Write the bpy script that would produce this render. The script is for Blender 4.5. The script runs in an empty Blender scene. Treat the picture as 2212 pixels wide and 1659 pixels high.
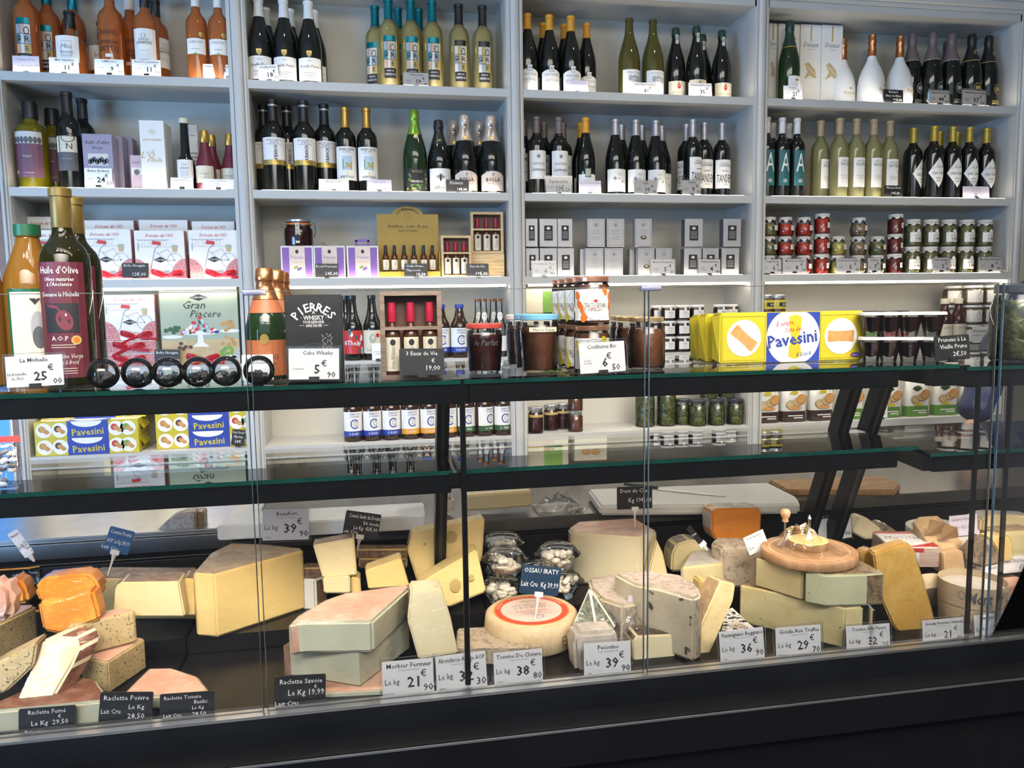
import bpy, bmesh, math, random
from mathutils import Vector, Matrix, geometry
random.seed(7)
sc = bpy.context.scene
COL = sc.collection
PI = math.pi
# ---------------------------------------------------------------- camera
YAW, PITCH, ROLL, FPX, EYE = 0.18102906, 0.10260808, 0.01392951, 1700.0, 1.55
_f = Vector((math.sin(YAW)*math.cos(PITCH), math.cos(YAW)*math.cos(PITCH), -math.sin(PITCH)))
_r = Vector((math.cos(YAW), -math.sin(YAW), 0)); _d = _f.cross(_r)
_r, _d = math.cos(ROLL)*_r+math.sin(ROLL)*_d, -math.sin(ROLL)*_r+math.cos(ROLL)*_d
cam = bpy.data.cameras.new('camera'); camo = bpy.data.objects.new('camera', cam); COL.objects.link(camo)
cam.sensor_fit = 'HORIZONTAL'; cam.sensor_width = 36; cam.lens = FPX/2212*36; cam.clip_start = .02
camo.matrix_world = Matrix(((_r.x, -_d.x, -_f.x, 0), (_r.y, -_d.y, -_f.y, 0), (_r.z, -_d.z, -_f.z, EYE), (0, 0, 0, 1)))
sc.camera = camo
def ray(px, py): return _r*((px-1106)/FPX)+_d*((py-829.5)/FPX)+_f
def onY(px, py, Y):
    v = ray(px, py); v = v*(Y/v.y); return Vector((v.x, v.y, v.z+EYE))
def onZ(px, py, Z):
    v = ray(px, py); v = v*((Z-EYE)/v.z); return Vector((v.x, v.y, v.z+EYE))
def onX(px, py, X):
    v = ray(px, py); v = v*(X/v.x); return Vector((v.x, v.y, v.z+EYE))
# ---------------------------------------------------------------- world, light, exposure
w = bpy.data.worlds.new('world'); sc.world = w; w.use_nodes = True
w.node_tree.nodes['Background'].inputs[0].default_value = (.92, .95, 1, 1)
w.node_tree.nodes['Background'].inputs[1].default_value = .11
sc.view_settings.view_transform = 'Standard'; sc.view_settings.look = 'None'
sc.view_settings.exposure = 0.25; sc.view_settings.gamma = 1.0; sc.view_settings.use_curve_mapping = False
sc.cycles.transparent_max_bounces = 32; sc.cycles.max_bounces = 8; sc.cycles.sample_clamp_indirect = 4
sc.cycles.caustics_reflective = False; sc.cycles.caustics_refractive = False
def area(name, loc, to, sx, sy, power, col):
    l = bpy.data.lights.new(name, 'AREA'); l.shape = 'RECTANGLE'; l.size = sx; l.size_y = sy; l.energy = power; l.color = col
    o = bpy.data.objects.new(name, l); COL.objects.link(o); o.location = loc
    o.rotation_euler = (Vector(to)-Vector(loc)).to_track_quat('-Z', 'Y').to_euler(); return o
area('shop_window_daylight', (-3.5, -.7, 1.25), (-.1, 2.2, .95), 2.0, 1.8, 165, (.30, .57, 1))
area('customer_side_fill', (.5, -.35, 2.55), (.4, 1.55, .85), 4.4, .7, 38, (1, .93, .84)).data.spread = math.radians(72)  # added fill with no real fixture, brightens the cheese fronts behind the pane
area('shopfront_daylight', (-.5, -2.6, 2.65), (.2, 2.4, 1.1), 4.6, 1.7, 25, (.66, .82, 1))
for lx in (-1.0, -.45, .1, .65, 1.2, 1.8):  # added fill spots, no known lamps, aimed at the counter front
    l = bpy.data.lights.new('counter_fill_spot', 'SPOT'); l.energy = 30; l.color = (1, .90, .78); l.shadow_soft_size = .05; l.spot_size = 1.0; l.spot_blend = .7
    o = bpy.data.objects.new('counter_fill_spot', l); COL.objects.link(o); o.location = (lx, .25, 3.0); o.rotation_euler = (Vector((lx, 1.58, .95))-Vector((lx, .25, 3.0))).to_track_quat('-Z', 'Y').to_euler()
area('overhead_fill', (.4, .3, 3.2), (.6, 2.2, 1.0), 3.0, .6, 34, (1, .92, .78))  # added soft fill from overhead for warm ambient light, not a real fitting
for i, (lx, ly) in enumerate(((-.9, 1.2), (.35, 1.1), (1.6, 1.2), (-.2, 2.3), (1.2, 2.3), (2.4, 2.1))):
    l = bpy.data.lights.new('ceiling_spot', 'SPOT'); l.energy = 14; l.color = (1, .88, .72); l.shadow_soft_size = .04; l.spot_size = 2.0; l.spot_blend = .6
    o = bpy.data.objects.new('ceiling_spot', l); COL.objects.link(o); o.location = (lx, ly, 3.15)
# ---------------------------------------------------------------- materials
MAT = {}; PEND = {}
def mat(name, col, rough=.5, metal=0., spec=.5, var=.06, scale=30., bump=0., bscale=120., emit=0., sss=0., coat=0., alpha=None):
    if name in MAT: return MAT[name]
    m = PEND.pop(name, None) or bpy.data.materials.new(name); m.use_nodes = True; n = m.node_tree.nodes; l = m.node_tree.links
    b = n['Principled BSDF']; c = (*col, 1)
    b.inputs['Roughness'].default_value = rough; b.inputs['Metallic'].default_value = metal
    b.inputs['Specular IOR Level'].default_value = spec
    if coat: b.inputs['Coat Weight'].default_value = coat
    if sss:
        b.inputs['Subsurface Weight'].default_value = sss; b.inputs['Subsurface Scale'].default_value = .012
        b.inputs['Subsurface Radius'].default_value = (1, .6, .3)
    tc = n.new('ShaderNodeTexCoord')
    if var:
        nz = n.new('ShaderNodeTexNoise'); nz.inputs['Scale'].default_value = scale; nz.inputs['Detail'].default_value = 3
        l.new(tc.outputs['Object'], nz.inputs['Vector'])
        r = n.new('ShaderNodeValToRGB'); r.color_ramp.elements[0].position = .3; r.color_ramp.elements[1].position = .7
        r.color_ramp.elements[0].color = (*[x*(1-var) for x in col], 1); r.color_ramp.elements[1].color = (*[min(1, x*(1+var)) for x in col], 1)
        l.new(nz.outputs['Fac'], r.inputs['Fac']); l.new(r.outputs['Color'], b.inputs['Base Color'])
    else: b.inputs['Base Color'].default_value = c
    if bump:
        nb = n.new('ShaderNodeTexNoise'); nb.inputs['Scale'].default_value = bscale; nb.inputs['Detail'].default_value = 4
        l.new(tc.outputs['Object'], nb.inputs['Vector'])
        bp = n.new('ShaderNodeBump'); bp.inputs['Strength'].default_value = bump; bp.inputs['Distance'].default_value = .002
        l.new(nb.outputs['Fac'], bp.inputs['Height']); l.new(bp.outputs['Normal'], b.inputs['Normal'])
    if emit:
        b.inputs['Emission Color'].default_value = c; b.inputs['Emission Strength'].default_value = emit
    MAT[name] = m; return m
def mottle(name, c1, c2, scale=60., lo=.45, hi=.6, rough=.55, bump=.3, bscale=None, sss=0., stretch=(1, 1, 1), spec=.4, detail=5, c3=None, s3=200., p3=.66):
    """two-colour blotches (rind, wood, veins); c3 adds fine specks"""
    if name in MAT: return MAT[name]
    m = PEND.pop(name, None) or bpy.data.materials.new(name); m.use_nodes = True; n = m.node_tree.nodes; l = m.node_tree.links; b = n['Principled BSDF']
    b.inputs['Roughness'].default_value = rough; b.inputs['Specular IOR Level'].default_value = spec
    if sss:
        b.inputs['Subsurface Weight'].default_value = sss; b.inputs['Subsurface Scale'].default_value = .01
    tc = n.new('ShaderNodeTexCoord'); mp = n.new('ShaderNodeMapping'); mp.inputs['Scale'].default_value = stretch
    l.new(tc.outputs['Object'], mp.inputs['Vector'])
    nz = n.new('ShaderNodeTexNoise'); nz.inputs['Scale'].default_value = scale; nz.inputs['Detail'].default_value = detail; nz.inputs['Roughness'].default_value = .65
    l.new(mp.outputs['Vector'], nz.inputs['Vector'])
    r = n.new('ShaderNodeValToRGB'); e = r.color_ramp.elements; e[0].position = lo; e[1].position = hi; e[0].color = (*c1, 1); e[1].color = (*c2, 1)
    l.new(nz.outputs['Fac'], r.inputs['Fac']); out = r.outputs['Color']
    if c3:
        n2 = n.new('ShaderNodeTexNoise'); n2.inputs['Scale'].default_value = s3; n2.inputs['Detail'].default_value = 2
        l.new(tc.outputs['Object'], n2.inputs['Vector'])
        r2 = n.new('ShaderNodeValToRGB'); r2.color_ramp.elements[0].position = p3; r2.color_ramp.elements[1].position = p3+.04
        l.new(n2.outputs['Fac'], r2.inputs['Fac'])
        mx = n.new('ShaderNodeMixRGB'); l.new(r2.outputs['Color'], mx.inputs['Fac']); l.new(out, mx.inputs['Color1']); mx.inputs['Color2'].default_value = (*c3, 1); out = mx.outputs['Color']
    l.new(out, b.inputs['Base Color'])
    if bump:
        bp = n.new('ShaderNodeBump'); bp.inputs['Strength'].default_value = bump; bp.inputs['Distance'].default_value = .003
        l.new(nz.outputs['Fac'], bp.inputs['Height']); l.new(bp.outputs['Normal'], b.inputs['Normal'])
    MAT[name] = m; return m
def clear(name, tint=(1, 1, 1), ior=1.45, rough=0., body=0., bcol=None, bump=0., bscale=60., mul=1., add=0., stretch=(1, 1, 1), trl=.5):
    """see-through thin-walled material: tinted transparency + fresnel gloss (+ some cloudy body)"""
    if name in MAT: return MAT[name]
    m = PEND.pop(name, None) or bpy.data.materials.new(name); m.use_nodes = True; n = m.node_tree.nodes; l = m.node_tree.links; n.clear()
    out = n.new('ShaderNodeOutputMaterial'); tr = n.new('ShaderNodeBsdfTransparent'); tr.inputs[0].default_value = (*tint, 1)
    base = tr.outputs[0]
    if body:
        df = n.new('ShaderNodeBsdfDiffuse'); df.inputs[0].default_value = (*(bcol or tint), 1)
        tl = n.new('ShaderNodeBsdfTranslucent'); tl.inputs[0].default_value = (*(bcol or tint), 1)
        m0 = n.new('ShaderNodeMixShader'); m0.inputs[0].default_value = trl; l.new(df.outputs[0], m0.inputs[1]); l.new(tl.outputs[0], m0.inputs[2])
        m1 = n.new('ShaderNodeMixShader'); m1.inputs[0].default_value = body; l.new(base, m1.inputs[1]); l.new(m0.outputs[0], m1.inputs[2]); base = m1.outputs[0]
    gl = n.new('ShaderNodeBsdfGlossy'); gl.inputs['Roughness'].default_value = rough; gl.inputs[0].default_value = (1, 1, 1, 1)
    fr = n.new('ShaderNodeFresnel'); fr.inputs[0].default_value = ior
    if bump:
        tc = n.new('ShaderNodeTexCoord'); mp = n.new('ShaderNodeMapping'); mp.inputs['Scale'].default_value = stretch
        l.new(tc.outputs['Object'], mp.inputs['Vector'])
        nz = n.new('ShaderNodeTexNoise'); nz.inputs['Scale'].default_value = bscale; nz.inputs['Detail'].default_value = 3; nz.inputs['Distortion'].default_value = .8
        l.new(mp.outputs['Vector'], nz.inputs['Vector'])
        bp = n.new('ShaderNodeBump'); bp.inputs['Strength'].default_value = bump; bp.inputs['Distance'].default_value = .004
        l.new(nz.outputs['Fac'], bp.inputs['Height']); l.new(bp.outputs[0], gl.inputs['Normal']); l.new(bp.outputs[0], fr.inputs['Normal'])
    ma = n.new('ShaderNodeMath'); ma.operation = 'MULTIPLY_ADD'; ma.use_clamp = True; l.new(fr.outputs[0], ma.inputs[0]); ma.inputs[1].default_value = mul; ma.inputs[2].default_value = add
    mx = n.new('ShaderNodeMixShader'); l.new(ma.outputs[0], mx.inputs[0]); l.new(base, mx.inputs[1]); l.new(gl.outputs[0], mx.inputs[2]); l.new(mx.outputs[0], out.inputs[0])
    MAT[name] = m; return m
def M(x):
    if x in MAT: return MAT[x]
    if x not in PEND: PEND[x] = bpy.data.materials.new(x)     # defined further down
    return PEND[x]
# paints and basics
mat('paint', (.52, .52, .50), .45, var=.02, scale=4)
mat('back_paint', (.50, .485, .43), .6, var=.03, scale=4)
mat('black_metal', (.004, .0045, .0055), .3, spec=.2, var=.2, scale=9)
mat('black_soft', (.007, .007, .008), .6, spec=.2, var=.15, scale=9)
mat('deck', (.009, .0085, .009), .25, spec=.15, var=.25, scale=14, bump=.05, bscale=400)
mat('base_panel', (.0035, .0035, .0045), .42, spec=.12, var=.15, scale=6)
mat('steel', (.62, .62, .62), .28, metal=1., var=.08, scale=12)
mat('chrome', (.8, .8, .8), .12, metal=1., var=.02)
mat('worktop', (.085, .078, .072), .22, var=.12, scale=10)
mat('white', (.83, .83, .82), .5, var=.02)
mat('card', (.86, .86, .87), .55, var=.02, scale=8)
mat('card_lilac', (.62, .58, .70), .6, var=.04, scale=10)
mat('card_cream', (.78, .75, .66), .6, var=.03, scale=10)
mat('ink', (.012, .012, .016), .6, var=0)
mat('ink_grey', (.25, .25, .28), .6, var=0)
mat('ink_red', (.5, .02, .03), .5, var=0)
mat('ink_blue', (.02, .045, .30), .5, var=0)
mat('chalk', (.85, .86, .86), .8, var=0)
mat('slate', (.012, .012, .013), .4, var=.2, scale=40)
mat('slate_blue', (.012, .035, .075), .4, var=.1, scale=40)
mat('slate_royal', (.02, .10, .26), .4, var=.1, scale=40)
mat('black', (.01, .01, .01), .35, var=0)
mat('led_warm', (1, .86, .66), .5, var=0, emit=16.)
mat('led_up', (1, .88, .70), .5, var=0, emit=56.)
mat('led_case', (1, .80, .62), .5, var=0, emit=42.)
mat('glass_edge', (.0, .045, .035), .12, var=.3, scale=25, spec=.8)
mat('pane_edge', (.16, .19, .19), .15, var=.3, scale=20, spec=.8)
clear('glass', (.985, .995, .99), 1.5)
clear('pane', (.985, .99, .99), 1.38)
clear('sleeve', (.97, .97, .98), 1.45, add=.02, rough=.1)
clear('film', (.99, .99, .99), 1.16, rough=.09, bump=.9, bscale=26, mul=.6, add=.05, stretch=(1, 1, 2.2))
clear('film_fine', (.99, .99, .99), 1.2, rough=.11, bump=1., bscale=38, mul=.7, add=.07)
clear('jar_glass', (.97, .98, .98), 1.45)
clear('lavender', (.75, .75, .92), 1.45, body=.5, bcol=(.6, .6, .8))
# ---------------------------------------------------------------- mesh builder
_tc = {}
def glyphs(s, bold=0., shear=0.):
    k = (s, bold, shear)
    if k not in _tc:
        cu = bpy.data.curves.new('t', 'FONT'); cu.body = s; cu.size = 1; cu.align_x = 'CENTER'; cu.offset = bold*.02; cu.shear = shear
        cu.resolution_u = 1; cu.dimensions = '2D'; cu.fill_mode = 'FRONT'
        ob = bpy.data.objects.new('t', cu); me = bpy.data.meshes.new_from_object(ob)
        vs = [(v.co.x, v.co.y) for v in me.vertices]; fs = [tuple(p.vertices) for p in me.polygons]
        bpy.data.objects.remove(ob); bpy.data.curves.remove(cu); bpy.data.meshes.remove(me)
        if vs:
            xs = [v[0] for v in vs]; cx = (min(xs)+max(xs))/2; wd = max(xs)-min(xs)
            vs = [(x-cx, y-.34) for x, y in vs]
        else: wd = 1
        _tc[k] = (vs, fs, max(wd, 1e-3))
    return _tc[k]
def lerp_prof(prof, z):
    for (z0, r0), (z1, r1) in zip(prof, prof[1:]):
        if z0 <= z <= z1 and z1 > z0: return r0+(r1-r0)*(z-z0)/(z1-z0)
    return prof[-1][1]
class G:
    def __init__(s): s.v = []; s.f = []; s.m = []; s.mats = []
    def mi(s, mt):
        if mt not in s.mats: s.mats.append(mt)
        return s.mats.index(mt)
    def add(s, vs, fs, mt='white', T=None):
        b = len(s.v); i = s.mi(mt)
        s.v += [tuple(T@Vector(v)) for v in vs] if T else [tuple(v) for v in vs]
        for f in fs: s.f.append(tuple(b+k for k in f)); s.m.append(i)
        return s
    def box(s, x0, y0, z0, x1, y1, z1, mt='white', T=None):
        vs = [(x0, y0, z0), (x1, y0, z0), (x1, y1, z0), (x0, y1, z0), (x0, y0, z1), (x1, y0, z1), (x1, y1, z1), (x0, y1, z1)]
        return s.add(vs, [(0, 3, 2, 1), (4, 5, 6, 7), (0, 1, 5, 4), (1, 2, 6, 5), (2, 3, 7, 6), (3, 0, 4, 7)], mt, T)
    def bevbox(s, x0, y0, z0, x1, y1, z1, r, mt='white', seg=2):
        bm = bmesh.new(); bmesh.ops.create_cube(bm, size=1)
        for v in bm.verts: v.co = Vector(((x0+x1)/2+v.co.x*(x1-x0), (y0+y1)/2+v.co.y*(y1-y0), (z0+z1)/2+v.co.z*(z1-z0)))
        bmesh.ops.bevel(bm, geom=bm.edges[:], offset=r, segments=seg, affect='EDGES'); return s.bm(bm, mt)
    def bm(s, bm, mt):
        bm.verts.index_update(); s.add([v.co for v in bm.verts], [tuple(v.index for v in f.verts) for f in bm.faces], mt); bm.free(); return s
    def lathe(s, prof, mt='white', n=20, c=(0, 0), close=True, a0=0, a1=2*PI):
        """prof: list of (z, r)"""
        full = abs(a1-a0-2*PI) < 1e-6; k = n if full else n+1
        vs = []; fs = []
        for z, r in prof:
            for i in range(k):
                a = a0+(a1-a0)*i/n; vs.append((c[0]+r*math.sin(a), c[1]-r*math.cos(a), z))
        for j in range(len(prof)-1):
            for i in range(n):
                i2 = (i+1) % k if full else i+1
                fs.append((j*k+i, j*k+i2, (j+1)*k+i2, (j+1)*k+i))
        if full and close:
            fs.append(tuple(reversed(range(k)))); o = (len(prof)-1)*k; fs.append(tuple(range(o, o+k)))
        return s.add(vs, fs, mt)
    def tube(s, pts, r, mt='white', n=8, flat=1.):
        pts = [Vector(p) for p in pts]; vs = []; fs = []
        for i, p in enumerate(pts):
            t = (pts[min(i+1, len(pts)-1)]-pts[max(i-1, 0)]).normalized()
            a = t.cross(Vector((0, 0, 1)) if abs(t.z) < .9 else Vector((1, 0, 0))).normalized(); b = t.cross(a)
            rr = r[i] if isinstance(r, (list, tuple)) else r
            for k in range(n):
                g = 2*PI*k/n; vs.append(p+a*(rr*math.cos(g))+b*(rr*flat*math.sin(g)))
        for j in range(len(pts)-1):
            for k in range(n): fs.append((j*n+k, j*n+(k+1) % n, (j+1)*n+(k+1) % n, (j+1)*n+k))
        fs.append(tuple(reversed(range(n)))); fs.append(tuple(range((len(pts)-1)*n, len(pts)*n)))
        return s.add(vs, fs, mt)
    def ell(s, c, r, mt='white', n=12, m=8, T=None):
        vs = []; fs = []
        for j in range(m+1):
            t = PI*j/m
            for i in range(n):
                a = 2*PI*i/n; vs.append((c[0]+r[0]*math.sin(t)*math.cos(a), c[1]+r[1]*math.sin(t)*math.sin(a), c[2]+r[2]*math.cos(t)))
        for j in range(m):
            for i in range(n): fs.append((j*n+i, (j+1)*n+i, (j+1)*n+(i+1) % n, j*n+(i+1) % n))
        return s.add(vs, fs, mt, T)
    # --- flat print, drawn in (x, z) facing -y, optionally wrapped on a cylinder of radius R (bend)
    def _map(s, pts, y, bend):
        if bend: return [((bend+y)*math.sin(x/bend), -(bend+y)*math.cos(x/bend), z) for x, z in pts]
        return [(x, -y, z) for x, z in pts]
    def rect(s, x0, z0, x1, z1, mt='white', y=.0006, bend=None, cols=None, frame=0.):
        if frame:
            for a in ((x0, z0, x1, z0+frame), (x0, z1-frame, x1, z1), (x0, z0, x0+frame, z1), (x1-frame, z0, x1, z1)): s.rect(*a, mt, y, bend)
            return s
        n = cols or (max(1, int(abs(x1-x0)/.005)) if bend else 1); pts = []
        for i in range(n+1): pts += [(x0+(x1-x0)*i/n, z0), (x0+(x1-x0)*i/n, z1)]
        return s.add(s._map(pts, y, bend), [(2*i, 2*i+2, 2*i+3, 2*i+1) for i in range(n)], mt)
    def disc(s, cx, cz, rx, rz, mt='white', y=.0008, bend=None, n=20, ring=0., rot=0.):
        c, sn = math.cos(rot), math.sin(rot)
        def p(a, k): u, v = rx*k*math.cos(a), rz*k*math.sin(a); return (cx+u*c-v*sn, cz+u*sn+v*c)
        o = [p(2*PI*i/n, 1) for i in range(n)]
        if ring:
            q = [p(2*PI*i/n, 1-ring) for i in range(n)]
            return s.add(s._map(o+q, y, bend), [(i, (i+1) % n, n+(i+1) % n, n+i) for i in range(n)], mt)
        return s.add(s._map([(cx, cz)]+o, y, bend), [(0, 1+i, 1+(i+1) % n) for i in range(n)], mt)
    def shape(s, pts, mt='white', y=.0008, bend=None):
        t = geometry.tessellate_polygon([[Vector((x, z, 0)) for x, z in pts]])
        fs = []
        for a, b, c in t:
            A, B, C = pts[a], pts[b], pts[c]
            cr = (B[0]-A[0])*(C[1]-A[1])-(B[1]-A[1])*(C[0]-A[0]); fs.append((a, b, c) if cr > 0 else (a, c, b))
        return s.add(s._map(pts, y, bend), fs, mt)
    def line(s, pts, wd, mt='ink', y=.001, bend=None):
        for (x0, z0), (x1, z1) in zip(pts, pts[1:]):
            dx, dz = x1-x0, z1-z0; L = math.hypot(dx, dz) or 1; nx, nz = -dz/L*wd/2, dx/L*wd/2
            s.shape([(x0-nx, z0-nz), (x1-nx, z1-nz), (x1+nx, z1+nz), (x0+nx, z0+nz)], mt, y, bend)
        return s
    def text(s, t, x, z, size, mt='ink', w=None, bold=0., shear=0., rot=0., y=.0011, bend=None, al=0):
        vs, fs, wd = glyphs(t, bold, shear); k = size/.70; kx = k
        if w and wd*k > w: kx = w/wd
        sh = al*wd*kx/2; c, sn = math.cos(rot), math.sin(rot)
        pts = [(x+(u*kx+sh)*c-v*k*sn, z+(u*kx+sh)*sn+v*k*c) for u, v in vs]
        return s.add(s._map(pts, y, bend), fs, mt)
    def arc_text(s, t, cx, cz, R, size, mt='ink', a0=None, y=.0011, bold=0., span=None, below=False, bend=None):
        n = len(t); span = span or n*size*.9/R
        for i, ch in enumerate(t):
            if ch == ' ': continue
            a = (i-(n-1)/2)/max(n-1, 1)*span
            if below: s.text(ch, cx+R*math.sin(a), cz-R*math.cos(a), size, mt, rot=a, y=y, bold=bold, bend=bend)
            else: s.text(ch, cx+R*math.sin(a), cz+R*math.cos(a), size, mt, rot=-a, y=y, bold=bold, bend=bend)
        return s
    def mesh(s, name, smooth=None):
        me = bpy.data.meshes.new(name); me.from_pydata(s.v, [], s.f)
        for mt in s.mats: me.materials.append(M(mt))
        me.polygons.foreach_set('material_index', s.m)
        if smooth:
            me.shade_smooth(); me.set_sharp_from_angle(angle=math.radians(smooth))
        me.update(); return me
# ---------------------------------------------------------------- things
def part(name, g, parent, smooth=None, loc=None, rot=None):
    me = g.mesh(name, smooth) if isinstance(g, G) else g
    o = bpy.data.objects.new(name, me); COL.objects.link(o); o.parent = parent
    if loc: o.location = loc
    if rot: o.rotation_euler = rot
    return o
REG = {}
def thing(name, desc, cat, loc=(0, 0, 0), rot=(0, 0, 0), group=None, rank=None, mesh=None, smooth=None, scale=1.):
    """rank: (row word, sort key); the label's ordinal words are filled in at the end"""
    me = None
    if mesh: me = mesh.mesh(name, smooth) if isinstance(mesh, G) else mesh
    o = bpy.data.objects.new(name, me); COL.objects.link(o); o.location = loc; o.rotation_euler = rot
    if scale != 1.: o.scale = (scale,)*3
    o['category'] = cat; o['label'] = desc
    if group: o['group'] = group
    REG.setdefault(desc, []).append((o, rank))
    return o
def struct(name, g, parent=None, smooth=None):
    o = part(name, g, parent, smooth)
    if not parent: o['kind'] = 'structure'
    return o
DISCS = []
def relax():
    """nudge shelf items that would touch; the one standing further back gives way"""
    for it in range(40):
        moved = False
        for i, (a, ra) in enumerate(DISCS):
            for b, rb in DISCS[i+1:]:
                if abs(a.location.z-b.location.z) > .05: continue
                dx, dy = b.location.x-a.location.x, b.location.y-a.location.y; d = math.hypot(dx, dy); need = ra+rb+.0008
                if d >= need: continue
                m, s_ = (b, 1) if dy >= 0 else (a, -1)
                if abs(dy) > need*.6 and abs(m.location.y+(need-d)) < YB-.005-(rb if m is b else ra): m.location.y += (need-d)*.7
                k = math.sqrt(max(need*need-dy*dy, 0))-abs(dx); sg = 1 if dx >= 0 else -1
                if k > 0:
                    if abs(dy) < .02: a.location.x -= sg*k*.5; b.location.x += sg*k*.5
                    else: m.location.x += sg*s_*k*.6
                moved = True
        if not moved: break
ORD = ['first', 'second', 'third', 'fourth', 'fifth', 'sixth', 'seventh', 'eighth', 'ninth', 'tenth', 'eleventh', 'twelfth', 'thirteenth', 'fourteenth']
def finish_labels():
    for desc, items in REG.items():
        if len(items) < 2: continue
        rows = {}
        for o, rk in items:
            rows.setdefault(rk[0] if rk else '', []).append((rk[1] if rk else o.location.x, o))
        for row, lst in rows.items():
            lst.sort(key=lambda t: t[0])
            for i, (k, o) in enumerate(lst):
                if len(lst) == 1: t = ''
                elif i == 0: t = 'leftmost'
                elif i == len(lst)-1: t = 'rightmost'
                else: t = ORD[i]+' from left'
                sfx = (row+(' ' if t else '')+t) if (row and len(rows) > 1) else t
                o['label'] = desc+((', '+sfx) if sfx else '')
# ================================================================ room shell
YF, YB = 3.0, 3.235                       # shelf fronts, back of the bays
SZ = {1: 2.3495, 2: 1.967, 3: 1.6514, 4: 1.342, 5: 1.0309}
BAYS = [(-1.1823, -.4498), (-.3853, .5455), (.6083, 1.5418), (1.6024, 2.7454)]
TOPZ = 2.697
mat('floor_tile', (.16, .15, .14), .4, var=.15, scale=5)
mat('ceiling_paint', (.6, .58, .54), .7, var=.03)
mat('brown_trim', (.23, .13, .09), .45, var=.15, scale=12)
mat('beige_wall', (.62, .57, .47), .7, var=.03)
mat('blue_door', (.10, .42, .85), .4, var=.04, scale=3)
struct('floor', G().box(-3.2, -1.5, -.05, 4.5, 3.5, 0, 'floor_tile'))
struct('ceiling', G().box(-3.2, -1.5, 3.3, 4.5, 3.5, 3.35, 'ceiling_paint'))
struct('wall_back', G().box(-3.2, 3.27, 0, 4.5, 3.4, 3.3, 'beige_wall'))
struct('door_1', G().box(-2.0, 3.16, 0, -1.262, 3.2, 2.1, 'blue_door'))
struct('trim_1', G().box(-1.262, 3.05, 0, -1.243, 3.27, 3.3, 'beige_wall').box(-1.2432, 3.02, 0, -1.232, 3.27, 3.3, 'steel'))
# ================================================================ wall shelving
SH = thing('wall_shelving', 'built-in pale painted wall shelving with four bays and half-round pilasters', 'shelving')
part('side_trim', G().box(-1.232, 3.0, 0, -1.212, 3.24, 2.9, 'brown_trim'), SH)
part('back_panel', G().box(-1.21, YB, .3, 2.82, YB+.02, 2.9, 'back_paint'), SH)
g = G()
part('cornice', g.box(-1.25, 2.965, TOPZ+.042, 2.9, YB, 2.765, 'paint').box(-1.25, 2.93, 2.765, 2.9, YB, 2.9, 'paint').box(-1.25, 2.985, TOPZ+.028, 2.9, 3.1, TOPZ+.042, 'paint').box(-1.25, YF, TOPZ, 2.9, YB, TOPZ+.03, 'paint'), SH)
def pilaster(x0, x1):
    g = G(); c = (x0+x1)/2; wd = x1-x0
    g.box(x0, YF, .3, x1, YB, TOPZ+.03, 'paint')
    g.box(x0+.006, YF-.006, .3, x0+.013, YF+.01, TOPZ+.03, 'paint').box(x1-.013, YF-.006, .3, x1-.006, YF+.01, TOPZ+.03, 'paint')
    r = wd/2-.014; n = 10; vs = []; fs = []
    for zz in (.3, TOPZ+.03):
        for i in range(n+1):
            a = PI*i/n; vs.append((c-r*math.cos(a), YF-.014*math.sin(a), zz))
    for i in range(n): fs.append((i, i+1, n+2+i, n+1+i))
    g.add(vs, fs, 'paint'); part('pilaster', g, SH, 40)
pilaster(-1.211, BAYS[0][0])
for i in range(3): pilaster(BAYS[i][1], BAYS[i+1][0])
pilaster(BAYS[3][1], 2.81)
for b, (x0, x1) in enumerate(BAYS):
    for s_ in range(1, 6):
        z = SZ[s_]
        sh = part('shelf', G().box(x0, YF, z-.0295, x1, YB, z, 'paint'), SH)
        if s_ <= 3:   # strip let into the front of the shelf, shining up and back
            part('led_strip', G().add([(x0+.03, YF+.006, z+.001), (x1-.03, YF+.006, z+.001), (x1-.03, YF+.010, z+.001), (x0+.03, YF+.010, z+.001)], [(0, 1, 2, 3)], 'led_up'), sh)
        if s_ == 3:   # strip under the front edge, shining down
            part('led_strip', G().box(x0+.012, YF+.004, z-.0385, x1-.012, YF+.014, z-.030, 'led_warm'), sh)
        if s_ == 4:
            part('led_strip', G().add([(x0+.02, YF+.02, z-.0299), (x0+.02, YF+.028, z-.0299), (x1-.02, YF+.028, z-.0299), (x1-.02, YF+.02, z-.0299)], [(0, 1, 2, 3)], 'led_up'), sh)
    part('shelf', G().box(x0, YF, .70, x1, YB, .73, 'paint'), SH)
    part('cupboard_front', G().box(x0, YF, .3, x1, YF+.02, .70, 'paint'), SH)
# ================================================================ counter with glazed display
YG = 1.40; Z0 = .812; Z1 = .85; YS = 1.71; ZA = 1.411; ZB = 1.240
CT = thing('display_counter', 'long black glazed cheese counter with two green-edged glass shelves', 'display counter')
XL, XR = -1.4, 1.262
g = G().box(XL, 1.383, .776, 2.4, 1.415, .825, 'black_metal'); part('front_fascia', g, CT)
part('sill_trim', G().box(XL, 1.386, .825, 2.4, 1.414, .8285, 'steel'), CT)
part('bumper_ledge', G().bevbox(XL, 1.322, .70, 2.4, 1.40, .776, .004, 'base_panel'), CT)
part('bumper_trim', G().box(XL, 1.3205, .772, 2.4, 1.3235, .7755, 'steel'), CT)
part('plinth', G().box(XL, 1.345, .08, 2.4, 1.38, .70, 'base_panel').box(XL, 1.95, .08, 2.4, 1.98, .95, 'black_soft'), CT)
xs = [-1.395, -.62, -.40, .25, .62, 1.1, 1.9, 2.4]
for a, b in zip(xs, xs[1:]): part('deck_tray', G().bevbox(a+.0015, 1.416, Z0-.02, b-.0015, YS+.02, Z0, .002, 'deck'), CT)
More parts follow.
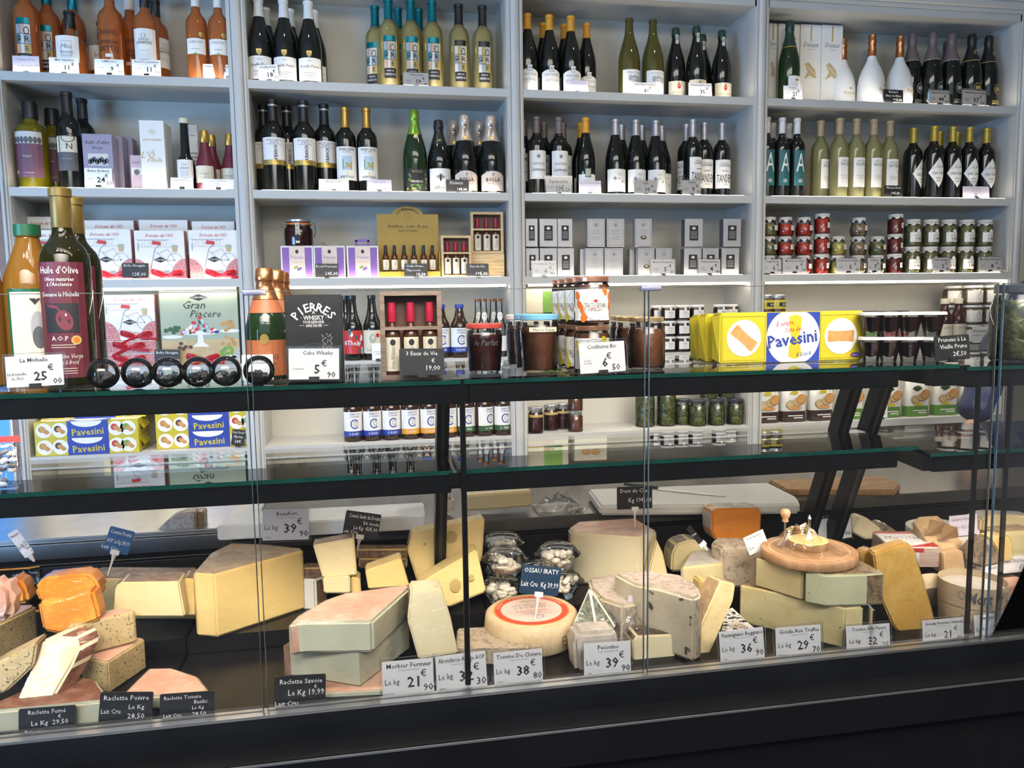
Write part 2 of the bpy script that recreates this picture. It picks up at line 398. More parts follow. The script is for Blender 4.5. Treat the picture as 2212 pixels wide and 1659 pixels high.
for a, b in zip(xs, xs[1:]): part('step_tray', G().bevbox(a+.0015, YS, Z0, b-.0015, 1.975, Z1, .003, 'deck'), CT)
part('case_back', G().box(XL, 1.955, Z1, 2.4, 1.97, .95, 'black_soft'), CT)
def pane(x0, x1, y=YG, z0=.8285, z1=1.576, t=.006):
    p = part('front_pane', G().box(x0, y, z0, x1, y+t, z1, 'pane'), CT)
    e = .0012
    part('polished_edge', G().box(x0, y, z0, x0+e, y+t, z1, 'pane_edge').box(x1-e, y, z0, x1, y+t, z1, 'pane_edge').box(x0, y, z1-e, x1, y+t, z1, 'pane_edge'), p)
pane(XL, -.2035); pane(-.1965, .5105); pane(.5175, 1.262)
pane(1.275, 2.4)
for px in (550, 1404):
    c = onY(px, 634 if px < 800 else 627, YG)
    part('pane_clip', G().tube([(c.x-.019, YG-.002, 1.574), (c.x+.019, YG-.002, 1.574)], .0055, 'lavender', 10), CT, 40)
def gshelf(x0, x1, z, y0, y1, skew=0., t=.008):
    vs = [(x0, y0, z-t), (x1, y0, z-t), (x1+skew, y1, z-t), (x0+skew, y1, z-t), (x0, y0, z), (x1, y0, z), (x1+skew, y1, z), (x0+skew, y1, z)]
    p = part('glass_shelf', G().add(vs, [(0, 3, 2, 1), (4, 5, 6, 7), (3, 0, 4, 7), (1, 2, 6, 5), (2, 3, 7, 6)], 'glass'), CT)
    part('polished_edge', G().add([vs[0], vs[1], vs[5], vs[4]], [(0, 1, 2, 3)], 'glass_edge').add([vs[3], vs[2], vs[6], vs[7]], [(1, 0, 3, 2)], 'pane_edge'), p)
gshelf(XL, .166, ZA, 1.43, 1.89); gshelf(.172, 1.205, ZA, 1.43, 1.89)
gshelf(XL, .150, ZB, 1.445, 1.755); gshelf(.158, 1.128, ZB, 1.445, 1.755, .012)
gshelf(1.140, 2.4, 1.228, 1.425, 1.75, .06); gshelf(1.222, 2.4, 1.405, 1.43, 1.89, .03)
def beam(x0, x1, z, y0=1.436, hh=.036, led=True):
    b = part('shelf_beam', G().bevbox(x0, y0, z-hh, x1, y0+.045, z, .002, 'black_metal'), CT)
    if led: part('led_strip', G().add([(x0+.03, y0+.012, z-hh-.0004), (x0+.03, y0+.028, z-hh-.0004), (x1-.03, y0+.028, z-hh-.0004), (x1-.03, y0+.012, z-hh-.0004)], [(0, 1, 2, 3)], 'led_case'), b)
beam(XL, .150, ZA-.0082); beam(.178, 1.07, ZA-.0082); beam(XL, .147, ZB-.0082, 1.45); beam(.165, 1.085, ZB-.0082, 1.45)
beam(1.16, 2.4, 1.2195, 1.44); beam(1.235, 2.4, 1.3965, 1.44)
part('bracket_arm', G().box(.152, 1.46, ZA-.046, .176, 1.80, ZA-.0085, 'black_metal').box(.148, 1.436, ZA-.046, .182, 1.462, ZA+.001, 'black_metal'), CT)
part('bracket_arm', G().box(.146, 1.45, ZB-.036, .164, 1.80, ZB-.0085, 'black_metal').box(.142, 1.44, ZB-.03, .172, 1.46, ZB-.004, 'black_metal'), CT)
part('bracket_arm', G().box(1.165, 1.455, ZA-.045, 1.19, 1.86, ZA-.0085, 'black_metal').box(1.15, 1.436, ZA-.045, 1.235, 1.462, ZA-.003, 'black_metal'), CT)
part('bracket_arm', G().add([(1.128, 1.43, 1.19), (1.15, 1.43, 1.19), (1.215, 1.76, 1.19), (1.193, 1.76, 1.19), (1.128, 1.43, 1.219), (1.15, 1.43, 1.219), (1.215, 1.76, 1.219), (1.193, 1.76, 1.219)],
    [(0, 3, 2, 1), (4, 5, 6, 7), (0, 1, 5, 4), (1, 2, 6, 5), (2, 3, 7, 6), (3, 0, 4, 7)], 'black_metal'), CT)
def slant(x, wd=.03):
    def yy(z): return 1.60+(1.40-z)*.43
    g = G(); vs = []
    for z in (Z1+.03, 1.40):
        y = yy(z); vs += [(x-wd/2, y-.02, z), (x+wd/2, y-.02, z), (x+wd/2, y+.02, z), (x-wd/2, y+.02, z)]
    g.add(vs, [(0, 3, 2, 1), (4, 5, 6, 7), (0, 1, 5, 4), (1, 2, 6, 5), (2, 3, 7, 6), (3, 0, 4, 7)], 'black_metal')
    p = part('shelf_post', g, CT)
    g = G(); vs2 = []
    for z in (Z1+.03, 1.40):
        y = yy(z)-.0205; vs2 += [(x-.004, y, z), (x+.004, y, z)]
    part('post_groove', g.add(vs2, [(0, 1, 3, 2)], 'black'), p)
    part('post_foot', G().bevbox(x-.028, yy(Z1)-.05, Z1, x+.028, yy(Z1)+.03, Z1+.035, .003, 'black_metal'), p)
slant(.150, .026); slant(1.088); slant(1.165)
for x in (.168, 1.249, 1.325): part('support_rod', G().tube([(x, 1.428, .828), (x, 1.428, ZA-.04)], .0055, 'black_metal', 10), CT, 40)
# small glass partition between the tubs and the soft cheeses
a, b_ = onX(1862, 1163, 1.03), onX(2120, 1292, 1.10)
pt = thing('glass_partition', 'low slanting clear glass divider between gouda wedge and round wooden boxes', 'divider')
vs = [(1.02, 1.425, Z0), (1.03, 1.75, Z0), (1.03, 1.75, .995), (1.02, 1.425, .90)]
part('pane', G().add(vs+[(x+.005, y, z) for x, y, z in vs], [(0, 1, 2, 3), (7, 6, 5, 4), (0, 3, 7, 4), (1, 5, 6, 2)], 'pane'), pt)
part('dark_edge', G().add([vs[3], vs[2], (vs[2][0]+.005, *vs[2][1:]), (vs[3][0]+.005, *vs[3][1:])], [(0, 3, 2, 1)], 'pane_edge'), pt)
# staff-side worktop
WT = thing('worktop', 'dark stone worktop running behind the cheese display', 'worktop')
ZW = .985
part('slab', G().bevbox(-.30, 1.99, ZW-.035, 2.5, 2.42, ZW, .003, 'worktop'), WT)
part('steel_section', G().bevbox(-1.6, 2.08, ZW-.012, -.305, 2.42, ZW, .002, 'steel').box(-1.6, 2.07, ZW-.05, -.305, 2.09, ZW-.014, 'steel'), WT)
part('underframe', G().box(-1.6, 2.1, .1, 2.5, 2.4, ZW-.05, 'black_soft'), WT)
# ================================================================ bottles: kinds
mat('g_dark', (.006, .007, .006), .06, spec=.6, var=0)
mat('g_olive', (.075, .065, .012), .06, spec=.6, var=.1, scale=8)
mat('g_green', (.012, .03, .01), .06, spec=.6, var=0)
mat('g_brown', (.03, .012, .006), .06, spec=.6, var=0)
clear('w_rose', (1, .55, .28), 1.45, body=.62, bcol=(.86, .27, .07))
clear('w_pale', (1, .95, .62), 1.45, body=.5, bcol=(.74, .62, .26))
clear('w_lime', (.98, .97, .70), 1.45, body=.5, bcol=(.60, .56, .28))
clear('w_oil', (.95, .88, .2), 1.45, body=.6, bcol=(.42, .36, .02))
clear('w_amber', (.9, .5, .25), 1.45, body=.45, bcol=(.25, .10, .04))
clear('w_juice', (.9, .5, .1), 1.45, body=.8, bcol=(.45, .21, .03))
clear('w_oliveoil', (.3, .28, .04), 1.45, body=.8, bcol=(.03, .028, .006))
clear('w_red', (.4, .06, .03), 1.45, body=.75, bcol=(.10, .015, .01))
clear('clear_wall', (.96, .97, .97), 1.45, add=.02)
mat('foil_white', (.78, .77, .74), .38, var=.05); mat('foil_teal', (.0, .17, .21), .3, metal=.5, var=.08)
mat('foil_black', (.012, .012, .013), .4, var=.1); mat('foil_gold', (.50, .30, .07), .32, metal=.7, var=.1)
mat('foil_orange', (.72, .33, .03), .4, var=.05); mat('foil_mauve', (.16, .12, .12), .4, var=.05)
mat('foil_silver', (.42, .40, .42), .35, metal=.5, var=.06); mat('foil_green', (.22, .40, .05), .3, metal=.5, var=.15, bump=.4)
mat('foil_cream', (.62, .52, .44), .32, metal=.4, var=.1, bump=.3); mat('foil_copper', (.52, .22, .09), .25, metal=.85, var=.15, bump=.6)
mat('foil_beige', (.48, .33, .19), .4, var=.06); mat('foil_yellow', (.46, .33, .05), .38, metal=.4, var=.06); mat('foil_dgreen', (.015, .05, .035), .4, var=.1)
mat('paper', (.80, .79, .76), .6, var=.02); mat('paper_cream', (.70, .64, .50), .6, var=.03); mat('paper_pink', (.66, .55, .48), .5, var=.03)
mat('gold', (.55, .38, .10), .3, metal=.7, var=.08); mat('gold_flat', (.50, .36, .12), .5, var=.05)
mat('purple', (.20, .10, .36), .5, var=.05); mat('plum', (.16, .07, .11), .5, var=.1, scale=8); mat('teal_dark', (.02, .12, .13), .5, var=.05)
mat('art_a', (.55, .36, .24), .5, var=0); mat('art_b', (.30, .36, .42), .5, var=0); mat('art_c', (.04, .22, .26), .5, var=0); mat('art_d', (.62, .60, .55), .5, var=0)
mat('leaf_green', (.16, .34, .05), .5, var=.1); mat('leaf_dark', (.03, .10, .03), .5, var=.2, scale=20)
mat('yellow', (.56, .46, .02), .42, var=.05, scale=10); mat('yellow_dk', (.36, .30, .01), .45, var=.1); mat('blue', (.02, .05, .32), .42, var=.06)
mat('red', (.55, .03, .03), .42, var=.08); mat('sky', (.45, .55, .68), .5, var=.05); mat('biscuit', (.52, .27, .08), .6, var=.2, scale=60); mat('biscuit_dk', (.34, .14, .04), .6, var=.2)
mat('sage', (.36, .42, .32), .45, var=.08, scale=8); mat('lav_tin', (.30, .27, .36), .35, metal=.3, var=.05); mat('pink_tin', (.50, .38, .42), .4, var=.05)
mat('grey', (.35, .35, .36), .5, var=.05); mat('grey_dk', (.10, .10, .11), .5, var=.1); mat('tan', (.52, .40, .22), .6, var=.1); mat('brown', (.09, .035, .02), .5, var=.15)
mat('silver_card', (.42, .42, .43), .36, metal=.4, var=.04); mat('wine_red', (.14, .015, .03), .4, var=.1); mat('orange_flat', (.70, .16, .02), .45, var=.05)
PR = {
 'bord': [(0, .90), (.012, 1), (.60, 1), (.66, .95), (.70, .82), (.735, .58), (.765, .43), (.80, .385), (.955, .365), (.957, .42), (.995, .42), (1, .38)],
 'burg': [(0, .92), (.015, 1), (.43, 1), (.50, .97), (.57, .88), (.64, .74), (.72, .56), (.79, .43), (.84, .38), (.955, .345), (.957, .395), (.995, .395), (1, .36)],
 'champ': [(0, .92), (.02, 1), (.42, 1), (.50, .96), (.58, .85), (.67, .66), (.76, .48), (.82, .39), (.87, .36), (.885, .39), (.90, .41), (.93, .385), (.98, .37), (1, .30)],
 'dumpy': [(0, .9), (.02, 1), (.36, 1), (.46, .95), (.54, .82), (.60, .62), (.65, .38), (.69, .30), (.95, .27), (.955, .32), (1, .30)],
 'oil': [(0, .93), (.015, 1), (.62, 1), (.68, .93), (.725, .75), (.75, .46), (.765, .42), (.97, .40), (1, .36)],
 'vin': [(0, .92), (.02, 1), (.30, 1), (.42, .92), (.56, .70), (.68, .50), (.76, .43), (.95, .40), (1, .36)],
 'bals': [(0, .92), (.02, 1), (.34, 1), (.42, .92), (.48, .62), (.52, .52), (.94, .42), (1, .40)],
 'ruin': [(0, .85), (.02, .97), (.10, 1), (.30, .96), (.42, .86), (.52, .68), (.60, .46), (.66, .33), (.72, .28), (.88, .25), (.90, .285), (.93, .25), (1, .25)],
 'beer': [(0, .93), (.02, 1), (.55, 1), (.60, .97), (.655, .90), (.70, .74), (.76, .58), (.88, .44), (.92, .40), (.93, .44), (.97, .44), (.975, .42), (1, .42)],
 'beerlong': [(0, .93), (.02, 1), (.46, 1), (.53, .96), (.60, .80), (.68, .60), (.78, .47), (.93, .40), (.94, .45), (1, .43)],
 'mini': [(0, .9), (.02, 1), (.50, 1), (.60, .92), (.66, .62), (.70, .44), (.92, .40), (1, .40)],
 'tonic': [(0, .92), (.02, 1), (.40, 1), (.52, .92), (.62, .62), (.72, .46), (.93, .40), (1, .40)],
 'sauce': [(0, .92), (.02, 1), (.50, 1), (.60, .93), (.70, .66), (.80, .46), (.88, .42), (.89, .50), (1, .50)],
}
KIND = {}
def kind(key, name, desc, prof, h, r, glass, cap=None, label=None, extra=None, cat='bottle', seg=20, neck=None):
    P = [(z*h, q*r) for z, q in PR[prof]]; parts = []
    top = P if not cap else [p for p in P if p[0] <= (cap[0]+.01)*h]+[((cap[0]+.012)*h, lerp_prof(PR[prof], cap[0])*r*.98)]
    parts.append(('bottle_body', G().lathe(top, glass, seg).mesh('bottle_body', 35)))
    if cap:
        k = cap[2] if len(cap) > 2 else 1.07; zc = cap[0]
        q = [(zc*h, lerp_prof(PR[prof], zc)*r*k*.98), (zc*h+.0006, lerp_prof(PR[prof], zc)*r*k)]+[(z*h, a*r*k) for z, a in PR[prof] if z > zc+.004]+[(h*1.003, PR[prof][-1][1]*r*k*.8)]
        parts.append(('capsule', G().lathe(q, cap[1], 16).mesh('capsule', 35)))
    if label:
        g = G(); label(g, r*1.012, h)
        parts.append(('label', g.mesh('label')))
    if extra:
        for nm, fn in extra:
            g = G(); fn(g, r*1.012, h); parts.append((nm, g.mesh(nm, 40)))
    KIND[key] = (name, desc, cat, parts, h, r)
def put(key, loc, turn=0., rank=None, group=None, desc=None, scale=1.):
    name, ds, cat, parts, h, r = KIND[key]
    t = thing(name, desc or ds, cat, loc, (0, 0, turn), group, rank, scale=scale)
    for nm, me in parts: part(nm, me, t)
    return t
def patch(g, R, z0, z1, ang, mt='paper', y=0.):
    a = math.radians(ang)*R; g.rect(-a, z0, a, z1, mt, y, R, cols=max(4, int(ang/8)))
def art(cap):
    def f(g, R, h):
        a = R*.56; z0, z1 = .09*h, .56*h; patch(g, R, z0, z1, 32, 'ink')
        g.rect(-a, .50*h, a, .56*h, 'foil_teal' if cap == 't' else 'black', .0005, R)
        k = ['art_b', 'art_a', 'art_d', 'art_c', 'art_d', 'art_b', 'art_a', 'art_d', 'gold_flat'] if cap == 't' else ['art_d', 'gold_flat', 'art_d', 'art_b', 'gold_flat', 'art_d', 'art_d', 'art_b', 'gold_flat']
        cs = [(-1, -.42), (-.38, .12), (.16, 1)]; zs = [(.40, .495), (.30, .395), (.20, .295)]; i = 0
        for zz in zs:
            for c in cs:
                g.rect(c[0]*a, zz[0]*h, c[1]*a, zz[1]*h, k[i], .0005, R); i += 1
        g.disc(.5*a, .43*h, .35*a, .04*h, 'ink', .0009, R, ring=.25); g.text('R', .55*a, .345*h, .06*h, 'ink', bend=R); g.text('Я', -.62*a, .345*h, .06*h, 'ink', bend=R); g.text('E', .5*a, .25*h, .05*h, 'ink', bend=R)
        g.text('ABBAYE', 0, .17*h, .018*h, 'paper', w=1.2*a, bend=R); g.text('PIERREDON', 0, .13*h, .024*h, 'paper', w=1.6*a, bend=R)
    return f
def l_script(title, sub, z0, z1, ang=62, mt='paper', size=.03, yr='', tm='ink_grey', tz=.55, lines=3):
    def f(g, R, h):
        patch(g, R, z0*h, z1*h, ang, mt); H = (z1-z0)*h; W = 2*math.radians(ang)*R*.8
        g.text(title, 0, z0*h+H*tz, size*h, tm, w=W, shear=.25, bend=R)
        if sub: g.text(sub, 0, z0*h+H*(tz+.2), size*h*.6, tm, w=W*.8, bend=R)
        if yr: g.text(yr, 0, z0*h+H*.86, size*h*.5, tm, bend=R)
        for i in range(lines): g.rect(-W*.3+i*.001, z0*h+H*(.32-i*.1), W*.3-i*.001, z0*h+H*(.335-i*.1), tm, .0006, R)
    return f
def shield(z):
    def f(g, R, h):
        q = .009; pts = [(-q, z*h+.010), (q, z*h+.010), (q, z*h), (.6*q, z*h-.008), (0, z*h-.012), (-.6*q, z*h-.008), (-q, z*h)]
        g.shape(pts, 'gold', .001, R); g.shape([(x*.8, z*h-.001+(zz-z*h)*.75) for x, zz in pts], 'gold_flat', .0014, R)
    return f
kind('r_art', 'wine_bottle', 'tall rosé bottle with teal band and patchwork letter label', 'bord', .325, .040, 'w_rose', (.80, 'foil_teal'), art('t'))
def _val(g, R, h):
    patch(g, R, .20*h, .58*h, 42); g.rect(-.017, .28*h, .017, .50*h, 'ink_grey', .0006, R, frame=.0008); g.text('Miss', 0, .42*h, .014, 'ink_grey', shear=.3, bend=R); g.text('Valentine', 0, .34*h, .008, 'ink_grey', shear=.3, bend=R)
kind('r_round', 'wine_bottle', 'squat round rosé bottle with black star-print cap', 'dumpy', .224, .054, 'w_rose', (.74, 'foil_black', 1.12), _val)
def _eff(g, R, h):
    n = len(g.v)
    for t, z, s_ in (("L'EFFRONTÉ", .46, .016), ('VALENTINE', .36, .012), ('LITTIN', .29, .018)): g.text(t, 0, z*h, s_, 'ink', w=.06, bend=R)
    g.rect(-.012, .20*h, .012, .235*h, 'paper', .0006, R)
    g.v[n:] = [(-x, y, z) for x, y, z in g.v[n:]]
kind('r_eff', 'wine_bottle', 'rosé bottle with white cap and lettering printed on the glass', 'bord', .318, .043, 'w_rose', (.83, 'foil_white'), _eff)
def _lam(g, R, h):
    patch(g, R, .20*h, .54*h, 58); g.text('ROSÉ DE', 0, .42*h, .006, 'ink', bend=R); g.text('LAMARTINE', 0, .385*h, .010, 'ink', w=.05, bend=R); g.text('13', 0, .46*h, .016, 'grey', bend=R); g.rect(-.015, .30*h, .015, .303*h, 'ink_grey', .0006, R)
kind('r_lam', 'wine_bottle', 'rosé bottle with black cap and large white label', 'bord', .305, .041, 'w_rose', (.80, 'foil_black'), _lam)
def _char(g, R, h):
    patch(g, R, .28*h, .45*h, 55); g.text('CHARLOTTE', 0, .41*h, .007, 'ink_grey', w=.045, bend=R); g.rect(-.015, .33*h, .015, .335*h, 'ink_grey', .0006, R); g.rect(-.004, .265*h, .004, .29*h, 'leaf_green', .0012, R)
    g.disc(.022, .49*h, .012, .012, 'black', .0012, R); g.disc(.022, .49*h, .0105, .0105, 'gold', .0018, R)
kind('r_char', 'wine_bottle', 'rosé bottle with white cap and round gold medal', 'bord', .31, .037, 'w_rose', (.82, 'foil_white'), _char)
def _oil(g, R, h):
    patch(g, R, .12*h, .64*h, 55, 'plum'); a = .95*R; g.rect(-a, .50*h, a, .635*h, 'art_d', .0006, R); 
    for i in range(7): g.disc(-a*.8+i*a*.27, .54*h, .007, .012, 'grey_dk', .0009, R, 8)
    g.text('Virgen', 0, .36*h, .008, 'art_d', shear=.2, bend=R); g.disc(-a*.75, .18*h, .005, .006, 'paper_pink', .001, R); g.rect(-.01, .17*h, .02, .175*h, 'art_d', .0008, R)
kind('oil_y', 'oil_bottle', 'square-shouldered yellow olive oil bottle with black cap and plum label', 'oil', .30, .052, 'w_oil', (.80, 'foil_black', 1.15), _oil)
def _nb(g, R, h):
    patch(g, R, .18*h, .54*h, 52, 'grey_dk'); a = .9*R; g.rect(-a, .37*h, a, .53*h, 'paper_cream', .0006, R); g.line([(-a*.6, .53*h), (-a*.6, .37*h)], .003, 'ink', .001, R); g.line([(-a*.4, .45*h), (a*.8, .38*h)], .003, 'ink', .001, R); g.disc(a*.2, .52*h, a*.6, .05*h, 'ink', .001, R, ring=.12); g.text('N', a*.3, .43*h, .02, 'ink', bend=R)
    g.rect(-a*.5, .30*h, a*.5, .305*h, 'grey', .0006, R)
kind('nbot', 'oil_bottle', 'tall slim black oil bottle with cream and charcoal label', 'bord', .333, .040, 'g_dark', (.78, 'foil_black', 1.12), _nb)
kind('bals', 'vinegar_bottle', 'slender dark balsamic bottle with cream and red stopper', 'bals', .254, .031, 'g_dark', (.93, 'paper_cream', 1.3), l_script('savori', 'aceto', .17, .42, 60, 'paper', .035))
kind('vin', 'vinegar_bottle', 'small plum-dark vinegar bottle with gold screw cap', 'vin', .212, .036, 'wine_red', (.80, 'foil_gold', 1.12), l_script('Vinaigre', 'fin', .12, .40, 55, 'paper_cream', .03))
kind('pouilly', 'wine_bottle', 'dark burgundy bottle with white capsule and gold shield label', 'burg', .297, .043, 'g_dark', (.78, 'foil_white'), l_script('Pouilly Fumé', '', .03, .30, 64, 'paper', .032, '2019', 'ink', .62), [('neck_shield', shield(.345))])
kind('ultima', 'wine_bottle', 'pale yellow wine bottle with teal capsule and patchwork letter label', 'bord', .320, .039, 'w_pale', (.76, 'foil_teal'), art('t'))
kind('ultimab', 'wine_bottle', 'pale yellow wine bottle with black capsule and patchwork letter label', 'bord', .316, .039, 'w_pale', (.76, 'foil_black'), art('b'))
def _cab(g, R, h):
    patch(g, R, .28*h, .575*h, 66); a = 1.1*R; g.rect(-a, .28*h, a, .335*h, 'gold', .0005, R); g.text('MOSCATO', 0, .545*h, .008, 'ink_grey', bend=R); g.text("D'ASTI", 0, .52*h, .007, 'ink_grey', bend=R); g.rect(-a*.6, .50*h, a*.6, .5025*h, 'ink', .0006, R); g.text("CA'BIANCA", .004, .40*h, .012, 'ink', rot=PI/2, w=.062, bold=.5, bend=R)
kind('cab', 'wine_bottle', 'dark bottle with black capsule and white label over gold band', 'bord', .330, .042, 'g_dark', (.76, 'foil_black'), _cab, [('neck_ring', lambda g, R, h: g.lathe([(.925*h, R*.405), (.945*h, R*.405)], 'foil_silver', 14, close=False))])
def _vig(g, R, h):
    patch(g, R, .14*h, .53*h, 66); g.text('VIGNA CASALJ', 0, .50*h, .0085, 'ink', w=.058, bend=R); g.text('ALCAMO', 0, .475*h, .005, 'ink_grey', bend=R); g.rect(-.02, .455*h, .02, .4575*h, 'ink_grey', .0006, R)
    g.rect(-.017, .26*h, .017, .42*h, 'sky', .0006, R); g.shape([(-.017, .26*h), (.017, .26*h), (.017, .36*h), (0, .34*h), (-.017, .39*h)], 'leaf_green', .0012, R); g.shape([(-.010, .27*h), (.016, .27*h), (.012, .335*h), (-.002, .31*h)], 'gold_flat', .0016, R)
    g.text('RAPITALA', 0, .18*h, .009, 'ink', w=.05, bend=R); g.disc(0, .22*h, .005, .003, 'gold', .001, R)
kind('vigna', 'wine_bottle', 'dark wine bottle with gold capsule and landscape picture label', 'bord', .313, .039, 'g_dark', (.76, 'foil_gold'), _vig)
def _prg(g, R, h):
    patch(g, R, .02*h, .28*h, 70, 'ink'); rnd = random.Random(3)
    for i in range(26):
        x = rnd.uniform(-1, 1)*R; z = rnd.uniform(.04, .22)*h
        if abs(x) > .4*R or z < .1*h: g.disc(x, z, .004, .0045, rnd.choice(['leaf_green', 'yellow', 'leaf_green']), .0009, R, 10, ring=.45)
    g.text('BOLLA', 0, .25*h, .009, 'gold_flat', bend=R); g.text('PROSECCO', 0, .13*h, .008, 'paper', w=.04, bend=R); g.text('BIOLOGICO', 0, .09*h, .005, 'leaf_green', bend=R)
kind('prog', 'sparkling_bottle', 'dark sparkling wine bottle with bright green foil and floral label', 'champ', .309, .046, 'g_green', (.70, 'foil_green', 1.05), _prg, [('neck_seal', lambda g, R, h: (g.disc(0, .665*h, .009, .011, 'gold', .0, R*.68, 12), g.disc(0, .665*h, .005, .006, 'paper_pink', .001, R*.68, 12)))])
def _bee(g, R, h):
    patch(g, R, .02*h, .33*h, 58); g.disc(0, .20*h, .004, .012, 'ink', .0009, R, 12); g.disc(0, .245*h, .0035, .0035, 'ink', .0009, R, 10)
    for s_ in (-1, 1): g.disc(s_*.009, .225*h, .009, .003, 'ink_grey', .0008, R, 12, rot=-s_*.4); g.disc(s_*.008, .205*h, .006, .002, 'ink_grey', .0008, R, 12, rot=-s_*.6)
    g.text('#bio', -.004, .075*h, .015, 'ink', shear=.2, bend=R)
kind('bee', 'sparkling_bottle', 'dark sparkling bottle with black foil and bee picture label', 'champ', .276, .046, 'g_dark', (.66, 'foil_black', 1.04), _bee, [('neck_sticker', lambda g, R, h: g.rect(-.007, .70*h, .006, .725*h, 'leaf_green', .0012, R*.64))])
def _bol(g, R, h):
    W = R*1.0; pts = [(-W, .03*h), (W, .03*h), (W, .22*h), (W*.6, .265*h), (0, .285*h), (-W*.6, .265*h), (-W, .22*h)]
    patch(g, R, .03*h, .225*h, 57, 'paper_pink'); n = 9
    for i in range(n):
        x0 = -W+2*W*i/n; x1 = -W+2*W*(i+1)/n; zz = lambda x: (.225+.055*(1-(x/W)**2))*h
        g.shape([(x0, .224*h), (x1, .224*h), (x1, zz(x1)), (x0, zz(x0))], 'paper_pink', 0, R)
    g.text('BOLLA', 0, .17*h, .014, 'ink', w=.055, bold=.6, bend=R); g.text('PROSECCO', 0, .115*h, .008, 'ink_grey', w=.045, bend=R); g.disc(0, .235*h, .004, .005, 'ink_grey', .001, R, 10)
kind('bolla', 'sparkling_bottle', 'dark sparkling wine bottle with cream foil and arched beige label', 'champ', .297, .050, 'g_dark', (.665, 'foil_cream', 1.05), _bol, [('foil_print', lambda g, R, h: g.text('BOLLA', 0, .80*h, .011, 'ink', rot=PI/2, bold=.5, y=.0022, bend=R*.44)), ('foil_seal', lambda g, R, h: g.disc(0, .70*h, .006, .006, 'gold', .002, R*.62, 12))])
def _pel(g, R, h):
    patch(g, R, .0*h+.002, .25*h, 64, 'paper'); n = 9; W = R*1.1
    for i in range(n):
        x0 = -W+2*W*i/n; x1 = -W+2*W*(i+1)/n; zz = lambda x: (.25+.035*(1-(x/W)**2))*h
        g.shape([(x0, .249*h), (x1, .249*h), (x1, zz(x1)), (x0, zz(x0))], 'paper', 0, R)
    g.rect(-.010, .255*h, .010, .335*h, 'ink', .0006, R); g.rect(-.009, .26*h, .009, .33*h, 'paper', .001, R); g.text('AP', 0, .295*h, .011, 'ink', shear=.3, bend=R)
    g.text('RENAUD PELLETIER', 0, .215*h, .0075, 'ink_grey', w=.056, bend=R); g.text('Saint Romain', 0, .15*h, .013, 'ink_grey', w=.056, shear=.3, bend=R); g.rect(-.02, .105*h, .02, .108*h, 'ink_grey', .0006, R); g.rect(-.012, .07*h, .012, .072*h, 'ink_grey', .0006, R)
kind('pel', 'wine_bottle', 'dark burgundy bottle with orange capsule and monogram square label', 'burg', .292, .038, 'g_dark', (.80, 'foil_orange'), _pel)
def _nui(g, R, h):
    patch(g, R, .01*h, .32*h, 64); g.text('Château de Prémeaux', 0, .285*h, .008, 'ink_grey', w=.06, shear=.25, bend=R); g.disc(-.018, .21*h, .008, .012, 'art_b', .0008, R, 10); g.disc(.02, .20*h, .008, .013, 'art_b', .0008, R, 10)
    g.rect(-.012, .175*h, .014, .225*h, 'grey', .0010, R); g.shape([(-.013, .225*h), (.015, .225*h), (.001, .25*h)], 'ink_grey', .0013, R)
    for i in range(4): g.rect(-.009+i*.006, .185*h, -.006+i*.006, .21*h, 'paper', .0014, R)
    g.text('NUITS SAINT GEORGES', 0, .11*h, .005, 'ink_grey', w=.05, bend=R)
kind('nuits', 'wine_bottle', 'olive green burgundy bottle with castle drawing label', 'burg', .297, .043, 'g_olive', None, _nui)
def _cha(g, R, h):
    patch(g, R, .01*h, .24*h, 62, 'paper_cream'); g.disc(0, .165*h, .007, .010, 'red', .0008, R, 10); g.disc(0, .205*h, .004, .004, 'gold', .0012, R, 10); g.line([(-.011, .19*h), (0, .17*h), (.011, .19*h)], .003, 'paper_pink', .001, R)
    g.text('CHÂTEAU DE LA GARDINE', 0, .085*h, .006, 'ink_grey', w=.06, bend=R)
kind('chat', 'wine_bottle', 'dark wine bottle with yellow neck strip and red crest label', 'champ', .280, .040, 'g_dark', (.90, 'foil_dgreen', 1.06), _cha, [('neck_strip', lambda g, R, h: g.rect(-.006, .74*h, .006, .90*h, 'leaf_green', .0012, R*.42).rect(-.0055, .75*h, .0055, .89*h, 'paper_cream', .0016, R*.42).rect(-.004, .82*h, .004, .87*h, 'ink_grey', .002, R*.42))])
kind('aig', 'wine_bottle', 'dark wine bottle with mauve-brown capsule and tall off-white label', 'bord', .295, .037, 'g_dark', (.79, 'foil_mauve'), lambda g, R, h: (l_script('Sarments', "L'AIGUELIÈRE", .19, .555, 60, 'paper', .05, '', 'ink_grey', .34, 1)(g, R, h), g.rect(-.006, .46*h, .006, .50*h, 'ink_grey', .0008, R)))
kind('orb', 'wine_bottle', 'dark burgundy bottle with mustard capsule and small square crest label', 'burg', .297, .037, 'g_dark', (.80, 'foil_orange'), lambda g, R, h: (patch(g, R, .01*h, .26*h, 62), g.rect(-.012, .22*h, .012, .335*h, 'grey_dk', .0006, R), g.rect(-.010, .23*h, .010, .325*h, 'sage', .001, R), g.text('CHÂTEAU DE PULIGNY', 0, .17*h, .006, 'ink_grey', w=.05, bend=R)))
def _idy(g, R, h):
    patch(g, R, .04*h, .335*h, 66); g.shape([(-.016, .17*h), (.018, .155*h), (.022, .185*h), (.004, .215*h), (-.010, .205*h)], 'grey_dk', .0008, R); g.disc(-.014, .215*h, .006, .006, 'ink_grey', .0008, R, 8); g.text('Idylle', .006, .27*h, .007, 'grey', shear=.25, bend=R); g.rect(-.01, .10*h, .012, .102*h, 'grey', .0006, R)
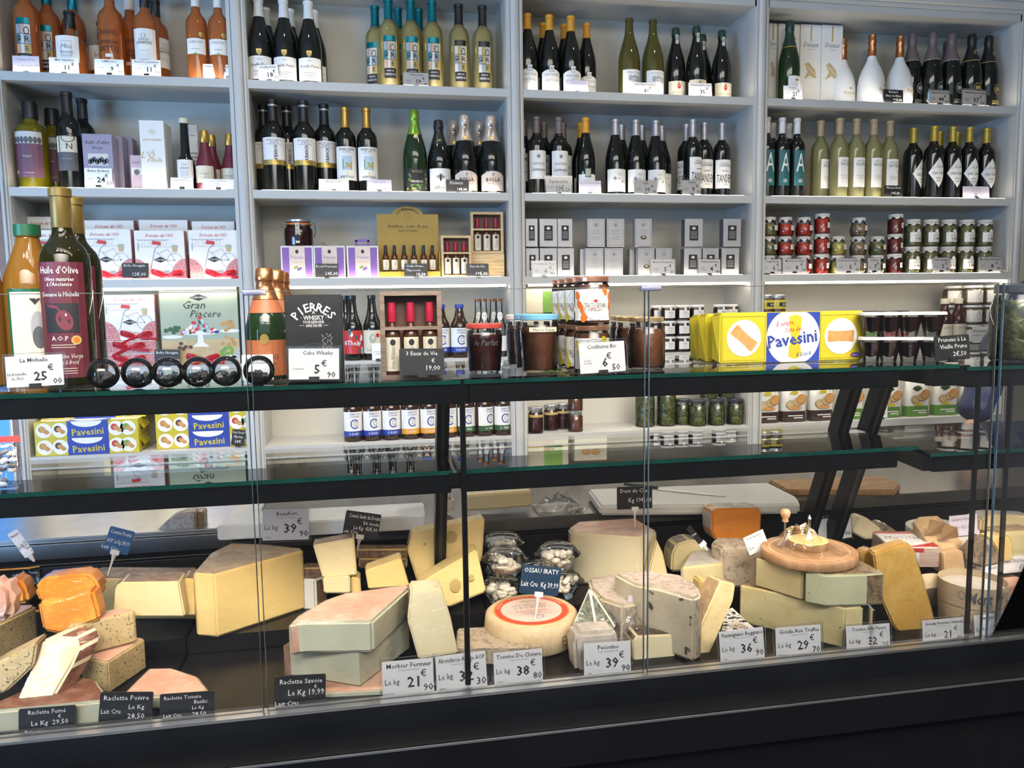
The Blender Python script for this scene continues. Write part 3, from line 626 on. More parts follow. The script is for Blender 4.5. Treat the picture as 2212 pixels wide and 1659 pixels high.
kind('idy', 'wine_bottle', 'dark burgundy bottle with silver-mauve capsule and grey house sketch label', 'burg', .295, .040, 'g_dark', (.79, 'foil_silver'), _idy)
def _tan(g, R, h):
    patch(g, R, .12*h, .50*h, 66); g.text('LAMARTINE', 0, .42*h, .007, 'ink', w=.045, bend=R); g.text('BERNARD DE', 0, .45*h, .004, 'ink', bend=R); g.rect(-.014, .345*h, .014, .351*h, 'ink', .0008, R); g.text('TANDEM', 0, .25*h, .032, 'ink', w=.066, bend=R); g.text('VIN', 0, .17*h, .01, 'grey', bend=R)
kind('tan', 'wine_bottle', 'dark wine bottle with silver capsule and big thin-letter white label', 'bord', .302, .036, 'g_dark', (.77, 'foil_silver'), _tan)
kind('devx', 'champagne_bottle', 'green champagne bottle with dark green foil in front of white boxes', 'champ', .321, .044, 'g_green', (.66, 'foil_dgreen', 1.03), lambda g, R, h: (patch(g, R, .03*h, .30*h, 48), g.rect(-.008, .24*h, .008, .26*h, 'gold', .0008, R)), [('neck_band', lambda g, R, h: (g.lathe([(.66*h, R*.70), (.675*h, R*.67)], 'gold', 16, close=False))), ('foil_seal', lambda g, R, h: g.rect(.002, .76*h, .010, .79*h, 'gold', .0016, R*.5))])
def _rui(g, R, h):
    g.text('Ruinart', .004, .20*h, .013, 'gold_flat', w=.055, bold=.4, bend=R); g.rect(-.014, .165*h, .022, .168*h, 'grey', .0006, R); g.rect(-.010, .14*h, .018, .142*h, 'grey', .0006, R); g.disc(.004, .26*h, .006, .005, 'grey', .0008, R, 10)
kind('ruin', 'champagne_bottle', 'squat champagne bottle in white paper jacket with copper foil', 'ruin', .287, .056, 'paper', (.70, 'foil_copper', 1.08), _rui)
def _rot(c, m):
    def f(g, R, h):
        g.disc(0, .25*h, .019, .022, m, .0006, R, 24); g.disc(0, .25*h, .0165, .0195, 'black', .001, R, 24)
        for x, z, a, b in ((-.008, .25, .004, .009), (.008, .25, .004, .009), (0, .255, .004, .010), (0, .22, .007, .004)): g.disc(x, z*h, a, b, m, .0014, R, 10)
        g.rect(-.006, .215*h, .006, .232*h, 'blue', .0018, R); g.text('CHAMPAGNE', 0, .09*h, .006, m, bend=R); g.text('BARONS DE', 0, .06*h, .008, m, w=.05, bend=R)
    return f
def _nb2(c, m): return [('neck_band', lambda g, R, h: g.lathe([(.625*h, R*.765), (.638*h, R*.735)], m, 16, close=False))]+([('foil_crest', lambda g, R, h: g.disc(0, .74*h, .008, .011, m, .0015, R*.53, 14, ring=.4))] if c == 'b' else [])
mat('silver_print', (.62, .60, .55), .35, metal=.4, var=0)
kind('rots', 'champagne_bottle', 'black champagne bottle with grey foil and silver round crest', 'champ', .308, .045, 'g_dark', (.635, 'foil_mauve', 1.03), _rot('s', 'silver_print'), _nb2('s', 'silver_print'))
kind('rotb', 'champagne_bottle', 'black champagne bottle with black foil and gold round crest', 'champ', .308, .045, 'g_dark', (.635, 'foil_black', 1.03), _rot('b', 'gold_flat'), _nb2('b', 'gold_flat'))
def _A(g, R, h):
    patch(g, R, .14*h, .585*h, 44, 'teal_dark'); g.text('A', .001, .43*h, .075, 'paper', w=.036, bend=R); g.disc(0, .20*h, .007, .007, 'paper', .0008, R, 14, ring=.3); g.text('cellier', .001, .20*h, .006, 'paper', shear=.3, bend=R)
kind('abt', 'wine_bottle', 'slim dark bottle with white capsule and teal letter A label', 'bord', .319, .033, 'g_dark', (.80, 'foil_white'), _A)
def _noe(g, R, h):
    patch(g, R, .13*h, .50*h, 52); g.text('MUSCAT', 0, .455*h, .007, 'ink_grey', bend=R); g.text('NOËL', 0, .415*h, .013, 'ink_grey', bold=.5, bend=R); g.line([(-.016, .30*h), (.014, .345*h)], .001, 'grey', .0009, R); g.text('*', .014, .33*h, .02, 'grey', bend=R); g.text('MUSCAT DE', 0, .27*h, .006, 'grey', bend=R); g.text('RIVESALTES', 0, .24*h, .005, 'grey', bend=R)
kind('noel', 'wine_bottle', 'pale greenish wine bottle with beige capsule and white winter label', 'bord', .325, .037, 'w_lime', (.80, 'foil_beige'), _noe)
def _dia(g, R, h):
    W = 1.1*R; n = 10; zc, H = .355*h, .205*h
    for i in range(n):
        x0 = -W+2*W*i/n; x1 = -W+2*W*(i+1)/n; k = lambda x: H*(1-abs(x)/W)
        g.shape([(x0, zc-k(x0)), (x1, zc-k(x1)), (x1, zc+k(x1)), (x0, zc+k(x0))], 'paper', 0, R)
    g.text('Cain Carles', 0, zc-.002, .012, 'ink', w=.056, shear=.2, bend=R); g.text('blanc', 0, zc-.024, .008, 'ink', bend=R); g.rect(-.012, zc-.037, .012, zc-.0355, 'ink', .0006, R)
    g.line([(-.026, zc+.016), (-.01, zc+.022), (.0, zc+.018), (.012, zc+.026), (.026, zc+.018)], .0015, 'ink_grey', .0009, R); g.disc(.014, zc+.024, .006, .004, 'ink_grey', .0009, R, 8); g.line([(-.014, zc+.02), (-.008, zc+.032), (-.002, zc+.02)], .0012, 'ink_grey', .0009, R)
kind('dia', 'wine_bottle', 'dark wine bottle with yellow capsule and white diamond label', 'bord', .305, .039, 'g_dark', (.79, 'foil_yellow'), _dia)
# ---------------------------------------------------------------- placing on the wall shelves
RM = {1: 110, 2: 320, 3: 540, 4: 700, 5: 905}
def wall(key, row, lst, group=None, turn=0., py=None):
    """lst: (pixel x, depth row 0/1[, turn])"""
    h, r = KIND[key][4:6]; multi = len(set(t[1] for t in lst)) > 1
    for t in lst:
        d = t[1]; Y = YF+.020+r+d*min(.09, max(.0, (YB-YF-.03-2*r)))
        X = onY(t[0], py or RM[row], Y).x
        DISCS.append((put(key, (X, Y, SZ[row]+.0005), t[2] if len(t) > 2 else turn, (('front row', 'back row')[1 if d > .5 else 0] if multi else '', X), group), r))
wall('r_art', 1, [(62, 0), (107, .75), (129, 1)], 'rosé bottles on the top left shelf')
wall('r_round', 1, [(155, 0), (184, 1)]); wall('r_eff', 1, [(243, 0), (285, 1)]); wall('r_lam', 1, [(318, 0), (340, 1, .9)]); wall('r_char', 1, [(432, 0), (470, 0)])
wall('oil_y', 2, [(70, 0), (97, 1)]); wall('nbot', 2, [(151, 0), (183, 1, .3)]); wall('bals', 2, [(404, .1)]); wall('vin', 2, [(438, 0), (459, .8), (496, .5)])
wall('pouilly', 1, [(565, 0), (614, 0), (668, 0), (578, 1), (628, 1), (680, 1)], 'white-capped burgundy bottles'); wall('ultima', 1, [(841, 0), (889, 0), (935, 0), (812, .9, -.5), (861, 1), (906, 1)], 'teal-capped white wine bottles'); wall('ultimab', 1, [(992, .1), (1043, .1)])
wall('cab', 2, [(592, 0), (658, 0), (701, .5), (572, 1), (622, 1)], 'black-capped white-label bottles', .12); wall('vigna', 2, [(748, .2), (792, .2)], None, .1)
wall('prog', 2, [(897, 0, .12)]); wall('bee', 2, [(947, .1)]); wall('bolla', 2, [(1007, 0), (1057, 0), (995, 1), (1046, 1)], None)
wall('pel', 1, [(1140, 0), (1187, 0), (1233, 0), (1174, 1), (1219, 1), (1267, .75)], 'orange-capped burgundy bottles'); wall('nuits', 1, [(1359, 0, .2), (1410, 0, .2)]); wall('chat', 1, [(1461, .35), (1504, 0), (1517, 1), (1559, .35)])
wall('aig', 2, [(1159, 0), (1207, 0), (1135, .7), (1175, 1), (1218, 1)]); wall('orb', 2, [(1265, 0), (1253, 1)]); wall('idy', 2, [(1329, 0), (1373, 0), (1416, 0), (1342, 1), (1386, 1), (1429, 1)], 'silver-capped sketch-label bottles')
wall('tan', 2, [(1496, 0, .45), (1521, .5), (1559, .5), (1482, .9, -1.2)])
wall('devx', 1, [(1705, 0, .3)]); wall('ruin', 1, [(1884, 0, .4), (1944, 0, .4), (1853, .75), (1907, .9)], 'white-jacketed champagne bottles'); wall('rots', 1, [(1973, .4, .35), (2014, .1, .35), (2058, .1, .3), (2046, 1)]); wall('rotb', 1, [(2097, 0, .05), (2134, .1, .35)])
wall('abt', 2, [(1659, 0), (1686, 0), (1721, 0), (1668, 1), (1703, 1)]); wall('noel', 2, [(1776, .5, .5), (1813, 0, .3), (1849, 0, .15), (1886, 0, .2), (1921, .2, .1)], 'pale wine bottles with winter labels'); wall('dia', 2, [(1991, .5, .5), (2017, 0), (2057, 0), (2093, 0), (2130, .1), (2029, 1), (2067, 1)], 'yellow-capped diamond-label bottles')
# ---------------------------------------------------------------- beers, small bottles, jars
def _abb(col, nm):
    def f(g, R, h):
        patch(g, R, .10*h, .56*h, 75, 'paper'); a = 1.3*R; g.rect(-a, .10*h, a, .20*h, col, .0005, R); g.text('ABBAYE', .004, .52*h, .0075, 'ink_blue', bend=R); g.text('de Clairmarais', .004, .475*h, .0075, 'ink_blue', w=.036, shear=.3, bend=R)
        n = 16; pts = []
        for i in range(n):
            t = math.radians(40)+i/(n-1)*math.radians(280); pts.append((.004+.0145*math.cos(t), .335*h+.0165*math.sin(t)))
        g.line(pts, .0042, 'ink_blue', .001, R); g.disc(.007, .34*h, .008, .010, 'grey', .0012, R, 10, ring=.3)
        if nm: g.text(nm, 0, .15*h, .009, 'paper', w=.036, bold=.4, bend=R)
    return f
for k, col, nm, ds in (('abb_b', 'blue', '01. BLONDE', 'blue'), ('abb_y', 'foil_orange', '01. DOUBLE', 'yellow'), ('abb_g', 'leaf_dark', '01. TRIPLE', 'green')):
    kind(k, 'beer_bottle', 'stubby brown beer bottle with white label and %s band' % ds, 'beer', .205, .036, 'g_brown', (.925, 'blue', 1.12), _abb(col, nm), cat='beer bottle')
wall('abb_b', 5, [(767, 0), (807, 0), (846, 0), (786, 1)], 'blue-band beers on the bottom shelf', .1); wall('abb_y', 5, [(887, 0), (925, 0), (967, 0), (907, 1)], None, .1); wall('abb_g', 5, [(1005, 0), (1043, 0, .5), (1081, 0), (1062, 1)], None, .1)
def _the(t, c):
    def f(g, R, h):
        patch(g, R, .10*h, .46*h, 80, c); rnd = random.Random(len(t))
        for i in range(14): g.disc(rnd.uniform(-1, 1)*R, rnd.uniform(.12, .44)*h, .006, .009, rnd.choice(['red', 'sky', 'orange_flat', 'paper', 'teal_dark']), .0004+i*.0001, R, 9)
        g.text(t, 0, .27*h, .018, 'paper' if c == 'red' else 'ink_red', w=.05, bold=.5, shear=.2, y=.003, bend=R)
    return f
kind('bl1', 'beer_bottle', 'dark long-neck beer bottle with bright red painted label', 'beerlong', .245, .036, 'g_dark', None, _the('Thelo', 'red'), cat='beer bottle')
kind('bl2', 'beer_bottle', 'dark long-neck beer bottle with pale portrait label', 'beerlong', .245, .036, 'g_dark', None, lambda g, R, h: (patch(g, R, .10*h, .46*h, 80, 'paper_cream'), g.disc(0, .33*h, .013, .018, 'sage', .0007, R, 14), g.disc(.002, .35*h, .007, .009, 'paper_pink', .0012, R, 12), g.disc(.02, .38*h, .008, .008, 'red', .0007, R, 12), g.text('Les Coq', 0, .16*h, .010, 'ink_red', w=.04, bend=R)), cat='beer bottle')
wall('bl1', 4, [(766, 0, .1), (748, .8)]); wall('bl2', 4, [(800, 0), (838, .3), (872, .3)])
kind('abb_4', 'beer_bottle', 'stubby beer bottle with blue crown cap and blue label band', 'beer', .205, .036, 'g_brown', (.925, 'blue', 1.12), _abb('blue', '01. BLONDE'), cat='beer bottle')
wall('abb_4', 4, [(910, .5), (988, 0), (957, .2)])
kind('tonic', 'tonic_bottle', 'small clear glass tonic bottle with copper crown and neck label', 'tonic', .225, .030, 'clear_wall', (.955, 'foil_copper', 1.15), lambda g, R, h: patch(g, R, .10*h, .36*h, 60), [('neck_label', lambda g, R, h: (g.disc(0, .70*h, .011, .017, 'paper', .001, R*.62, 14), g.text('TONIC', 0, .71*h, .005, 'ink_grey', y=.0016, bend=R*.62)))])
wall('tonic', 4, [(1046, 0), (1078, 0), (1034, .8), (1065, .8)])
def jar(key, name, desc, h, r, fill, lid, lidh=.16, label=None, prof=None, lidr=.92, glass=True, cat='jar', extra=None, seg=18):
    """glass jar: contents, glass wall, lid, label"""
    pf = prof or [(0, .88), (.03, 1), (.78, 1), (.86, .86), (.90, .84)]
    parts = []; body = [(z*h*(1-lidh*.5), q*r) for z, q in pf]
    if glass:
        parts.append(('contents', G().lathe([(.004, body[0][1]*.9)]+[(max(.005, z*.985), q*.93) for z, q in body[1:-1]], fill, seg).mesh('contents', 40)))
        parts.append(('glass_wall', G().lathe(body, 'jar_glass', seg, close=False).mesh('glass_wall', 40)))
    else: parts.append(('jar_body', G().lathe(body, fill, seg).mesh('jar_body', 40)))
    zl = h*(1-lidh)
    if lid == 'cloth':
        g = G(); n = 24; vs = []; fs = []; rnd = random.Random(5)
        for j, (z, q) in enumerate(((h, 0.001), (h, lidr*.93), (h*.985, lidr), (h*.90, lidr*.99), (h*.86, lidr*.86), (h*.80, lidr*1.05))):
            for i in range(n):
                wv = (1+.07*math.sin(i*2.6)+.05*rnd.random()) if j == 5 else 1
                vs.append((r*q*wv*math.sin(2*PI*i/n), -r*q*wv*math.cos(2*PI*i/n), z+(.006*math.sin(i*1.7) if j == 5 else 0)))
        for j in range(5):
            for i in range(n): fs.append((j*n+i, (j+1)*n+i, (j+1)*n+(i+1) % n, j*n+(i+1) % n))
        parts.append(('cloth_cover', g.add(vs, fs, 'cloth').mesh('cloth_cover', 50)))
    else:
        L = [(zl, r*lidr*.97), (zl+.001, r*lidr), (h-.002, r*lidr), (h, r*lidr*.95)]
        parts.append(('lid', G().lathe(L, lid, 20).mesh('lid', 35)))
    if label:
        g = G(); label(g, r*1.012, h); parts.append(('label', g.mesh('label')))
    if extra:
        g = G(); extra[1](g, r, h); parts.append((extra[0], g.mesh(extra[0], 40)))
    KIND[key] = (name, desc, cat, parts, h, r)
mat('cloth', (.68, .66, .62), .8, var=.06, bump=.5, bscale=60); mat('lid_white', (.78, .78, .77), .35, var=.02); mat('lid_silver', (.55, .56, .58), .25, metal=.8, var=.1); mat('lid_gold', (.58, .42, .20), .28, metal=.75, var=.08)
mat('lid_copper', (.45, .22, .14), .28, metal=.7, var=.1); mat('lid_red', (.42, .05, .04), .35, var=.25, scale=60); mat('lid_blue', (.16, .40, .58), .35, var=.05); mat('lid_green', (.01, .10, .04), .35, var=.1); mat('lid_black', (.03, .035, .045), .35, var=.05)
mottle('f_red', (.42, .015, .01), (.60, .08, .03), 120, rough=.3); mottle('f_dkred', (.12, .01, .01), (.25, .03, .02), 120, rough=.3); mottle('f_yellow', (.62, .50, .10), (.30, .26, .05), 110, rough=.3); mottle('f_brown', (.10, .045, .02), (.22, .12, .05), 90, rough=.3)
mottle('f_olive', (.10, .10, .03), (.30, .26, .10), 90, rough=.3); mottle('f_pickle', (.035, .05, .012), (.16, .17, .05), 55, rough=.25, c3=(.45, .42, .25), s3=260, p3=.7); mottle('f_mush', (.40, .28, .14), (.10, .06, .03), 80, rough=.3); mottle('f_jam', (.035, .006, .006), (.06, .012, .01), 40, rough=.2, bump=0); mottle('f_honey', (.13, .045, .018), (.17, .065, .03), 30, rough=.25, bump=0)
BULGE = [(0, .80), (.04, .92), (.22, 1), (.48, 1), (.64, .90), (.72, .80), (.90, .80)]
def sq_label(t=''):
    def f(g, R, h): a = .42*R; g.rect(-a*.2, .30*h, a*1.5, .55*h, 'paper', .001, R); g.rect(0, .46*h, a*1.3, .48*h, 'ink_grey', .0016, R); g.rect(0, .38*h, a*1.0, .40*h, 'ink_grey', .0016, R)
    return f
def orn(g, R, h):
    patch(g, R, .16*h, .52*h, 60); n = 12; W = R*.62
    g.disc(0, .55*h, W*.5, .08*h, 'paper', .0004, R, 14); g.disc(0, .56*h, W*.5, .09*h, 'ink_grey', .0008, R, 16, ring=.12); g.text('DELIZIE', 0, .40*h, .008, 'ink_grey', w=.045, bend=R); g.rect(-W, .19*h, W, .20*h, 'grey_dk', .0008, R)
    for x, c in ((-.012, 'grey'), (0, 'biscuit_dk'), (.010, 'grey_dk')): g.disc(x, .28*h, .004, .006, c, .0009, R, 8)
for k, f, ds in (('jc_o', 'f_olive', 'green'), ('jc_r', 'f_red', 'red'), ('jc_m', 'f_mush', 'brown mixed'), ('jc_y', 'f_yellow', 'yellow')):
    jar(k, 'preserve_jar', 'small bulging jar of %s preserves with gathered white cover' % ds, .078, .034, f, 'cloth', label=sq_label(), prof=BULGE, lidr=.80, lidh=.2)
jar('jc_s', 'preserve_jar', 'straight jar of bright red sauce with white cloth cover', .083, .031, 'f_red', 'cloth', label=sq_label(), lidr=.97, lidh=.2)
jar('jc_t', 'preserve_jar', 'straight jar of brownish red sauce with white cloth cover', .083, .031, 'f_dkred', 'cloth', label=sq_label(), lidr=.97, lidh=.2)
jar('jt', 'preserve_jar', 'tall jar of olives with ornate white label and cloth cover', .114, .034, 'f_olive', 'cloth', label=orn, lidr=.92, lidh=.12)
def stack(key, row, px, n, d=0., turn=0., dz=None, words=None, z0=None, py=None):
    h, r = KIND[key][4:6]
    for k in range(n):
        Y = YF+.018+r+d; X = onY(px, py or RM[row], Y).x
        put(key, (X, Y, (z0 if z0 is not None else SZ[row])+.0005+k*(dz or h*1.002)), turn, (words[k] if words else ('bottom tier', 'middle tier', 'top tier')[k], X), None)
for key, px, n in (('jc_o', 1660, 3), ('jc_r', 1695, 3), ('jc_r', 1735, 3), ('jc_s', 1774, 3), ('jc_y', 1809, 2), ('jc_m', 1853, 3), ('jc_o', 1894, 2), ('jc_t', 1932, 3)): stack(key, 3, px, n, turn=.3)
for px in (1969, 2008, 2046, 2085, 2124): stack('jt', 3, px, 2, turn=.2)
# ---------------------------------------------------------------- boxes
def boxthing(name, desc, x0, x1, ytop, row, d, mt, front=None, Y=YF+.02, z=None, side=None, cat='box', turn=0., rank=None, lift=0., top=None, py=None, group=None):
    zb = (SZ[row] if z is None else z)+.0005+lift; py = py or RM[row]
    A, B = onY(x0, py, Y).x, onY(x1, py, Y).x; h = onY((x0+x1)/2, ytop, Y).z-zb; wd = B-A
    t = thing(name, desc, cat, ((A+B)/2, Y+d/2, zb), (0, 0, turn), group, rank)
    part('box_body', G().bevbox(-wd/2, -d/2, 0, wd/2, d/2, h, .0012, mt, 1), t)
    if front:
        g = G(); front(g, wd, h); part('printed_front', g, t, loc=(0, -d/2, 0))
    if side: 
        g = G(); side(g, d, h); part('printed_side', g, t, loc=(wd/2, 0, 0), rot=(0, 0, PI/2)); g = G(); side(g, d, h); part('printed_side', g, t, loc=(-wd/2, 0, 0), rot=(0, 0, -PI/2))
    if top:
        g = G(); top(g, wd, d); part('printed_top', g, t, loc=(0, 0, h), rot=(-PI/2, 0, 0))
    return t, wd, h
def f_tin(g, w_, h):
    g.text("huile d'olive", 0, h*.85, .014, 'grey_dk', w=w_*.8, shear=.3); g.text('Vierge', 0, h*.75, .010, 'grey_dk', shear=.3); g.rect(-w_*.34, h*.42, w_*.34, h*.64, 'art_d', .0006)
    for i in range(8): g.disc(-w_*.28+i*w_*.08, h*.49+.004*(i % 3), .007, .010, 'grey_dk', .0009, None, 8)
    g.text('MOULIN CASTELAS', 0, h*.35, .007, 'grey_dk', w=w_*.7)
for i in range(3): boxthing('oil_tin', 'lavender olive oil tin with grove picture', 178+i*26, 243+i*22, 289+i*4, 2, .055, 'lav_tin', f_tin if i == 0 else None, Y=YF+.022+i*.062, rank=('', i), cat='tin')
boxthing('oil_tin', 'small pink olive oil tin beside tall white box', 279, 306, 335, 2, .06, 'pink_tin', lambda g, w_, h: (g.text('huile', 0, h*.8, .010, 'ink_grey', shear=.3), g.rect(-w_*.4, h*.45, w_*.4, h*.65, 'art_d'), g.disc(0, h*.52, .01, .01, 'grey_dk')), Y=YF+.06, cat='tin')
def f_moul(g, w_, h):
    g.disc(0, h*.84, .012, .008, 'paper_cream'); g.rect(-.001, h*.79, .001, h*.84, 'paper_cream', .001); g.text('LES MOULINIERS', 0, h*.72, .007, 'gold_flat', w=w_*.75); g.text("L'Ô", -w_*.2, h*.5, .022, 'gold_flat', shear=.35); g.text("d'Abella", w_*.06, h*.43, .016, 'gold_flat', shear=.35, w=w_*.6)
    for k in range(3): g.text('REPASSE D’OLIVE', 0, h*(.115-k*.03), .005, 'gold_flat', w=w_*.7)
boxthing('gift_box', 'tall white gift box with faint gold script', 303, 356, 260, 2, .11, 'paper', f_moul)
boxthing('hang_card', 'narrow white card with black wavy lines behind balsamic bottle', 409, 428, 270, 2, .02, 'paper', lambda g, w_, h: [g.line([(-w_*.4+w_*.1*i, h*(.35+.06*k)+.0016*(-1)**i) for i in range(9)], .0016, 'ink') for k in range(5)]+[g.text('aceto', 0, h*.85, .006, 'ink')], Y=YF+.115, cat='card')
def f_devx(g, w_, h):
    g.rect(-.003, h*.80, .003, h*.99, 'gold_flat'); g.text('Devaux', 0, h*.76, .02, 'ink_grey', w=w_*.72, shear=.35); g.text('CHAMPAGNE', 0, h*.70, .004, 'grey')
    g.shape([(-w_*.28, h*.52), (-w_*.1, h*.55), (w_*.2, h*.46), (w_*.3, h*.36), (w_*.1, h*.36), (-w_*.12, h*.42)], 'tan', .0008); g.line([(-w_*.2, h*.5), (w_*.28, h*.38)], .002, 'paper', .0012); g.shape([(-w_*.14, h*.43), (w_*.02, h*.39), (-w_*.3, h*.34)], 'tan', .0009)
    g.text('LES CLASSIQUES', 0, h*.1, .005, 'grey', w=w_*.6)
for i, (a, b) in enumerate(((1661, 1678), (1682, 1727), (1729, 1774), (1775, 1820))): boxthing('champagne_box', 'tall white champagne box with gold trumpet shape', a, b, 50+i*1.4, 1, .085, 'paper', f_devx, Y=YF+.125, rank=('', i))
def f_silver(kindx):
    def f(g, w_, h):
        if kindx == 0:
            g.rect(-w_*.24, h*.22, w_*.24, h*.76, 'ink', .0006); g.disc(0, h*.66, w_*.10, h*.05, 'silver_print', .001, None, 14)
            for k in range(5): g.rect(-w_*.18, h*(.52-k*.055), w_*.18, h*(.54-k*.055), 'grey', .001)
        else:
            g.rect(-w_*.42, h*.05, w_*.42, h*.95, 'ink_grey', .0006, frame=.0014); g.disc(0, h*.78, w_*.09, h*.06, 'ink_grey', .001, None, 10); g.disc(0, h*.80, w_*.20, h*.10, 'grey', .0008, None, 14, ring=.15)
            for k in range(3): g.rect(-w_*.28, h*(.60-k*.07), w_*.28, h*(.62-k*.07), 'grey', .001)
            if kindx == 1: g.line([(-w_*.25, h*.33), (0, h*.36), (w_*.25, h*.33)], .002, 'grey'); g.line([(-w_*.25, h*.27), (0, h*.29), (w_*.25, h*.27)], .002, 'grey')
            else: g.disc(0, h*.33, w_*.18, h*.07, 'ink', .001, None, 14); g.disc(0, h*.34, w_*.1, h*.04, 'gold_flat', .0014, None, 10)
    return f
SD = ('silver tuna tin carton with black panel', 'silver-white sardine carton with ornate frame', 'silver-white mussel carton with yellow dish picture', 'silver sardine carton with black panel and black side')
SL = SZ[3]+.1135
for kx, lo, lst in ((0, 1, [(1136, 1164), (1166, 1203), (1204, 1240)]), (1, 1, [(1265, 1304), (1306, 1346)]), (2, 1, [(1379, 1414), (1417, 1452)]), (3, 1, [(1478, 1516), (1518, 1553), (1559, 1597)]),
                    (0, 0, [(1136, 1162), (1166, 1204), (1205, 1237)]), (1, 0, [(1269, 1307), (1311, 1349)]), (2, 0, [(1372, 1408)]), (3, 0, [(1479, 1518), (1562, 1600)])):
    for a, b in lst:
        t, w_, h = boxthing('tin_carton', SD[kx], a, b, 536 if lo else 472.5, 3, .035, 'silver_card', f_silver(0 if kx in (0, 3) else kx), z=None if lo else SL, rank=('lower row' if lo else 'upper row', a), Y=YF+.022, cat='carton')
        if kx == 3: part('dark_side', G().rect(-.0175, .002, .0175, h-.002, 'grey_dk', .0006), t, loc=(-w_/2, 0, 0), rot=(0, 0, -PI/2))
for a in (1360, 1371): boxthing('tin_carton', 'plain pale side of a carton behind the mussel cartons', a, a+18, 537, 3, .03, 'silver_card', None, Y=YF+.07, rank=('', a), cat='carton')
boxthing('tin_carton', 'plain carton edge left of the framed sardine cartons', 1253, 1264, 538, 3, .03, 'silver_card', None, Y=YF+.05, cat='carton')
# nougat gift boxes with ribbons
def f_tor(g, w_, h):
    n = 14
    for sgn in (-1, 1):
        pts = [(sgn*w_*.5, 0), (sgn*w_*.5, h*.42)]+[(sgn*w_*(.5-.30*math.sin(t*PI/2/6)), h*(.42-.40*(1-math.cos(t*PI/2/6)))) for t in range(1, 7)]+[(sgn*w_*.18, 0)]
        g.shape(pts, 'lattice', .0005)
    g.text('Dolcezze dal 1953', 0, h*.90, .011, 'ink_red', w=w_*.55, shear=.35)
    for k in range(5): g.rect(-w_*.42+k*w_*.12, h*.70-.004*(k % 2), -w_*.34+k*w_*.12, h*.80, 'grey', .0006, frame=.0009)
    g.rect(-w_*.45, h*.80, w_*.2, h*.812, 'grey', .0006); g.rect(-w_*.45, h*.66, w_*.25, h*.667, 'grey', .0006); g.line([(-w_*.43, h*.73), (-w_*.43, h*.58)], .0035, 'grey')
    g.shape([(-w_*.16, h*.74), (-w_*.13, h*.79), (.02*w_, h*.77), (.03*w_, h*.71), (-w_*.0, h*.70), (-w_*.15, h*.72)], 'red', .0012)
    for cx in (w_*.29, -w_*.13): 
        if cx > 0: g.disc(cx, h*.39, w_*.15, w_*.15, 'ink_grey', .001, None, 28, ring=.06); g.disc(cx, h*.39, w_*.015, w_*.015, 'ink_grey', .001)
        else: g.line([(-w_*.2, h*.22), (-w_*.10, h*.62), (w_*.02, h*.72)], .002, 'ink_grey')
    g.line([(-w_*.10, h*.58), (w_*.12, h*.38), (w_*.29, h*.39), (w_*.16, h*.62), (-w_*.06, h*.52)], .0016, 'grey'); g.shape([(w_*.24, h*.66), (w_*.36, h*.66), (w_*.34, h*.56), (w_*.26, h*.56)], 'tan', .0012)
    g.disc(w_*.30, h*.68, w_*.07, w_*.03, 'sage', .001); g.shape([(-w_*.14, h*.40), (0, h*.46), (w_*.14, h*.40), (0, h*.34)], 'ink', .0014); g.text('CONDORELLI', 0, h*.40, .0055, 'paper', w=w_*.2, y=.0018); g.text('Torroncini', -w_*.02, h*.17, .012, 'ink_grey', w=w_*.4, shear=.35)
mat('lattice', (.56, .22, .22), .5, var=.5, scale=160); mat('ribbon', (.50, .01, .02), .32, var=.12, scale=30)
def bow(parent, x, y, z, s=1., rnd=None):
    g = G()
    def rib(pts, wd):
        vs = []
        for p in pts: vs += [(p[0], p[1], p[2]-wd/2), (p[0], p[1]-.002, p[2]+wd/2)]
        g.add(vs, [(2*i, 2*i+2, 2*i+3, 2*i+1) for i in range(len(pts)-1)], 'ribbon')
        g.add([(a, b+.0012, c) for a, b, c in vs], [(2*i, 2*i+1, 2*i+3, 2*i+2) for i in range(len(pts)-1)], 'ribbon')
    rib([(x, y-.004, z), (x-.02*s, y-.014, z+.012*s), (x-.045*s, y-.012, z+.020*s), (x-.052*s, y-.006, z+.012*s), (x-.03*s, y-.003, z+.002), (x, y-.003, z)], .011*s)
    rib([(x, y-.004, z), (x+.022*s, y-.014, z+.010*s), (x+.048*s, y-.012, z+.016*s), (x+.055*s, y-.006, z+.008*s), (x+.03*s, y-.003, z), (x, y-.003, z)], .011*s)
    rib([(x, y-.005, z), (x-.025*s, y-.01, z-.012*s), (x-.055*s, y-.012, z-.028*s)], .010*s); rib([(x, y-.005, z), (x+.035*s, y-.01, z-.006*s), (x+.07*s, y-.012, z-.010*s)], .010*s)
    g.ell((x, y-.006, z), (.007*s, .006, .007*s), 'ribbon', 8, 6)
    part('ribbon_bow', g, parent, 60)
def torr(x0, x1, yt, row, Y, rank, b=True, lift=0.):
    t, w_, h = boxthing('nougat_box', 'white nougat box with bicycle drawing and red lattice corners', x0, x1, yt, row, .045, 'paper', f_tor, Y=Y, rank=rank, lift=lift, group='bicycle nougat boxes')
    part('lattice_side', G().rect(-.0225, 0, .0225, h, 'lattice', .0006), t, loc=(w_/2, 0, 0), rot=(0, 0, PI/2))
    if b: bow(t, .02, -.0225, .012)
for a, b, y in ((46, 160, 497), (171, 284, 495), (291, 399, 498), (408, 515, 497)): torr(a, b, y, 3, YF+.024, ('front row', a))
for a, b, y in ((46, 150, 468), (184, 292, 476), (303, 408, 475), (417, 509, 478)): torr(a, b, y, 3, YF+.13, ('back row', a), False, .0)
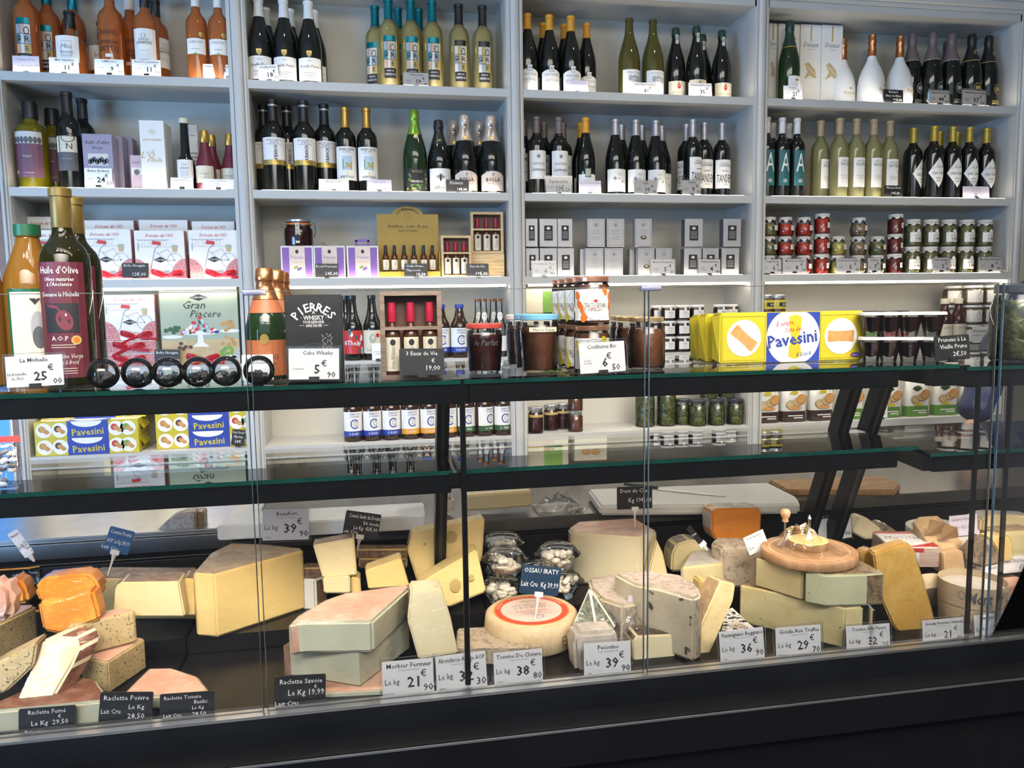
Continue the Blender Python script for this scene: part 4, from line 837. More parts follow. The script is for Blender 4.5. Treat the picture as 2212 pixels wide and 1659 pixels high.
# ---------------------------------------------------------------- row four, left bay: more nougat boxes
zf = SZ[4]
for k in range(2):
    A, B = onY(222, 760, YF+.02).x, onY(336, 760, YF+.02).x
    t = thing('nougat_box', 'red lattice nougat box lying flat, %s of the pair' % ('lower', 'upper')[k], 'box', ((A+B)/2, YF+.10, zf+.0005+k*.0465))
    part('box_body', G().bevbox(-(B-A)/2, -.08, 0, (B-A)/2, .08, .045, .0012, 'paper', 1), t); part('printed_front', G().rect(-(B-A)/2, .002, (B-A)/2, .043, 'lattice'), t, loc=(0, -.08, 0)); bow(t, .0, -.08, .02, 1.0)
torr(224, 336, 637, 4, YF+.03, ('shelf below', 0), True, .0935)
part('wood_tray', G().box(-.01, 0, 0, .012, .1, .20, 'tan'), thing('wood_board', 'narrow pale wooden board behind the red lattice boxes', 'board', (onY(212, 720, 3.06).x, 3.06, zf)))
def f_gran(g, w_, h):
    g.rect(-w_/2, 0, w_/2, h, 'sage', .0004); g.rect(-w_/2, 0, w_/2, h*.34, 'tan', .0006)
    for sgn in (-1, 1): g.shape([(sgn*w_*.5, 0), (sgn*w_*.5, h*.22), (sgn*w_*.42, h*.12), (sgn*w_*.25, 0)], 'lattice_grey', .001)
    g.shape([(-w_*.12, h*.91), (0, h*.955), (w_*.12, h*.91), (0, h*.865)], 'ink', .001); g.text('CONDORELLI', 0, h*.91, .006, 'paper', w=w_*.18, y=.0014); g.text('Gran', -w_*.06, h*.81, .028, 'ink', shear=.35, w=w_*.34); g.text('Piacere', w_*.08, h*.69, .026, 'ink', shear=.35, w=w_*.5)
    rnd = random.Random(11)
    g.disc(w_*.0, h*.43, w_*.26, h*.03, 'paper', .001); g.shape([(-w_*.03, h*.43), (w_*.03, h*.43), (w_*.04, h*.30), (w_*.11, h*.24), (-w_*.11, h*.24), (-w_*.04, h*.30)], 'paper', .0008)
    for i in range(46):
        u = rnd.uniform(-1, 1); v = rnd.random()*(1-abs(u)); g.disc(u*w_*.23, h*(.44+.20*v), w_*.035, h*.022, rnd.choice(['red', 'sky', 'paper', 'leaf_dark', 'paper_pink', 'blue', 'red']), .0012+i*.00003, None, 7, rot=rnd.random()*3)
    for cx, cz, c, n_ in ((-.36, .45, 'leaf_dark', 12), (.38, .52, 'biscuit', 10), (.33, .16, 'leaf_green', 12), (-.22, .24, 'brown', 6), (.37, .32, 'biscuit', 6)):
        if cx in (-.36, .38, .33): g.disc(w_*cx, h*(cz-.07), w_*.13, h*.025, 'paper', .001)
        for i in range(n_): g.disc(w_*(cx+rnd.uniform(-.09, .09)), h*(cz+rnd.uniform(-.06, .07)), w_*.03, h*.025, c, .0013+i*.00003, None, 7)
mat('lattice_grey', (.45, .45, .47), .5, var=.5, scale=160)
t, w_, h = boxthing('nougat_box', 'large sage green nougat box with sweets on a cake stand', 347, 515, 628, 4, .05, 'sage', f_gran, Y=YF+.03); bow(t, .005, -.025, .016, 1.1)
# purple prune boxes, jar, minibottle display, wooden cases
def f_prune(g, w_, h):
    g.rect(-w_*.46, h*.03, w_*.46, h*.95, 'purple'); g.rect(-w_*.24, 0, w_*.24, h, 'paper_pink', .001); g.disc(0, h*.82, .006, .007, 'ink', .0014); g.text('Pruneaux', 0, h*.65, .012, 'purple', w=w_*.38); g.text('la vieille prune', 0, h*.50, .008, 'tan', w=w_*.36, shear=.3); g.disc(.004, h*.27, .006, .006, 'purple', .0014); g.disc(.011, h*.30, .005, .005, 'purple', .0015); g.disc(-.006, h*.33, .009, .004, 'leaf_green', .0015, rot=.5)
pb = []
for i, (a, b) in enumerate(((606, 676), (677, 745), (749, 817))): pb.append(boxthing('prune_box', 'white prune gift box with purple stripes', a, b, 531, 3, .09, 'paper', f_prune, rank=('', i)))
t, w_, h = pb[2]; g = G(); pts = [(-.028, 0), (-.024, .028), (.024, .028), (.028, 0)]
part('carry_handle', g.box(-.029, -.001, h, -.018, .001, h+.024, 'purple').box(.018, -.001, h, .029, .001, h+.024, 'purple').box(-.026, -.001, h+.018, .026, .001, h+.028, 'purple').box(-.02, -.001, h, .02, .001, h+.008, 'purple'), t)
t, w_, h = pb[1]; part('carry_string', G().tube([(-.03, 0, h+.015), (-.01, .0, h+.004), (.0, 0, h+.002)], .0016, 'grey_dk', 6).tube([(.03, 0, h+.015), (.012, 0, h+.006), (0, 0, h+.001)], .0022, 'grey', 6), t)
jar('clip', 'clip_jar', 'clip-top glass jar of dark prunes with orange rubber seal', .098, .052, 'f_jam', 'lid_silver', lidh=.10, lidr=.90, prof=[(0, .86), (.04, .97), (.3, 1), (.62, 1), (.72, .93), (.78, .84), (.93, .84)],
    extra=('wire_clip', lambda g, r, h: g.lathe([(h*.80, r*.9), (h*.86, r*.9)], 'orange_flat', 20, close=False).tube([(r*.9, 0, h*.82), (r*1.15, 0, h*.9), (r*1.18, -.004, h*.55), (r*1.08, -.004, h*.35)], .0018, 'chrome', 6).tube([(-r*.9, 0, h*.8), (-r*1.15, 0, h*.88), (-r*1.12, 0, h*.7), (-r*.92, 0, h*.72)], .0018, 'chrome', 6)),
    label=lambda g, R, h: (g.rect(-.007, .1*h, .007, .85*h, 'paper_cream', .001, R), g.disc(0, .30*h, .011, .012, 'ink', .002, R), g.text('SAVEURS', 0, .6*h, .008, 'ink', rot=PI/2, y=.002, bend=R)))
h0 = pb[0][2]; put('clip', (pb[0][0].location.x+.005, YF+.072, SZ[3]+.001+h0))
kind('mini', 'miniature_bottle', 'miniature plum brandy bottle with black wax top in gold display', 'mini', .098, .0125, 'w_amber', (.66, 'foil_black', 1.15), lambda g, R, h: (patch(g, R, .05*h, .44*h, 70, 'paper_cream'), g.text('Prune', 0, .24*h, .007, 'ink', rot=PI/2, bend=R)))
A, B = onY(817, 560, YF+.025).x, onY(951, 560, YF+.025).x; cx = (A+B)/2; hw = (B-A)/2
t = thing('display_tray', 'gold cardboard display tray with rounded header card', 'display tray', (cx, YF+.025, SZ[3]+.0005))
zt_ = onY(885, 463, YF+.075).z-SZ[3]; g = G(); pts = [(-hw, 0), (hw, 0), (hw, zt_)]+[(hw*.50*math.cos(a*PI/8), zt_+.030*math.sin(a*PI/8)) for a in range(9)]+[(-hw, zt_)]
g.shape(pts, 'gold_card', .0); g.add([(x, .002, z) for x, z in pts], [tuple(reversed(range(len(pts))))], 'gold_card')
g.arc_text('Les Mignonnettes', 0, zt_-.038, .058, .010, 'ink', span=1.5, y=.001); g.disc(0, zt_-.006, .012, .012, 'brown', .001, None, 20, ring=.08); g.text('Distillerie . Louis . Roque', 0, zt_-.045, .011, 'ink', w=hw*1.3, shear=.2, y=.001); g.text('46200 SOUILLAC', 0, zt_-.062, .007, 'ink', w=hw*.8, y=.001)
mat('gold_card', (.36, .22, .02), .4, var=.08, scale=12)
part('header_card', g, t, loc=(0, .05, 0)); part('tray', G().box(-hw, 0, 0, hw, .05, .022, 'gold_card').box(-hw, 0, .022, -hw+.003, .05, .115, 'gold_card').box(hw-.003, 0, .022, hw, .05, .095, 'gold_card'), t)
for px in (833, 852, 873, 894, 915, 934): put('mini', (onY(px, 545, YF+.045).x, YF+.047, SZ[3]+.024), 0, ('', px), 'miniatures in the gold tray')
mottle('pine', (.55, .38, .20), (.66, .50, .30), 14, stretch=(1, 1, 14), bump=.05); mottle('pine_x', (.52, .34, .15), (.70, .54, .32), 9, stretch=(1.5, 1, 26), lo=.4, hi=.6, bump=.05); mottle('grey_wood', (.17, .12, .09), (.26, .19, .15), 14, stretch=(1, 1, 12), bump=.08)
mat('wax_red', (.38, .012, .04), .35, var=.1)
kind('evs', 'miniature_bottle', 'tiny brandy bottle with red wax top in small pine case', 'mini', .098, .0105, 'w_amber', (.74, 'wax_red', 1.25), lambda g, R, h: (patch(g, R, .04*h, .52*h, 70, 'paper_cream'), g.disc(0, .44*h, .004, .005, 'ink', .001, R, 10), g.text('Poire', 0, .24*h, .007, 'ink_grey', rot=PI/2, bend=R)))
def wood_case(desc, x0, x1, z, h, d, Y, wood, split=.58):
    w_ = x1-x0; t = thing('wooden_case', desc, 'case', ((x0+x1)/2, Y, z)); e = w_*.075
    part('frame', G().box(-w_/2, 0, 0, -w_/2+e, d, h, wood).box(w_/2-e, 0, 0, w_/2, d, h, wood).box(-w_/2+e, 0, 0, w_/2-e, d, e, wood).box(-w_/2+e, 0, h-e, w_/2-e, d, h, wood), t)
    part('crossbar', G().box(-w_/2+e, 0, h*split-e*.35, w_/2-e, .008, h*split+e*.35, wood), t); part('back_board', G().box(-w_/2+e, d-.004, e, w_/2-e, d, h-e, 'brown'), t); return t
for ds, a, b, yt, yb, Y, words in (('small open pine case of three miniatures beside gold display tray', 953, 1018, 509, 0, YF+.03, 'lower case'), ('small open pine case standing on a pine box', 1018, 1088, 458, 548, YF+.05, 'upper case')):
    A, B = onY(a, 540, Y).x, onY(b, 540, Y).x; z = SZ[3] if not yb else onY(1050, yb, Y).z; h = onY((a+b)/2, yt, Y).z-z
    if yb:
        t = thing('pine_box', 'plain pine box with wavy grain under the small case', 'box', ((A+B)/2, Y+.03, SZ[3]+.0005)); part('box_body', G().bevbox(-(B-A)/2-.002, -.03, 0, (B-A)/2+.002, .03, z-SZ[3]-.001, .001, 'pine_x', 1), t)
    wood_case(ds, A, B, z+.0005, h, .035, Y, 'pine')
    for k in range(3): put('evs', (A+(B-A)*(.22+.28*k), Y+.0185, z+.0075+.0005), 0, (words, k), 'red-topped miniatures', scale=h/.122)
# jars, cartons and packets on rows four and five
def lw(t1='', mt='paper', z0=.18, z1=.68, ang=46, strap=False):
    def f(g, R, h):
        patch(g, R, z0*h, z1*h, ang, mt); g.text(t1 or 'Anti', 0, (z0+(z1-z0)*.72)*h, .008, 'ink', w=.028, shear=.3, bend=R); g.rect(-.008, (z0+(z1-z0)*.4)*h, .008, (z0+(z1-z0)*.44)*h, 'ink_grey', .0008, R); g.rect(-.009, (z0+(z1-z0)*.2)*h, .009, (z0+(z1-z0)*.24)*h, 'ink_grey', .0008, R)
        if strap: g.rect(-.005, z1*h, .005, .86*h, mt, .0004, R)
    return f
jar('blk', 'preserve_jar', 'small dark jar with white lid and white seal label', .063, .030, 'f_jam', 'lid_white', label=lw('Poli', strap=True), lidr=1.0, lidh=.14)
for px, n, d in ((1443, 3, 0), (1474, 3, 0), (1505, 3, 0), (1420, 3, .07), (1530, 2, .08), (1556, 3, 0), (1578, 3, .05)): stack('blk', 4, px, n, d)
boxthing('biscuit_carton', 'cream almond biscuit carton with red lettering behind the tea jars', 1137, 1226, 622, 4, .06, 'paper_cream', lambda g, w_, h: (g.text('VERA', 0, h*.55, .014, 'ink_red'), g.text('AMARETTI VIRGINIA', 0, h*.3, .014, 'ink', w=w_*.8), g.rect(-w_*.1, h*.6, w_*.35, h*.95, 'leaf_green'), g.rect(-w_*.5, h*.62, w_*.5, h*.635, 'gold')), Y=YF+.05, cat='carton')
boxthing('biscuit_carton', 'yellow-green almond biscuit carton with nut pictures', 1240, 1311, 640, 4, .06, 'paper_cream', lambda g, w_, h: (g.rect(-w_/2, 0, w_/2, h*.45, 'sage'), g.text('CANTUCCINI', 0, h*.5, .012, 'ink_grey', w=w_*.8), g.disc(-.02, h*.85, .02, .012, 'biscuit'), g.disc(.02, h*.85, .02, .014, 'biscuit')), Y=YF+.05, cat='carton')
jar('jamd', 'jam_jar', 'dark jam jar with checked lid and gold band', .105, .030, 'f_jam', 'lid_silver', lidh=.14, lidr=.98, label=lambda g, R, h: (patch(g, R, .62*h, .72*h, 80, 'gold_flat')))
wall('jamd', 5, [(1157, 0), (1190, .6), (1216, .9)])
jar('choc', 'spread_jar', 'small brown spread jar with pale lid', .083, .030, 'f_honey', 'lid_silver', lidh=.12, lidr=.95)
stack('choc', 5, 1243, 2)
def pickle_stuff(g, R, h):
    rnd = random.Random(4)
    for i in range(34):
        a = rnd.uniform(-1.5, 1.5); z = rnd.uniform(.10, .78)*h; T = Matrix.Translation((R*.86*math.sin(a), -R*.86*math.cos(a), z))@Matrix.Rotation(a, 4, 'Z')@Matrix.Rotation(rnd.uniform(-1.3, 1.3), 4, 'Y'); g.ell((0, 0, 0), (R*.14, R*.11, R*.40), rnd.choice(['pickle_a', 'pickle_b']), 8, 6, T)
mat('pickle_a', (.14, .15, .03), .3, var=.3, scale=50); mat('pickle_b', (.07, .085, .018), .3, var=.3, scale=50)
jar('pickB', 'pickle_jar', 'tall glass jar packed with gherkins', .165, .040, 'f_pickle', 'lid_black', lidh=.09, lidr=.95, extra=('gherkins', pickle_stuff)); jar('pickS', 'pickle_jar', 'short gherkin jar with black lid', .108, .035, 'f_pickle', 'lid_black', lidh=.12, lidr=.97, extra=('gherkins', pickle_stuff))
wall('pickB', 5, [(1393, .4), (1441, .4)]); wall('pickS', 5, [(1507, 0), (1547, 0), (1587, 0), (1478, .5)])
for px in (1530, 1568):
    Y = YF+.06; put('pickS', (onY(px, 850, Y+.03).x, Y+.03, SZ[5]+.109), 0, ('upper tier', px))
jar('ylw', 'spread_jar', 'small jar with black and lime yellow label and silver lid', .075, .032, 'f_brown', 'lid_silver', lidh=.17, lidr=.98, label=lambda g, R, h: (patch(g, R, .22*h, .72*h, 85, 'yellow'), g.rect(-.01, .36*h, R*1.3, .58*h, 'ink', .0006, R), g.shape([(-R*.9, .24*h), (-R*.1, .24*h), (-R*.5, .7*h), (-R*.9, .7*h)], 'paper', .0006, R), g.text('JEAN', .016, .47*h, .008, 'paper', bend=R)))
for px in (1653, 1679):
    stack('ylw', 4, px, 3, .0, dz=.0755)
jar('mixj', 'spread_jar', 'low dark jar with silver lid standing behind yellow biscuit packets', .085, .031, 'f_brown', 'lid_silver', lidh=.13, lidr=.98, label=lw('Ail', 'paper_pink', .15, .55)); jar('mixo', 'spread_jar', 'low olive jar with silver lid standing behind yellow biscuit packets', .085, .031, 'f_olive', 'lid_silver', lidh=.13, lidr=.98, label=lw('Olive', 'paper_pink', .15, .55))
for key, px in (('mixj', 1704), ('mixj', 1742), ('mixo', 1790), ('mixo', 1841), ('mixj', 1722), ('mixo', 1766), ('mixo', 1815)): wall(key, 4, [(px, 0 if px in (1704, 1742, 1790, 1841) else .8)])
jar('grn', 'antipasti_jar', 'jar of antipasti with shiny green lid', .125, .045, 'f_olive', 'lid_green', lidh=.13, lidr=.98, label=lw('Olive', 'leaf_green', .3, .6)); wall('grn', 4, [(1868, 0)])
jar('redj', 'antipasti_jar', 'jar of red peppers with black lid and pink label', .150, .036, 'f_red', 'lid_black', lidh=.1, lidr=.97, label=lw('Rossi', 'wine_red', .5, .8)); wall('redj', 4, [(1919, .2), (1944, .8), (1880, 1)])
kind('sauce', 'sauce_bottle', 'tomato sauce bottle with white cap and cream label', 'sauce', .20, .033, 'w_red', (.885, 'paper_cream', 1.1), lambda g, R, h: (patch(g, R, .06*h, .45*h, 70, 'paper_cream'), g.text('SAPORI', 0, .37*h, .010, 'ink_grey', w=.045, bend=R), g.line([(-.02, .14*h), (0, .20*h), (.02, .14*h)], .004, 'red', .001, R))); wall('sauce', 4, [(2041, 0), (2067, 0)])
jar('wlj', 'spread_jar', 'grain-mustard coloured jar with white lid and white wrap label', .085, .040, 'f_mush', 'lid_white', lidh=.12, lidr=.97, label=lambda g, R, h: (patch(g, R, .14*h, .74*h, 80), g.disc(-.004, .42*h, .012, .016, 'grey', .0008, R, 14, ring=.12), g.disc(-.004, .66*h, .003, .003, 'red', .0008, R, 8), g.text('Bruschetta', .026, .52*h, .006, 'ink', w=.022, bend=R), g.text("all'aglio", .026, .44*h, .006, 'ink', w=.02, bend=R)))
for px, n, d, kk in ((2056, 3, .06, 2), (2098, 3, .0, 0), (2140, 3, .0, 0)): stack('wlj', 4, px, 3, d, .2)
# yellow biscuit packets
def f_pav_side(g, w_, h):
    g.rect(-w_/2, 0, w_/2, h, 'yellow', .0004); g.rect(-w_*.19, 0, w_*.21, h, 'blue', .0007); g.shape([(-w_*.15, h)]+[(w_*.15*math.cos(PI+PI*i/12)+.0, h-h*.36*math.sin(PI*i/12)) for i in range(1, 12)]+[(w_*.15, h)], 'paper', .0009)
    g.text('Pavesini', .01*w_, h*.36, h*.40, 'yellow', w=w_*.32, bold=.8, rot=.04, y=.0013)
    for cx, c in ((-.41, 'biscuit'), (-.26, 'brown'), (.285, 'red'), (.40, 'leaf_green')):
        g.disc(w_*cx, h*.5, h*.44, h*.44, 'paper', .0010, None, 24); g.disc(w_*cx-h*.10, h*.58, h*.20, h*.20, c, .0013, None, 16)
        T = .7; g.shape([(w_*cx+u*math.cos(T)*h-v*math.sin(T)*h+h*.06, h*.5+u*-math.sin(T)*h*1.0-v*math.cos(T)*h*.6-h*.02) for u, v in ((-.2, -.16), (.22, -.16), (.28, 0), (.22, .16), (-.2, .16), (-.25, 0))], 'biscuit', .0016)
def f_pav_top(g, w_, d):
    g.rect(-w_/2, 0, w_/2, d, 'yellow', .0004); g.rect(-w_*.19, 0, w_*.21, d, 'blue', .0006); g.disc(0, d/2, w_*.19, d*.48, 'paper', .0008, None, 28); g.text('Pavesini', 0, d*.5, d*.25, 'ink_blue', w=w_*.34, bold=.8, y=.0012)
    for cx in (-.34, .34): g.disc(w_*cx, d/2, d*.40, d*.40, 'paper', .0008, None, 24); g.rect(w_*cx-d*.28, d*.38, w_*cx+d*.28, d*.62, 'biscuit', .0012)
def packet(x0, x1, yt, z, hh, d, Y, rank, desc, row=5, mirror=False):
    A, B = onY(x0, 935, Y).x, onY(x1, 935, Y).x; w_ = B-A
    t = thing('biscuit_packet', desc, 'biscuit packet', ((A+B)/2, Y+d/2, z), (0, 0, 0), 'yellow biscuit packets on the bottom shelf', rank)
    part('wrapper', G().bevbox(-w_/2, -d/2, 0, w_/2, d/2, hh, .003, 'yellow', 2), t, 40)
    g = G(); f_pav_side(g, w_, hh); part('printed_front', g, t, loc=(0, -d/2, 0))
    gt = G(); f_pav_top(gt, w_, d); gt.v = [(x, zz-d/2, hh-yy) for x, yy, zz in gt.v]; part('printed_top', gt, t)
    for sgn in (-1, 1): part('crimped_end', G().add([(sgn*w_/2, -d*.35, hh*.2), (sgn*(w_/2+.012), -d*.3, hh*.35), (sgn*(w_/2+.014), d*.3, hh*.5), (sgn*w_/2, d*.35, hh*.4), (sgn*w_/2, -d*.35, hh*.7), (sgn*w_/2, d*.35, hh*.8)], [(0, 1, 2, 3), (1, 4, 5, 2), (3, 2, 1, 0), (2, 5, 4, 1)], 'yellow_dk'), t)
for k in range(3): packet(74+(k == 2)*18, 299+(k == 2)*18, 0, SZ[5]+.001+k*.0605, .06, .14 if k < 2 else .10, YF+.012+(k == 2)*.06, ('the left stack', k), 'yellow and blue biscuit packet %s of the left stack' % ('at the bottom', 'in the middle', 'on the top')[k])
for k in range(4): packet(337, 560, 0, SZ[5]+.001+k*.0605, .06, .13, YF+.05, ('the right stack', k), 'yellow and blue biscuit packet %s of the right stack' % ('at the bottom', 'second from bottom', 'third from bottom', 'on the top')[k])
# cracker bags
mat('bag_white', (.62, .62, .60), .3, var=.12, scale=9, bump=.25, bscale=18); mat('bag_brown', (.045, .025, .02), .35, var=.2); mat('bag_green', (.10, .24, .04), .35, var=.1)
def bag(px, kindx, Y, rank):
    X = onY(px, 905, Y).x; w_, h, d = .108, .165, .06
    t = thing('cracker_bag', 'standing cracker bag with %s' % ('brown base and round crackers', 'green base and rosemary picture')[kindx], 'bag', (X, Y+.03, SZ[5]+.0005), (0, 0, random.uniform(-.1, .15)), 'cracker bags', rank)
    vs = []; fs = []; n = 9; rows = [(0, 1, .9), (.02, 1.03, 1), (.28, 1.02, .95), (.29, 1.02, .95), (.6, 1, .8), (.85, .97, .5), (1, .98, .06)]
    for z, a, b in rows:
        for i in range(n*2):
            u = i/(n*2)*2*PI; cu, su = math.cos(u), math.sin(u); p = 4
            rr = (abs(cu)**p+abs(su)**p)**(-1/p); vs.append((w_/2*a*rr*cu+.0015*math.sin(i*2.1+z*9), d/2*b*rr*su, z*h+.002*math.sin(i*1.3)*(z > .3)))
    m = n*2
    lo = [(j*m+i, j*m+(i+1) % m, (j+1)*m+(i+1) % m, (j+1)*m+i) for j in range(2) for i in range(m)]; hi = [(j*m+i, j*m+(i+1) % m, (j+1)*m+(i+1) % m, (j+1)*m+i) for j in range(2, 6) for i in range(m)]
    part('bag_body', G().add(vs, hi, 'bag_white').add(vs, lo, ('bag_brown', 'bag_green')[kindx]), t, 50)
    g = G(); y = .0
    for cx, cz, c in ((-.018, .075, 'tan'), (.012, .085, 'tan'), (.03, .10, 'biscuit'), (.026, .093, 'biscuit')): g.disc(cx, cz, .022, .019, 'biscuit_dk', y, None, 18); g.disc(cx, cz+.002, .020, .017, c, y+.0006, None, 18); y += .0008
    if kindx == 0: g.disc(-.004, .125, .018, .008, 'yellow', y); g.disc(0, .06, .03, .008, 'biscuit', y)
    else:
        for k in range(16): a = -1.2+k*.16; g.line([(-.012, .112), (-.012+.026*math.sin(a), .115+.022*math.cos(a))], .003, 'leaf_dark', y)
        g.disc(-.006, .055, .022, .006, 'yellow', y)
    g.rect(-.03, .025, .035, .029, 'paper', 0); g.rect(-.005, .016, .035, .020, 'paper', 0); g.disc(.035, .13, .010, .006, 'grey', 0, None, 14, ring=.3)
    part('printed_front', g, t, loc=(0, -d/2*.99-.001, 0), rot=(-.03, 0, 0))
for px, k in ((1660, 0), (1718, 0), (1778, 0), (1842, 1), (1925, 1), (1985, 1), (2046, 1), (2104, 1)): bag(px, k, YF+.03, ('', px))
# ================================================================ on the upper glass shelf
def at(px, py, z, back=0.):
    v = onZ(px, py, z); v.y += back; return v
def hgt(px, py, Y, z): return onY(px, py, Y).z-z
mat('maroon', (.11, .015, .028), .5, var=.06); mat('oil_gold', (.22, .15, .04), .35, metal=.4, var=.08)
p = at(140, 836, ZA, .042); h = hgt(98, 406, p.y, ZA)
def _huile(g, R, h):
    patch(g, R, .045*h, .625*h, 58, 'maroon'); W = R*1.6
    g.text("Huile d'Olive", 0, .585*h, .0125, 'chalk', w=W*.95, bold=.3, bend=R); g.text('Olives maturées', 0, .54*h, .007, 'chalk', w=W*.7, shear=.2, bend=R); g.text("à l'Ancienne", 0, .515*h, .007, 'chalk', w=W*.6, shear=.2, bend=R); g.text('Domaine la Michelle', 0, .465*h, .008, 'chalk', w=W*.9, bend=R)
    g.rect(-W*.40, .275*h, W*.42, .42*h, 'ink', .0006, R); g.disc(W*.08, .335*h, W*.19, .052*h, 'maroon2', .001, R, 20, rot=.3); g.line([(-W*.1, .41*h), (W*.0, .375*h)], .003, 'maroon2', .0012, R); g.disc(-W*.2, .405*h, W*.14, .008*h, 'maroon2', .0012, R, 12, rot=-.2); g.disc(W*.12, .362*h, W*.02, .007*h, 'chalk', .0016, R, 8)
    g.text('A.O.P', -.004, .245*h, .008, 'chalk', bend=R); g.disc(W*.32, .235*h, W*.12, W*.12, 'gold_flat', .0012, R); g.disc(W*.32, .235*h, W*.07, W*.07, 'orange_flat', .0016, R)
    g.text("Huile d'Olive Vierge", 0, .155*h, .008, 'art_d', w=W*.9, shear=.35, bend=R); g.text('Extraite à froid', 0, .125*h, .008, 'art_d', w=W*.7, shear=.35, bend=R)
    for k in range(5): g.rect(-W*.3, (.21-.012*k if k < 2 else .115-.012*k)*h, W*.3, (.213-.012*k if k < 2 else .118-.012*k)*h, 'paper_pink', .0008, R)
mat('maroon2', (.16, .025, .045), .5, var=.05)
kind('huile', 'oil_bottle', 'tall dark green olive oil bottle with gold capsule and maroon label', 'bord', h, .0425, 'w_oliveoil', (.80, 'oil_gold', 1.08), _huile, seg=32)
put('huile', p, .05, ('', 0)); p2 = at(190, 822, ZA, .042); p2.y = max(p2.y, p.y+.09); p2.x = onY(172, 640, p2.y).x; put('huile', p2, .05, ('', 1))
PR['soda'] = [(0, .93), (.01, 1), (.60, 1), (.70, .90), (.80, .66), (.88, .46), (.92, .40), (.925, .46), (1, .46)]
p = at(44, 838, ZA, .05); h = hgt(26, 483, p.y, ZA)
kind('juice', 'juice_bottle', 'orange juice bottle with dark green screw cap', 'soda', h, .047, 'w_juice', (.93, 'lid_green', 1.05), lambda g, R, h: (patch(g, R, .12*h, .60*h, 62, 'lid_green'), patch(g, R, .14*h, .58*h, 54, 'paper_cream', .0006), g.disc(0, .36*h, .012, .03, 'grey', .0012, R), g.disc(0, .30*h, .010, .02, 'grey_dk', .0015, R), g.shape([(-.012, .54*h), (.006, .54*h), (-.003, .50*h)], 'ink', .0012, R)), seg=28)
put('juice', (p.x, p.y+.03, ZA+.0005), .5, ('', 1)); put('juice', (p.x-.085, p.y-.0, ZA+.0005), -.3, ('', 0))
# clear plastic balls with dark stones
for i, px in enumerate((224, 298, 364, 428, 489, 560)):
    c = at(px, 842-i*1.4, ZA); Y = c.y+.012; X = onY(px, 818-i*1.5, Y).x; r = .0268
    t = thing('plastic_ball', 'clear plastic ball holding dark stones on the glass shelf', 'ball', (X, Y, ZA+.0005), (0, 0, 0), 'clear balls along the shelf edge', ('', px))
    prof = [(r-r*math.cos(PI*k/14), max(.0005, r*math.sin(PI*k/14))) for k in range(15)]
    part('shell', G().lathe(prof, 'clear_wall', 24), t, 60); part('seam', G().lathe([(r-.0008, r*1.012), (r+.0008, r*1.012)], 'sleeve', 24, close=False), t, 60)
    rnd = random.Random(i); g = G()
    for k in range(12): a = rnd.random()*6.3; q = rnd.random()**.5*r*.62; g.box(-.0045, -.0045, -.0045, .0045, .0045, .0045, 'stone', Matrix.Translation((q*math.cos(a), q*math.sin(a), r*rnd.uniform(.40, .85)))@Matrix.Rotation(rnd.random()*3, 4, 'X')@Matrix.Rotation(rnd.random()*3, 4, 'Z'))
    o = part('stones', g, t); o['kind'] = 'stuff'
mat('stone', (.03, .032, .036), .35, var=.3, scale=200)
# copper-foil sparkling bottles
p = at(575, 823, ZA, .042); h = hgt(566, 580, p.y, ZA)
kind('masc', 'sparkling_bottle', 'dark green sparkling bottle with shiny copper foil', 'champ', h, .040, 'g_green', (.72, 'foil_copper', 1.10), lambda g, R, h: (patch(g, R, .04*h, .36*h, 65, 'orange_label'), g.text('MASCHIO', 0, .21*h, .011, 'ink', w=.05, bend=R), g.text('PROSECCO', 0, .15*h, .006, 'ink', bend=R), g.disc(0, .37*h, .008, .010, 'gold', .001, R, 12)), [('neck_band', lambda g, R, h: g.lathe([(.60*h, R*.83), (.72*h, R*.57)], 'orange_label', 20, close=False))], seg=24)
mat('orange_label', (.42, .13, .05), .45, var=.06)
put('masc', (p.x, p.y, ZA+.0005), 0, ('', 0)); put('masc', (onY(600, 700, p.y+.085).x, p.y+.085, ZA+.0005), .3, ('', 1)); put('masc', (onY(612, 700, p.y+.17).x, p.y+.17, ZA+.0005), .3, ('', 2))
# whisky stone box
Y = 1.462; A, B = onY(617, 730, Y).x, onY(741, 730, Y).x; w_ = B-A; h = onY(680, 637, Y).z-ZA
t = thing('whisky_stone_box', 'black whisky stones box with arched white lettering', 'box', ((A+B)/2, Y+.02, ZA+.0005)); part('box_body', G().bevbox(-w_/2, -.02, 0, w_/2, .02, h, .001, 'slate', 1), t)
g = G(); g.arc_text('PIERRES', 0, h*.60, .041, .015, 'chalk', bold=.6, span=1.75, y=.0009); g.text('A', 0, h*.80, .006, 'chalk'); g.text('· WHISKY ·', 0, h*.74, .008, 'chalk', w=w_*.45, bold=.4); g.text('POUR REFROIDIR', 0, h*.69, .005, 'chalk', w=w_*.36); g.text('SANS DILUER', 0, h*.65, .005, 'chalk', w=w_*.28); g.rect(-w_*.25, h*.65, -w_*.17, h*.653, 'chalk'); g.rect(w_*.17, h*.65, w_*.25, h*.653, 'chalk')
g.disc(0, h*.36, w_*.28, h*.09, 'grey_dk', .0005, None, 24, ring=.06); g.shape([(-w_*.27, h*.34), (w_*.27, h*.34), (w_*.2, h*.05), (-w_*.2, h*.05)], 'brown', .0004)
for k in range(30): g.disc(w_*(.22+.08*math.sin(k*2.3)), h*(.55-.006*k), .0012, .0012, 'grey', .0008, None, 6)
part('printed_front', g, t, loc=(0, -.02, 0))
